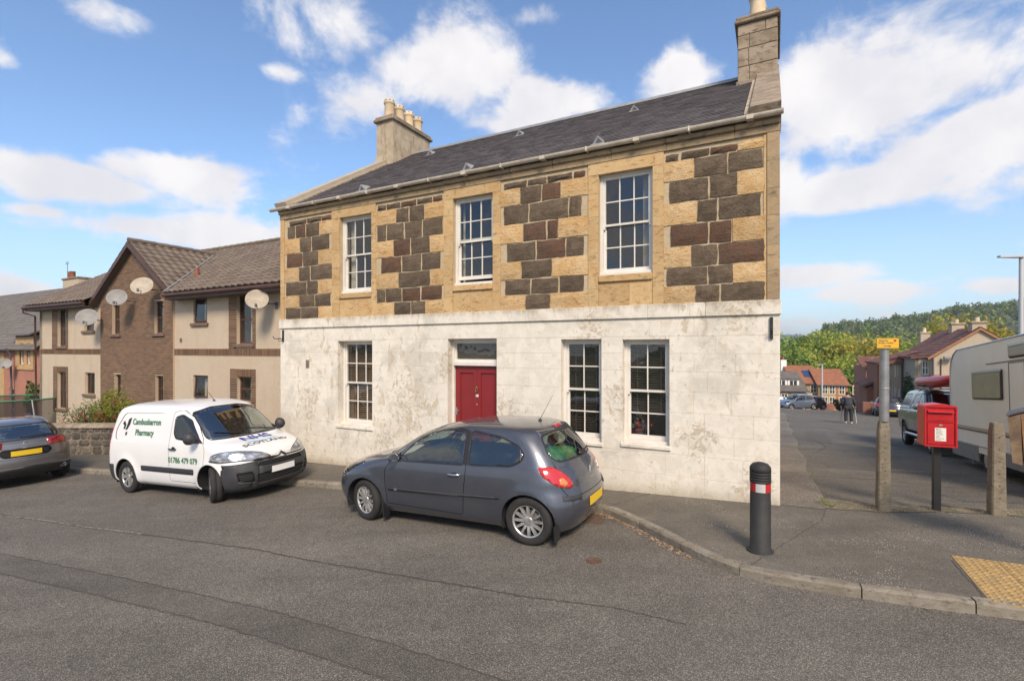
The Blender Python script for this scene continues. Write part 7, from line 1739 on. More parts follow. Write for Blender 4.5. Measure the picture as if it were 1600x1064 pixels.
# bonnet shut line
VB.finish(van, 'paint_white')
wells(van, VWh, VA, .90); lip(van, VB, VWh, VA, 'paint_white', .88)
mb = MB(); mb.box(.4, 4.2, -.75, .75, .19, .24); mb.box(2.15, 2.18, -.74, .74, .25, 1.66); mb.build('floor_pan', 'wheel_well', van)
for i, (xw, zw) in enumerate(VWh):
    for s_ in (1, -1): wheel(van, xw, s_*.785, VR, VR, .205, .20, s_, 'van', steer=-R_(30) if i == 0 else 0)
seats(van, (2.0,), .9, .62, .62); steering(van, 1.52, .38, 1.06); mb = MB(); mb.cbox(1.0, 1.45, -.76, .76, .80, 1.11, .05); mb.build('dashboard', 'dash_grey', van, fix=False)
def vfx(y, z): h = VB.bvh.ray_cast(Vector((-3, y, z)), Vector((1, 0, 0))); return h[0].x
def strip(name, mat, y0, y1, z, h, out, parent, zfun=None, n=24, thick=None, ffx=None):
    mb = MB(); V = []; ffx = ffx or vfx
    for k in range(n+1):
        y = y0+(y1-y0)*k/n; zz = z+(zfun(y) if zfun else 0); x = ffx(y, zz); V += [(x+.01, y, zz-h/2), (x-out, y, zz-h/2), (x-out, y, zz+h/2), (x+.01, y, zz+h/2)]
    mb.add(V, [(4*i+j, 4*i+4+j, 4*i+4+(j+1) % 4, 4*i+(j+1) % 4) for i in range(n) for j in range(4)]+[(0, 1, 2, 3), tuple(4*n+j for j in (3, 2, 1, 0))]); return mb.build(name, mat, parent)
chev = lambda base: (lambda y: base+.055*max(0, 1-abs(y)/.075))
strip('chrome_bar', 'chrome', -.56, .56, .775, .016, .014, van, chev(0)); strip('chrome_bar', 'chrome', -.60, .60, .735, .018, .014, van, chev(0))
strip('grille_gap', 'shut_line', -.55, .55, .755, .022, .006, van, chev(0))
for z in (.36, .395, .43, .465): strip('grille_slat', 'bumper_plastic', -.49, .49, z, .010, -.004, van)
strip('grille_slat', 'bumper_plastic', -.48, .48, .668, .008, -.004, van)
for sg in (1, -1):
    for z in (.42, .455, .49): strip('fog_light_slat', 'bumper_plastic', .62*sg, .78*sg, z, .010, -.002, van, n=6)
def plate(name, mat, z, hw, hh, parent, ffx, out=.012):
    mb = MB(); mb.cbox(min(ffx(0, z), ffx(hw*.9, z))-out-.006, min(ffx(0, z), ffx(hw*.9, z))-out+.002, -hw, hw, z-hh, z+hh, .002); return mb.build(name, mat, parent, fix=False)
strip('number_plate', 'plate_white', -.26, .26, .535, .112, .014, van, n=8)
strip('bonnet_edge', 'shut_line', -.60, .60, .800, .005, .0015, van, chev(0))
for s_ in (1, -1):
    M_ = Matrix.Translation((1.28, s_*1.02, 1.20)); Q = M_ @ Matrix.Rotation(math.pi/2, 4, 'Y') @ Matrix.Diagonal((1.15, 1.05, 1, 1))
    mb = MB(); mb.lathe([(.001, -.10), (.06, -.085), (.095, -.03), (.104, .03), (.104, .05)], 16, 0, Q, True, False); mo = mb.build('wing_mirror', 'bumper_plastic', van); mb = MB(); mb.lathe([(.098, .04), (0, .04)], 16, 0, Q, cap=False); mb.build('mirror_glass', 'chrome', mo, fix=False)
    mb = MB(); mb.tube([(1.26, s_*.84, 1.12), (1.27, s_*.98, 1.13)], .035, 8); mb.prism([(1.14, s_*.868, 1.10), (1.32, s_*.862, 1.10), (1.32, s_*.845, 1.21)], (0, s_*.014, 0)); mb.build('mirror_arm', 'bumper_plastic', mo)
    y = VB.bvh.ray_cast(Vector((2.02, s_*2, .95)), Vector((0, -s_, 0)))[0].y
    mb = MB(); mb.lathe([(.001, -.004), (.06, 0), (.062, .001)], 16, 0, Matrix.Translation((2.02, y, .965)) @ Matrix.Rotation(-math.pi/2*s_, 4, 'X') @ Matrix.Diagonal((1, .6, 1, 1))); mb.build('handle_cup', 'shut_line', van)
    mb = MB(); mb.tube([(1.93, y, .955), (1.94, y+s_*.03, .955), (2.03, y+s_*.036, .957), (2.12, y+s_*.03, .958), (2.13, y, .958)], .014, 8); mb.build('door_handle', 'car_trim', van)
    mb = MB(); y = VB.bvh.ray_cast(Vector((1.33, s_*2, .80)), Vector((0, -s_, 0)))
for k in (0,):
    mb = MB(); y = VB.bvh.ray_cast(Vector((.72, 2, .84)), Vector((0, -1, 0)))
mb = MB()
for (y0, y1) in ((-.62, .02), (.02, .62)):
    P_ = []
    for k in range(9):
        y = y0+(y1-y0)*k/8; z = 1.165+.10*k/8*(1 if y0 < 0 else 1); h = VB.bvh.ray_cast(Vector((-3, y, z)), Vector((1, 0, 0)))[0]; P_.append(Vector((h.x-.02, y, z)))
    mb = MB(); mb.tube(P_, .010, 6); mb.build('wiper', 'car_trim', van)
zr = VB.bvh.ray_cast(Vector((2.05, 0, 3)), Vector((0, 0, -1)))[0].z
mb = MB(); mb.lathe([(.035, 0), (.025, .02), (.01, .03)], 10, 0, Matrix.Translation((2.05, 0, zr-.004))); mb.tube([(2.05, 0, zr+.02), (2.23, 0, zr+.18)], [.007, .005], 5); mb.build('aerial', 'car_trim', van)
# lettering on the side (+y faces the camera for a van driving to the right)
def side_text(txt, size, mat, x, z, sgn=1, kx=1.0, name='lettering', off=.004, offset=0):
    T = Matrix(((-sgn, 0, 0, x), (0, 0, sgn, sgn*1.2), (0, 1, 0, z), (0, 0, 0, 1)))
    o = textobj(name, txt, size, mat, T, van, 0, kx=kx, offset=offset); return on_shell(VB, o, (0, -sgn, 0), off)
side_text('Cambusbarron', .165, 'sign_green', 3.02, 1.40, 1, .98, off=-.004, offset=.004); side_text('Pharmacy', .165, 'sign_green', 3.06, 1.19, 1, .98, off=-.004, offset=.004)
side_text('01786 479 079', .15, 'sign_green', 1.72, .70, 1, 1.0, offset=.005)
for sgn in (1,):   # swirl emblem: dark leaf shapes
    for (pts) in ([(3.86, 1.42), (3.80, 1.47), (3.74, 1.40), (3.76, 1.31), (3.82, 1.30), (3.80, 1.37)], [(3.66, 1.50), (3.56, 1.54), (3.60, 1.40), (3.68, 1.30), (3.74, 1.28), (3.70, 1.38)], [(3.72, 1.24), (3.66, 1.25), (3.69, 1.17), (3.73, 1.19)]):
        mb = MB(); c = Vector((sum(p[0] for p in pts)/len(pts), sum(p[1] for p in pts)/len(pts))); V = [(p[0], 1.2, p[1]) for p in pts]; mb.add(V, [tuple(range(len(pts)))]); o = mb.build('emblem', 'car_trim', van, fix=False); on_shell(VB, o, (0, -1, 0), -.004)
def bonnet_text(txt, size, mat, x, y, kx=1.0, name='lettering', offset=0.0):
    T = Matrix(((0, -1, 0, x), (-1, 0, 0, y), (0, 0, -1, 1.6), (0, 0, 0, 1))); T = Matrix(((0, 1, 0, x), (-1, 0, 0, y), (0, 0, 1, 1.6), (0, 0, 0, 1)))
    o = textobj(name, txt, size, mat, T, van, 0, kx=kx, offset=offset); return on_shell(VB, o, (0, 0, -1), .004)
bonnet_text('NHS', .27, 'sign_blue', .66, .02, 1.25, offset=.009); bonnet_text('SCOTLAND', .14, 'car_trim', .39, .04, 1.35, offset=.003)
for (a0, b0, ph) in ((-.36, .05, 0), (.02, .42, 1)):
    V = []; mb = MB()
    for k in range(13): u = k/12; y = a0+(b0-a0)*u; x = .535+.022*math.sin(u*math.pi*2+ph*math.pi)*1; w_ = .016*math.sin(max(.05, u*.94+.03)*math.pi)+.003; V += [(x-w_, y, 1.6), (x+w_, y, 1.6)]
    mb.add(V, [(2*i, 2*i+2, 2*i+3, 2*i+1) for i in range(12)]); o = mb.build('emblem', 'sign_skyblue', van, fix=False); on_shell(VB, o, (0, 0, -1), .004)
# the van stands facing right: its right hand side (+y in its own frame) is towards the camera
kv_ = place(van, gpt(330, 786), gpt(199, 770), .93, 3.658, .885, None, 1.03, 1.04)
# ================================================================== the parked grey crossover at the left edge
suv = empty('crossover_car', (0, 0, 0), 0, 'dark grey crossover car with yellow rear plate parked at the left edge', 'car')
SWh = [(.88, .35), (3.58, .35)]
LV = [(.24, .25, 4.25, .78, .5, 2.6, .40, 2.8), (.32, .12, 4.34, .85, .52, 2.6, .44, 2.6), (.45, .03, 4.40, .885, .55, 2.5, .50, 2.5), (.58, .0, 4.42, .895, .6, 2.4, .54, 2.4), (.70, .03, 4.41, .90, .62, 2.4, .56, 2.4), (.82, .12, 4.39, .89, .66, 2.5, .56, 2.4), (.92, .42, 4.37, .87, .7, 2.6, .55, 2.4), (1.0, .95, 4.34, .84, .6, 2.5, .54, 2.4), (1.06, 1.15, 4.28, .80, .5, 2.4, .52, 2.4),
      (1.18, 1.40, 4.16, .75, .46, 2.4, .50, 2.4), (1.30, 1.65, 4.02, .70, .44, 2.4, .5, 2.4), (1.40, 1.88, 3.86, .65, .44, 2.4, .5, 2.4), (1.45, 2.05, 3.70, .59, .45, 2.4, .5, 2.4), (1.485, 2.25, 3.5, .47, .45, 2.2, .5, 2.2), (1.50, 2.45, 3.3, .28, .4, 2.1, .4, 2.1), (1.505, 2.6, 3.1, .08, .2, 2.1, .2, 2.1)]
SB = Body(LV, 66, lambda x, z: 1-.02*abs((x-2.2)/2.2)**3, SWh, .345, .025, ns=60)
vehicle_common(SB, suv, SWh, .345, .395)
rear = lambda c, n: n.x > .12 and c.x > 3.6
SB.seam([(-.74, .66), (.74, .66), (.78, .92), (.66, 1.08), (-.66, 1.08), (-.78, .92)], (0, 1, 0), rear, .008)
SB.region('rear_window', 'windscreen_glass', rnd_poly([(-.60, 1.09), (.60, 1.09), (.64, 1.16), (.53, 1.36), (-.53, 1.36), (-.64, 1.16)], .05, 3), (0, 1, 0), rear, -.003, seal=.03)
SB.region('side_window', 'car_glass', rnd_poly([(1.50, 1.03), (3.45, 1.06), (3.72, 1.20), (3.40, 1.34), (2.3, 1.40), (1.9, 1.34)], .05, 3), (1, 0, 0), side, -.003, seal=.02)
SB.region('windscreen', 'car_glass', rnd_poly([(-.68, 1.08), (.68, 1.08), (.55, 1.40), (-.55, 1.40)], .05, 3), (0, 1, 0), lambda c, n: n.x < -.15 and c.x < 2.4 and c.z > 1.0, -.003, seal=.02)
SB.region('lower_bumper', 'car_trim', [(-1, .2), (1, .2), (1, .44), (-1, .44)], (0, 1, 0), lambda c, n: c.x > 3.95, .006)
for sg in (1, -1):
    SB.region('tail_light', 'light_red_dark', rnd_poly([(1.90, .90), (2.36, .90), (2.58, .93), (2.56, 1.0), (2.30, 1.05), (1.98, 1.05)], .04, 2), (.62, -.785*sg, 0), lambda c, n, s_=sg: c.y*s_ > .35 and c.x > 3.8, .012)
    SB.region('headlight', 'lamp_glass', rnd_poly([(.45*sg, .72), (.80*sg, .74), (.80*sg, .86), (.5*sg, .84)], .03, 2), (0, 1, 0), lambda c, n: n.x < -.1 and c.x < .6, .004)
SB.region('plate_recess', 'shut_line', rnd_poly([(-.38, .70), (.38, .70), (.46, .80), (.40, .88), (-.40, .88), (-.46, .80)], .04, 2), (0, 1, 0), rear, -.02)
SB.finish(suv, 'paint_silver_grey')
wells(suv, SWh, .395, .89); lip(suv, SB, SWh, .395, 'car_trim', .89)
mb = MB(); mb.box(.4, 4.1, -.72, .72, .24, .28); mb.build('floor_pan', 'wheel_well', suv); seats(suv, (2.05, 3.0), .88, .5)
for i, (xw, zw) in enumerate(SWh):
    for s_ in (1, -1): wheel(suv, xw, s_*.79, .345, .345, .22, .22, s_, 'six')
sx_ = lambda y, z: 2*0+SB.bvh.ray_cast(Vector((7, y, z)), Vector((-1, 0, 0)))[0].x
strip('number_plate', 'plate_yellow', -.26, .26, .785, .112, -.006, suv, n=8, ffx=lambda y, z: sx_(y, z)); 
strip('chrome_strip', 'chrome', -.42, .42, .895, .018, -.012, suv, n=16, ffx=lambda y, z: sx_(y, z)); strip('chrome_strip', 'chrome', -.80, .80, .46, .020, -.014, suv, n=24, ffx=lambda y, z: sx_(y, z))
for sg in (1, -1): mb = MB(); x = sx_(sg*.62, .36); mb.cbox(x-.02, x+.012, sg*.62-.10, sg*.62+.10, .33, .41, .02); mb.build('exhaust_tip', 'chrome', suv, fix=False)
mb = MB(); P_ = [Vector((sx_(y, 1.12)+.015, y, 1.12)) for y in frange(-.05, .5, 7)]; mb.tube(P_, .009, 6); mb.build('rear_wiper', 'car_trim', suv)
zb_ = .985
mb = MB(); M_ = Matrix.Translation((sx_(0, zb_)+.004, 0, zb_)) @ Matrix.Rotation(math.pi/2, 4, 'Y'); mb.tube([M_ @ Vector((.045*math.cos(a*math.pi/10), .045*math.sin(a*math.pi/10), 0)) for a in range(21)], .005, 5, caps=False)
for k in range(3): a = math.pi+k*2*math.pi/3; mb.tube([M_ @ Vector((0, 0, 0)), M_ @ Vector((.043*math.cos(a), .043*math.sin(a), 0))], .004, 4)
mb.build('badge', 'chrome', suv)
for sg in (1, -1):
    mb = MB(); P_ = []
    for k in range(9): x = 1.9+1.9*k/8; h = SB.bvh.ray_cast(Vector((x, sg*.56, 3)), Vector((0, 0, -1)))[0]; P_.append(Vector((x, sg*.56, h.z+.02)))
    mb.tube(P_, .014, 6); mb.build('roof_rail', 'rail_metal', suv)
# rear right wheel is the one seen; rear faces the camera's right
g_ = gpt(101, 741.5); u_, v_ = uv(g_[0], g_[1])
fwd = Vector((-CO, -SI, 0)); ang_f = TH+R_(0)
P_r = Vector(g_); d_ = Vector((math.cos(TH+R_(-2.5)), math.sin(TH+R_(-2.5)))); P_f = Vector((P_r.x-d_.x*2.70, P_r.y-d_.y*2.70, 0)); P_f.z = zp(P_f.x, P_f.y)-.11
SUVP = (P_f, P_r)
place(suv, P_f, P_r, .88, 3.58, .89, 1.0, 1.04, 1.03)
# ================================================================== street furniture at the corner
def gfoot(px, py): return gpt(px, py, 0.0)
p_ = gfoot(1188, 860); bol = empty('bollard', p_, R_(-25), 'black plastic bollard with a red and white band on the corner pavement', 'bollard')
simple('bollard_black', (.016, .016, .016), .7, c2=(.026, .024, .022), vscale=8, bump=.15); simple('band_red', (.45, .02, .025), .35); simple('band_white', (.48, .48, .45), .35)
H_ = 1.085; r0 = .118
prof = [(.150, -.03), (.150, .012), (.140, .02), (r0, .022), (r0-.004, H_-.36), (r0-.006, H_-.355)]
mb = MB(); mb.lathe(prof, 36); mb.build('post', 'bollard_black', bol)
pc = [(r0-.006, H_-.255), (r0, H_-.25)]
z = H_-.25
for k in range(4): pc += [(r0+.001, z), (r0+.001, z+.020), (r0-.006, z+.023), (r0-.006, z+.029)]; z += .032
pc += [(r0+.001, z), (r0+.001, z+.035), (r0-.006, z+.062), (r0-.03, z+.090), (r0-.07, z+.106), (.0, z+.113)]
mb = MB(); mb.lathe(pc, 36); mb.build('ribbed_cap', 'bollard_black', bol)
mb = MB(); n = 40
for k in range(n):
    a0, a1 = 2*math.pi*k/n, 2*math.pi*(k+1)/n; am = math.degrees((a0+a1)/2) % 360; rr = r0-.003; q = ((am+62) % 120) < 62
    mb.add([(rr*math.cos(a0), rr*math.sin(a0), H_-.356), (rr*math.cos(a1), rr*math.sin(a1), H_-.356), (rr*math.cos(a1), rr*math.sin(a1), H_-.254), (rr*math.cos(a0), rr*math.sin(a0), H_-.254)], [(0, 1, 2, 3)], 0 if q else 1)
bol_band = mb.build('reflective_band', ['band_red', 'band_white'], bol, fix=False)
o = textobj('emblem', 'cu', .045, 'band_white', Matrix.Translation((.0, -r0+.0, H_-.315)) @ WALLM, bol, 0, shear=.3); 
for q in o.data.vertices: a = math.atan2(-1, 0)+q.co.x/r0; z_ = q.co.z; q.co = Vector(((r0-.0015)*math.cos(a), (r0-.0015)*math.sin(a), z_))
# post box
p_ = gfoot(1463, 795); pb = empty('post_box', p_, R_(-24), 'red wall style post box standing on a square black pole beside the concrete posts', 'post box')
simple('post_red', (.50, .018, .022), .35, c2=(.40, .015, .02), vscale=5, spec=.5, bump=.06, bscale=60); simple('paper', (.72, .70, .62), .6); simple('ink', (.10, .10, .10), .8)
mb = MB(); mb.cbox(-.045, .045, -.045, .045, -.1, .96, .004); mb.build('pole', 'black_iron', pb, fix=False)
z0, z1, w2, dp = .945, 1.545, .185, .32
mb = MB()
prof = [(-w2, z0), (w2, z0), (w2, z1-.03), (w2-.02, z1-.01), (0, z1+.015), (-w2+.02, z1-.01), (-w2, z1-.03)]
mb.prism([(x, -.16, z) for x, z in prof], (0, dp, 0)); bx_ = mb.build('box', 'post_red', pb)
mb = MB()     # raised border of the front
for q in ((-w2-.006, -w2+.02, z0-.004, z1-.028), (w2-.02, w2+.006, z0-.004, z1-.028)): mb.cbox(q[0], q[1], -.18, -.1595, q[2], q[3], .005)
mb.cbox(-w2+.0201, w2-.0201, -.18, -.1595, z0-.004, z0+.018, .005); mb.prism([(-w2-.006, -.18, z1-.0275), (w2+.006, -.18, z1-.0275), (w2-.012, -.18, z1-.002), (0, -.18, z1+.024), (-w2+.012, -.18, z1-.002)], (0, .02, 0))
mb.build('front_rim', 'post_red', pb)['kind'] = 'stuff'
mb = MB(); mb.cbox(-w2+.03, w2-.03, -.172, -.1602, z0+.03, z0+.345, .006); dr_ = mb.build('door', 'post_red', pb, fix=False)
mb = MB(); mb.cbox(-w2+.021, w2-.021, -.178, -.1602, z0+.352, z0+.366, .003); mb.build('moulding', 'post_red', pb, fix=False)
mb = MB(); mb.cbox(-w2+.03, w2-.03, -.169, -.1602, z0+.372, z0+.475, .004); mb.build('crest_panel', 'post_red', pb, fix=False)
mb = MB(); mb.box(-.135, .135, -.166, -.1601, z0+.487, z0+.505); mb.build('letter_slot', 'shut_line', pb)
mb = MB(); mb.prism([(-.15, -.160, z0+.512), (-.15, -.205, z0+.500), (-.15, -.203, z0+.512), (-.15, -.160, z0+.535)], (.30, 0, 0)); mb.build('rain_hood', 'post_red', pb)
textobj('lettering', 'POST OFFICE', .036, 'post_red', Matrix.Translation((0, -.161, z0+.545)) @ WALLM, pb, .005, kx=1.15, offset=.001)
textobj('lettering', 'EIIR', .05, 'post_red', Matrix.Translation((0, -.170, z0+.41)) @ WALLM, pb, .004, offset=.001) if False else None
mb = MB(); P_ = []   # small crown in relief
mb.prism([(-.03, -.169, z0+.445), (-.038, -.169, z0+.46), (-.015, -.169, z0+.452), (0, -.169, z0+.468), (.015, -.169, z0+.452), (.038, -.169, z0+.46), (.03, -.169, z0+.445)][::-1], (0, -.004, 0)); mb.box(-.006, .006, -.173, -.1691, z0+.385, z0+.435); mb.build('crest', 'post_red', pb)['kind'] = 'stuff'
mb = MB(); mb.cbox(-.022, .022, -.178, -.1721, z0+.30, z0+.33, .003); mb.build('lock', 'weathered_stone', dr_, fix=False)
mb = MB(); mb.cbox(-.068, .062, -.1745, -.1721, z0+.085, z0+.275, .001); no = mb.build('collection_notice', 'paper', dr_, fix=False)
mb = MB(); rr = random.Random(3)
for k in range(9): z = z0+.255-k*.019; mb.box(-.055, -.055+rr.uniform(.04, .10), -.1749, -.1746, z-.003, z+.003, 0)
mb.build('print', 'ink', no)['kind'] = 'stuff'
textobj('lettering', '2', .035, 'ink', Matrix.Translation((-.045, -.175, z0+.245)) @ WALLM, no, 0)
# concrete posts
def cpost(px, py, h, w, label, rz=-20, pyt=None):
    p = gfoot(px, py); T = empty('concrete_post', p, R_(rz), label, 'post', 'rough concrete posts by the side street'); mb = MB(); r = random.Random(int(px)); n = 9; V = []
    for k in range(n+1):
        z = -.1+(h+.1)*k/n; s = w/2*(1.12-.22*k/n)*(1+r.uniform(-.015, .015)); s2 = s if k < n else s*.82
        V += [(-s2*.8, -s2, z), (s2*.8, -s2, z), (s2, -s2*.8, z), (s2, s2*.8, z), (s2*.8, s2, z), (-s2*.8, s2, z), (-s2, s2*.8, z), (-s2, -s2*.8, z)]
    mb.add(V, [(8*k+j, 8*k+(j+1) % 8, 8*k+8+(j+1) % 8, 8*k+8+j) for k in range(n) for j in range(8)]+[tuple(8*n+j for j in range(8))], 0, False)
    mb.build('shaft', 'concrete_post', T)
    for k in range(7 if h > .8 else 5):
        z = .25+k*.17
        if z > h-.1: break
        f = w/2*(1.12-.22*z/h); mb = MB(); mb.lathe([(.008, .003), (.007, .0), (.0, -.001)], 8, 0, Matrix.Translation((.0, -f-.002, z)) @ Matrix.Rotation(math.pi/2, 4, 'X')); mb.build('bolt_hole', 'shut_line', T)
    return T, p
T1, P1_ = cpost(1557, 803, 1.30, .155, 'rough concrete post standing alone right of the red post box')
T2, P2_ = cpost(1380, 796, 1.31, .15, 'concrete stub carrying the grey pole of the yellow sign')
# sign pole on the stub
Yp = P2_[1]-.02; sgn = empty('sign_post', (P2_[0], Yp, P2_[2]), R_(-6), 'yellow road sign on a thick grey metal pole fixed to a concrete stub', 'road sign')
simple('sign_yellow', (.74, .40, .01), .45, c2=(.62, .34, .02), vscale=8)
zt = 2.4+(546-545)*Yp/780-P2_[2]; mb = MB(); mb.lathe([(.062, 1.311), (.060, zt)], 20); mb.lathe([(.064, 1.78), (.066, 1.785), (.066, 1.80), (.064, 1.805)], 20); mb.build('pole', 'galv', sgn)
zs0, zs1 = zt+.005, zt+.155; mb = MB(); mb.cbox(-.155, .155, -.085, -.072, zs0, zs1, .005); sp_ = mb.build('sign_plate', 'sign_yellow', sgn, fix=False)
mb = MB(); mb.box(-.05, .05, -.071, -.06, zs0+.03, zs0+.05); mb.box(-.05, .05, -.071, -.06, zs1-.05, zs1-.03); mb.build('clip', 'galv', sgn)['kind'] = 'stuff'
mb = MB()
for q in ((-.150, .150, zs0+.003, zs0+.006), (-.150, .150, zs1-.006, zs1-.003), (-.153, -.150, zs0+.003, zs1-.003), (.150, .153, zs0+.003, zs1-.003)): mb.box(q[0], q[1], -.0862, -.0852, q[2], q[3])
mb.build('border', 'ink', sp_)['kind'] = 'stuff'
textobj('lettering', 'Please Put', .030, 'ink', Matrix.Translation((-.125, -.0862, zs1-.045)) @ WALLM, sp_, .0003, align='LEFT', offset=.0012)
textobj('lettering', '20 mph - Caution', .028, 'ink', Matrix.Translation((-.13, -.0862, zs1-.078)) @ WALLM, sp_, .0003, align='LEFT', offset=.0012)
mb = MB(); zc = zs0+.034; mb.prism([(-.055, -.0862, zc-.006), (.015, -.0862, zc-.006), (.01, -.0862, zc-.018), (.052, -.0862, zc), (.01, -.0862, zc+.018), (.015, -.0862, zc+.006), (-.055, -.0862, zc+.006)], (0, .0009, 0)); mb.build('arrow', 'ink', sp_)
mb = MB(); mb.lathe([(.017, 0), (.017, .0008), (0, .0008)], 16, 0, Matrix.Translation((.095, -.0853, zs1-.034)) @ Matrix.Rotation(math.pi/2, 4, 'X')); mb.build('red_spot', 'band_red', sp_)
# weathered wooden board box on its post, cut by the right edge
simple('old_wood', (.30, .20, .11), .9, c2=(.15, .10, .065), vscale=6, bump=.5); simple('old_wood_orange', (.40, .20, .08), .9, c2=(.22, .13, .08), vscale=5, bump=.5)
Xb = (1574-800)/780*5.6; Yb = 5.6; zg_ = zp(Xb, Yb); wb_ = empty('wooden_trough', (Xb, Yb, 0), R_(-47), 'weathered wooden trough with a dark curved rim on a post at the right edge', 'trough')
ztp, zbt = 2.4+(546-652)*5.6/780, 2.4+(546-722)*5.6/780
for k in range(8):
    x0 = .0+k*.105; mb = MB(); f0 = .075*(1-k*.0); top = ztp+.10*math.sin(min(1, (k+.5)/3)*1.5); 
    t0, t1 = ztp+.11*math.sin(min(1, k/3.5)*1.5), ztp+.11*math.sin(min(1, (k+1)/3.5)*1.5); sl0, sl1 = max(0, .03*(1-k/4)), max(0, .03*(1-(k+1)/4))
    mb.prism([(x0+.001, 0, t0), (x0+.103, 0, t1), (x0+.103+sl0*.6, 0.02, zbt-.02*(k+1)), (x0+sl0+.01, 0.02, zbt-.02*k)], (.0, .45, 0)); mb.build('board', 'old_wood_orange' if k in (1,) else 'old_wood', wb_)
mb = MB(); P_ = [Vector((-.01+.86*k/8, -.01, ztp+.012+.112*math.sin(min(1, .86*k/8/.105/3.5)*1.5))) for k in range(9)]
for a, b in zip(P_, P_[1:]): mb.prism([a, b, b+Vector((0, 0, .022)), a+Vector((0, 0, .022))], (0, .47, 0))
mb.build('rim', 'lead_dark', wb_)['kind'] = 'stuff'
mb = MB(); mb.cbox(.62, .72, .15, .25, zg_-.1, zbt-.05, .008); mb.build('post', 'old_wood', wb_, fix=False)
# ================================================================== vehicles on the side street
def su(u, v): X, Y = xy(u, v); return (X, Y, zs2(u, v))
# ---- caravan
cv = empty('caravan', (0, 0, 0), 0, 'large white touring caravan parked on the side street, cut by the right edge', 'caravan')
simple('caravan_white', (.82, .805, .77), .3, c2=(.76, .74, .70), vscale=1.2); simple('caravan_skirt', (.20, .20, .205), .5, var=.2, vscale=4); simple('stripe_beige', (.42, .34, .24), .5); simple('acrylic', (.30, .25, .17), .15, c2=(.36, .31, .23), vscale=2, coat=.6); simple('rubber', (.04, .04, .04), .6); simple('stripe_dark', (.10, .10, .12), .5)  # acrylic: beige reflection put into the tan colour of the panes
cW, cL, cH0, cH1 = 2.3, 6.3, .42, 2.92   # local x along length from the far end, y across (side to the road is y=0), z up
prof = [(.10, cH0), (.0, cH0+.12), (.0, 2.25), (.03, 2.45), (.12, 2.66), (.30, 2.82), (.60, cH1), (cL-.6, cH1), (cL-.1, 2.7), (cL, 2.2), (cL, cH0)]
mb = MB(); mb.prism([(x, 0, z) for x, z in prof], (0, cW, 0)); mb.build('body', 'caravan_white', cv)
mb = MB()
pr_ = [Vector((x, 0, z)) for x, z in prof[1:10]]
mb.tube([p+Vector((0, -.004, 0)) for p in pr_], .020, 6); mb.build('edge_trim', 'rail_metal', cv)
mb = MB()
mb.prism([(.10, -.012, cH0-.20), (2.33-.33, -.012, cH0-.20+.0), (2.33-.36, -.012, cH0+.14), (.02, -.012, cH0+.14)], (0, .03, 0)); mb.prism([(2.33+.46, -.012, cH0-.12), (cL-.1, -.012, cH0-.12), (cL-.02, -.012, cH0+.14), (2.33+.44, -.012, cH0+.14)], (0, .03, 0))
mb.build('skirt', 'caravan_skirt', cv)['kind'] = 'stuff'
mb = MB(); mb.box(1.94, 2.80, .05, .3, cH0-.22, cH0+.20); mb.build('wheel_arch_liner', 'wheel_well', cv)
mb = MB(); mb.box(.02, cL-.03, -.016, -.0005, .935, 1.0); mb.build('stripe', 'stripe_beige', cv); mb = MB(); mb.box(.02, cL-.03, -.012, -.0004, .895, .932); mb.build('stripe', 'stripe_dark', cv)
mb = MB(); mb.box(.02, cL-.03, -.022, -.0006, cH0+.145, cH0+.175); mb.build('rub_rail', 'rail_metal', cv); mb = MB(); mb.box(2.6, 5.4, -.010, -.0004, 2.435, 2.455); mb.build('awning_rail', 'rubber', cv)
def cwin(x0, x1, z0, z1):
    mb = MB(); mb.cbox(x0, x1, -.035, -.001, z0, z1, .02); w = mb.build('window_frame', 'rubber', cv, fix=False); mb = MB(); mb.cbox(x0+.03, x1-.03, -.048, -.0351, z0+.03, z1-.05, .008); mb.build('pane', 'acrylic', w, fix=False); mb = MB(); mb.box(x0+.0, x1, -.052, -.0352, z1-.045, z1-.004); mb.build('hinge_rail', 'rail_metal', w)
cwin(1.76, 3.50, 1.66, 2.30); cwin(3.9, 5.1, 2.50, 2.78)
mb = MB(); mb.cbox(3.86, 4.56, -.016, -.0005, cH0+.22, 2.40, .01); d_ = mb.build('door', 'caravan_white', cv, fix=False)
mb = MB()
for q in ((3.84, 3.858, cH0+.2, 2.42), (4.562, 4.58, cH0+.2, 2.42), (3.858, 4.562, 2.402, 2.42)): mb.box(q[0], q[1], -.022, -.0004, q[2], q[3])
mb.build('door_frame', 'caravan_skirt', cv)['kind'] = 'stuff'
mb = MB(); 
for z in (.80, 1.30): mb.tube([(.14, -.001, z), (.14, -.06, z), ], .012, 5)
mb.tube([(.14, -.06, .80), (.14, -.06, 1.30)], .014, 6); mb.build('grab_handle', 'caravan_white', cv)['kind'] = 'stuff'
mb = MB(); mb.box(.05, cL-.3, .15, cW-.15, cH0-.06, cH0+.01); mb.box(-1.0, .1, cW/2-.06, cW/2+.06, cH0-.06, cH0+.0); mb.build('chassis', 'wheel_well', cv)
for y_, s_ in ((.13, -1), (cW-.13, 1)): wheel(cv, 2.33, y_, .31, .31, .19, .19, s_, 'disc', rim_mat='alloy')
mb = MB(); mb.box(.4, .46, .3, .36, 0.02, cH0); mb.build('corner_steady', 'galv', cv)
# local x (from far end towards the camera) = -N, local y (away from the road) = +R
uc = 4.15; v_far = 8.55
o0 = Vector(su(uc, v_far)); o1 = Vector(su(uc, v_far-5)); sl_ = math.atan2(o1.z-o0.z, 5.0)
cv.matrix_world = Matrix.Translation(o0) @ Matrix.Rotation(TH-math.pi/2, 4, 'Z') @ Matrix.Rotation(-sl_, 4, 'Y')
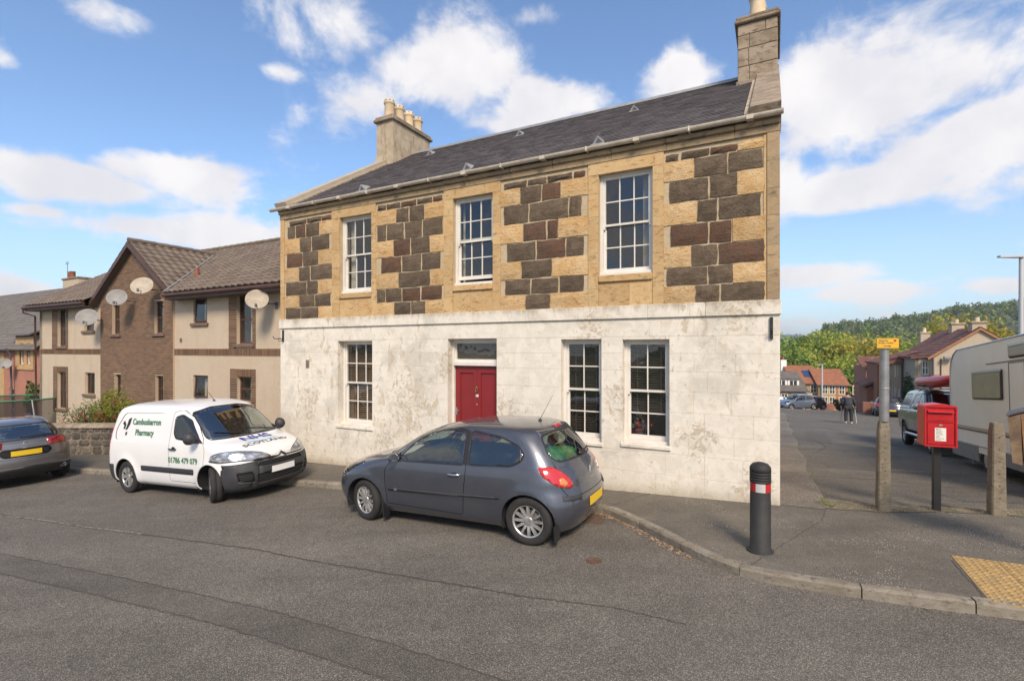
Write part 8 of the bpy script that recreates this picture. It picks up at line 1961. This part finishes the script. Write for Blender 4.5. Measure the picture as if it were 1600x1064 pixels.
# ---- pickup with canopy and kayaks, facing the camera
pk = empty('pickup_truck', (0, 0, 0), 0, 'dark grey pickup truck with canopy parked beyond the red post box', 'pickup truck')
PWh = [(.95, .38), (4.15, .38)]; PR = .375
LV = [(.42, .20, 5.10, .80, .5, 2.8, .2, 4.5), (.52, .06, 5.22, .90, .52, 2.8, .2, 4.5), (.70, .0, 5.25, .925, .55, 2.8, .2, 4.5), (.90, .03, 5.25, .93, .58, 2.8, .2, 4.5), (1.04, .12, 5.24, .92, .62, 2.9, .2, 4.5), (1.12, .40, 5.23, .905, .66, 3.0, .2, 4.5), (1.17, 1.0, 5.22, .885, .56, 3.0, .2, 4.5), (1.22, 1.42, 5.20, .87, .45, 2.8, .2, 4.5),
      (1.40, 1.68, 5.12, .82, .42, 2.6, .25, 4.), (1.62, 2.0, 5.0, .75, .42, 2.6, .3, 4.), (1.73, 2.2, 4.90, .70, .45, 2.6, .35, 3.6), (1.79, 2.4, 4.78, .60, .45, 2.5, .4, 3.), (1.82, 2.6, 4.6, .40, .4, 2.3, .4, 2.6), (1.83, 2.8, 4.4, .12, .2, 2.1, .2, 2.1)]
PB = Body(LV, 54, None, PWh, PR, .03, ns=56)
vehicle_common(PB, pk, PWh, PR, .44)
PB.seam(rnd_poly([(1.42, .55), (2.62, .52), (2.68, 1.70), (2.2, 1.72), (1.42, 1.2)], .04, 2), (1, 0, 0), side, .010); PB.seam(rnd_poly([(2.70, .52), (3.35, .52), (3.62, .9), (3.62, 1.25), (3.42, 1.68), (2.70, 1.70)], .04, 2), (1, 0, 0), side, .010)
for poly in ([(1.75, 1.25), (2.60, 1.27), (2.60, 1.66), (2.26, 1.67), (1.95, 1.45)], [(2.72, 1.27), (3.42, 1.30), (3.34, 1.62), (2.72, 1.66)], [(3.80, 1.32), (4.98, 1.34), (4.80, 1.64), (3.84, 1.66)]):
    PB.region('side_window', 'car_glass', rnd_poly(poly, .04, 2), (1, 0, 0), side, -.003, seal=.02)
PB.region('side_trim', 'rail_metal', [(3.70, 1.20), (5.2, 1.21), (5.2, 1.27), (3.70, 1.27)], (1, 0, 0), side, .006)
PB.region('windscreen', 'car_glass', rnd_poly([(-.72, 1.26), (.72, 1.26), (.60, 1.70), (-.60, 1.70)], .05, 3), (0, 1, 0), lambda c, n: n.x < -.15 and c.x < 2.8 and c.z > 1.2, -.003, seal=.025)
PB.region('grille', 'chrome', rnd_poly([(-.42, .72), (.42, .72), (.5, 1.02), (-.5, 1.02)], .04, 2), (0, 1, 0), lambda c, n: c.x < .6, .004)
for sg in (1, -1): PB.region('headlight', 'reflector', rnd_poly([(.52*sg, .84), (.90*sg, .86), (.90*sg, 1.06), (.55*sg, 1.02)], .03, 2), (0, 1, 0), lambda c, n: c.x < .8, .004)
PB.finish(pk, 'paint_graphite'); wells(pk, PWh, .44, .92, .3); lip(pk, PB, PWh, .44, 'car_trim', .92)
mb = MB(); mb.box(.4, 5.0, -.75, .75, .40, .46); mb.build('floor_pan', 'wheel_well', pk)
for xw, zw in PWh:
    for s_ in (1, -1): wheel(pk, xw, s_*.83, .38, .378, .23, .24, s_, 'six')
for s_ in (1, -1):
    mb = MB(); mb.tube([(1.45, s_*.97, .42), (3.62, s_*.97, .42)], .045, 8); mb.build('side_step', 'rail_metal', pk)
    mb = MB(); mb.tube([(2.2, s_*.62, 1.76), (2.35, s_*.60, 1.86), (3.3, s_*.60, 1.87), (3.5, s_*.62, 1.78)], .022, 6); mb.build('roof_rail', 'rail_metal', pk)
    mb = MB(); Q = Matrix.Translation((1.70, s_*1.06, 1.30)) @ Matrix.Rotation(math.pi/2, 4, 'Y') @ Matrix.Diagonal((1.1, 1.2, 1, 1)); mb.lathe([(.001, -.09), (.07, -.07), (.095, .0), (.095, .05)], 14, 0, Q); mb.tube([(1.68, s_*.87, 1.25), (1.70, s_*1.0, 1.28)], .03, 6); mb.build('wing_mirror', 'rail_metal', pk)['kind'] = 'stuff'
    mb = MB(); y = PB.bvh.ray_cast(Vector((3.45, s_*2, 1.08)), Vector((0, -s_, 0)))[0].y; mb.tube([(3.38, y, 1.08), (3.4, y+s_*.03, 1.08), (3.52, y+s_*.03, 1.085), (3.54, y, 1.085)], .014, 6); mb.build('door_handle', 'chrome', pk)
for x in (2.45, 3.2): mb = MB(); mb.box(x-.03, x+.03, -.85, .85, 1.90, 1.93); mb.build('roof_bar', 'car_trim', pk)
mb = MB(); mb.cbox(-.03+3.9, .03+3.9, -.7, .7, 1.845, 1.875, .01); mb.build('roof_bar', 'car_trim', pk, fix=False)
def pk_text(txt, size, x, z, sgn, kx=1):
    T = Matrix(((-sgn, 0, 0, x), (0, 0, sgn, sgn*1.2), (0, 1, 0, z), (0, 0, 0, 1))); o = textobj('lettering', txt, size, 'white_gloss', T, pk, 0, kx=kx); on_shell(PB, o, (0, -sgn, 0), -.004)
pk_text('406', .17, 3.30, .96, 1); pk_text('BREWSTER MOR', .09, 3.40, .68, 1, 1.0)
# front to the camera: rear wheel (road side) at image (1415,693); heading -N; near side to the road is local +y when forward is -x
rp_ = Vector(su(4.0, 13.25)); fp_ = Vector(su(4.0, 13.25-3.2*1.0)); place(pk, fp_, rp_, .95, 4.15, .93, 1.0, 1.0, 1.06, 0, lambda X, Y: zs2(*uv(X, Y)))
# kayaks on the roof
simple('kayak_red', (.55, .03, .03), .35, c2=(.48, .04, .03), vscale=3); simple('kayak_yellow', (.62, .36, .02), .4); simple('kayak_orange', (.55, .13, .02), .4)
def kayak(label, mat, x0, y, z, L, w, h, rz, mat2=None):
    K = empty('kayak', (0, 0, 0), 0, label, 'kayak', 'kayaks on the pickup roof'); mb = MB(); V = []; n, m = 22, 14
    for i in range(n+1):
        t = i/n; s = max(.02, math.sin(math.pi*t)**.55)
        for k in range(m):
            a = 2*math.pi*k/m; yy = math.cos(a)*w/2*s; zz = math.sin(a)*h/2*(s**.6)*(1.0 if math.sin(a) > 0 else .7)+.10*(2*t-1)**4; V.append((t*L, yy, zz))
    mb.add(V, [(i*m+k, i*m+(k+1) % m, (i+1)*m+(k+1) % m, (i+1)*m+k) for i in range(n) for k in range(m)], 0, True)
    for i, f in enumerate(mb.f): mb.m[i] = 1 if mat2 and (i % (m)) in (m-2, m-1, 0, 1, 6, 7, 8) and (i//m) > 16 else 0
    mb.build('hull', [mat, mat2 or mat], K); mb = MB(); mb.cbox(L*.42, L*.62, -w*.25, w*.25, h*.30, h*.52, .02); mb.build('cockpit', 'car_trim', K, fix=False)
    K.matrix_world = pk.matrix_world @ Matrix.Translation((x0, y, z)) @ Matrix.Rotation(rz, 4, 'Z'); return K
kayak('red and yellow kayak strapped upside down on the pickup roof', 'kayak_red', .75, .42, 2.02, 3.7, .62, .44, R_(1), 'kayak_yellow'); kayak('plain red kayak beside the striped one on the pickup roof', 'kayak_red', .55, -.38, 2.06, 3.7, .66, .46, R_(-2))
# ---- dark hatchback further down, seen from behind
nv, _, NB = hatchback('dark blue hatchback parked facing away down the side street', 'paint_navy', detail=False, name='parked_car')
a_ = Vector(su(8.7, 39.6)); b_ = Vector(su(8.5, 37.0)); place(nv, a_, b_, .81, 3.385, .84, 1.0, 1.12, 1.0, 0, lambda X, Y: zs2(*uv(X, Y)))
# ---- three small parked cars in front of the houses at the foot of the street
def far_car(px, py, dp, rz, paint, label):
    c = copy_tree(nv); c['label'] = label; X = (px-800)/780*dp
    for ch in c.children:
        if ch.name.startswith('body'): ch.data = ch.data.copy(); ch.data.materials[0] = MATS[paint]
    c.matrix_world = Matrix.Translation((X, dp, 2.4+(546-py)*dp/780)) @ Matrix.Rotation(R_(rz), 4, 'Z'); return c
nv['group'] = 'cars parked down the side street'
far_car(1216, 639.5, 50, 12, 'paint_blue_grey', 'pale blue car parked in front of the slate cottage'); far_car(1257, 640.5, 56, 170, 'paint_white', 'white car parked below the orange roofed house'); far_car(1236, 640.0, 55, 10, 'paint_navy', 'dark blue car just right of the pale blue one')
far_car(1352, 652, 36, 60, 'paint_black', 'black car partly hidden behind the sign post') if False else None
# ================================================================== the walking person with crutches
P0 = Vector(su(3.55, 24.8)); X0 = (1326-800)/780*28.0; P0 = Vector((X0, 28.0, zs2(*uv(X0, 28.0))))
pe = empty('person', P0, R_(-28), 'person in dark jacket and trousers seen from behind walking with two crutches', 'person')
simple('cloth_dark', (.018, .019, .024), .85, c2=(.03, .03, .036), vscale=9); simple('cloth_jacket', (.022, .024, .034), .8, c2=(.035, .037, .048), vscale=7); simple('skin', (.42, .24, .17), .55); simple('hair_dark', (.03, .022, .018), .8); simple('shoe_white', (.62, .60, .56), .6)
def skin_body(name, mat, V, E, Rr, parent, lv=2):
    me = bpy.data.meshes.new(name); me.from_pydata(V, E, []); o = bpy.data.objects.new(name, me); COL.objects.link(o)
    sk = o.modifiers.new('s', 'SKIN'); me.skin_vertices[0].data[0].use_root = True
    for i, r in enumerate(Rr): me.skin_vertices[0].data[i].radius = (r, r) if not isinstance(r, tuple) else r
    ss = o.modifiers.new('d', 'SUBSURF'); ss.levels = lv; ss.render_levels = lv
    dg = bpy.context.evaluated_depsgraph_get(); m2 = bpy.data.meshes.new_from_object(o.evaluated_get(dg)); bpy.data.objects.remove(o); m2.materials.clear(); m2.materials.append(MATS[mat])
    for p in m2.polygons: p.use_smooth = True
    m2.name = name; return link(name, m2, parent)
# local: +y is the walking direction (away from the camera)
V = [(0, 0, .92), (0, .03, 1.08), (0, .10, 1.26), (0, .19, 1.42), (0, .26, 1.49), (0, .32, 1.54), (0, .36, 1.62),
     (.10, .0, .88), (.11, .03, .50), (.12, -.02, .10), (.12, .10, .05), (-.10, .0, .88), (-.11, .02, .50), (-.12, -.03, .10), (-.12, .09, .05),
     (.20, .16, 1.40), (.27, .10, 1.16), (.27, .22, .95), (.28, .26, .88), (-.20, .16, 1.40), (-.27, .10, 1.16), (-.27, .22, .95), (-.28, .26, .88)]
E_ = [(0, 1), (1, 2), (2, 3), (3, 4), (4, 5), (5, 6), (0, 7), (7, 8), (8, 9), (9, 10), (0, 11), (11, 12), (12, 13), (13, 14), (3, 15), (15, 16), (16, 17), (17, 18), (3, 19), (19, 20), (20, 21), (21, 22)]
Rr = [(.15, .12), (.155, .115), (.17, .12), (.13, .10), .06, .075, .085, (.10, .095), .07, .05, .045, (.10, .095), .07, .05, .045, .07, .055, .042, .035, .07, .055, .042, .035]
skin_body('body', 'skin', V, E_, [r if not isinstance(r, tuple) else (r[0]*.94, r[1]*.94) for r in Rr], pe)
jac = [0, 1, 2, 3, 15, 16, 17, 19, 20, 21]; mp = {k: i for i, k in enumerate(jac)}
skin_body('jacket', 'cloth_jacket', [V[k] for k in jac], [(mp[a], mp[b]) for a, b in E_ if a in mp and b in mp], [(.19, .15), (.19, .145), (.205, .15), (.155, .125), .095, .078, .062, .095, .078, .062], pe)
tr = [0, 7, 8, 9, 11, 12, 13]; mp = {k: i for i, k in enumerate(tr)}
skin_body('trousers', 'cloth_dark', [V[k] for k in tr], [(mp[a], mp[b]) for a, b in E_ if a in mp and b in mp], [(.165, .13), (.12, .11), .088, .078, (.12, .11), .088, .078], pe)
mb = MB(); mb.lathe([(.001, -.11), (.075, -.09), (.10, -.02), (.098, .05), (.06, .10), (.001, .115)], 16, 0, Matrix.Translation((0, .35, 1.64)) @ Matrix.Rotation(R_(-25), 4, 'X')); mb.build('hair', 'hair_dark', pe)
for s_ in (1, -1):
    mb = MB(); M_ = Matrix.Translation((s_*.12, .05, .045)); mb.lathe([(.001, -.045), (.05, -.04), (.055, 0), (.045, .03), (.001, .045)], 12, 0, M_ @ Matrix.Diagonal((.9, 2.6, .9, 1))); mb.build('shoe', 'shoe_white', pe)
    cr = empty('crutch', P0, R_(-28), 'grey forearm crutch held in the %s hand of the walking person' % ('right' if s_ > 0 else 'left'), 'crutch', 'crutches of the walking person')
    mb = MB(); hx, hy, hz_ = s_*.29, .27, .88; mb.tube([(s_*(.40 if s_ > 0 else .34), .30, .0), (s_*.31, .28, .86), (s_*.31, .17, 1.14)], .022, 8); mb.build('shaft', 'galv_pale', cr); mb = MB(); mb.tube([(s_*.31, .28, .88), (s_*.305, .16, .88)], .016, 6); mb.build('grip', 'rubber', cr)
    for k in range(5):
        mb = MB() if k == 0 else mb
        mb.tube([(hx+s_*.01, .18+k*.022, .90), (hx+s_*.045, .18+k*.022, .895), (hx+s_*.05, .185+k*.022, .865), (hx+s_*.02, .185+k*.022, .85)], .010, 5)
    mb.build('fingers', 'skin', pe)['kind'] = 'stuff'
pe.scale = (1.1, 1.05, 1.0)
# ================================================================== summer haze over the valley
m_ = bpy.data.materials.new('haze'); m_.use_nodes = True; m_.node_tree.nodes.clear(); MATS['haze'] = m_
t_ = NT(m_.node_tree); v_ = t_.n('ShaderNodeVolumePrincipled', {'Color': (.86, .92, 1.0), 'Density': .00028, 'Anisotropy': .2}); o_ = t_.n('ShaderNodeOutputMaterial'); t_.L.new(v_.outputs[0], o_.inputs['Volume'])
mb = MB(); mb.box(-4300, 4300, -1800, 6300, -60, 130); hz_ = mb.build('haze', 'haze', None); hz_['kind'] = 'stuff'
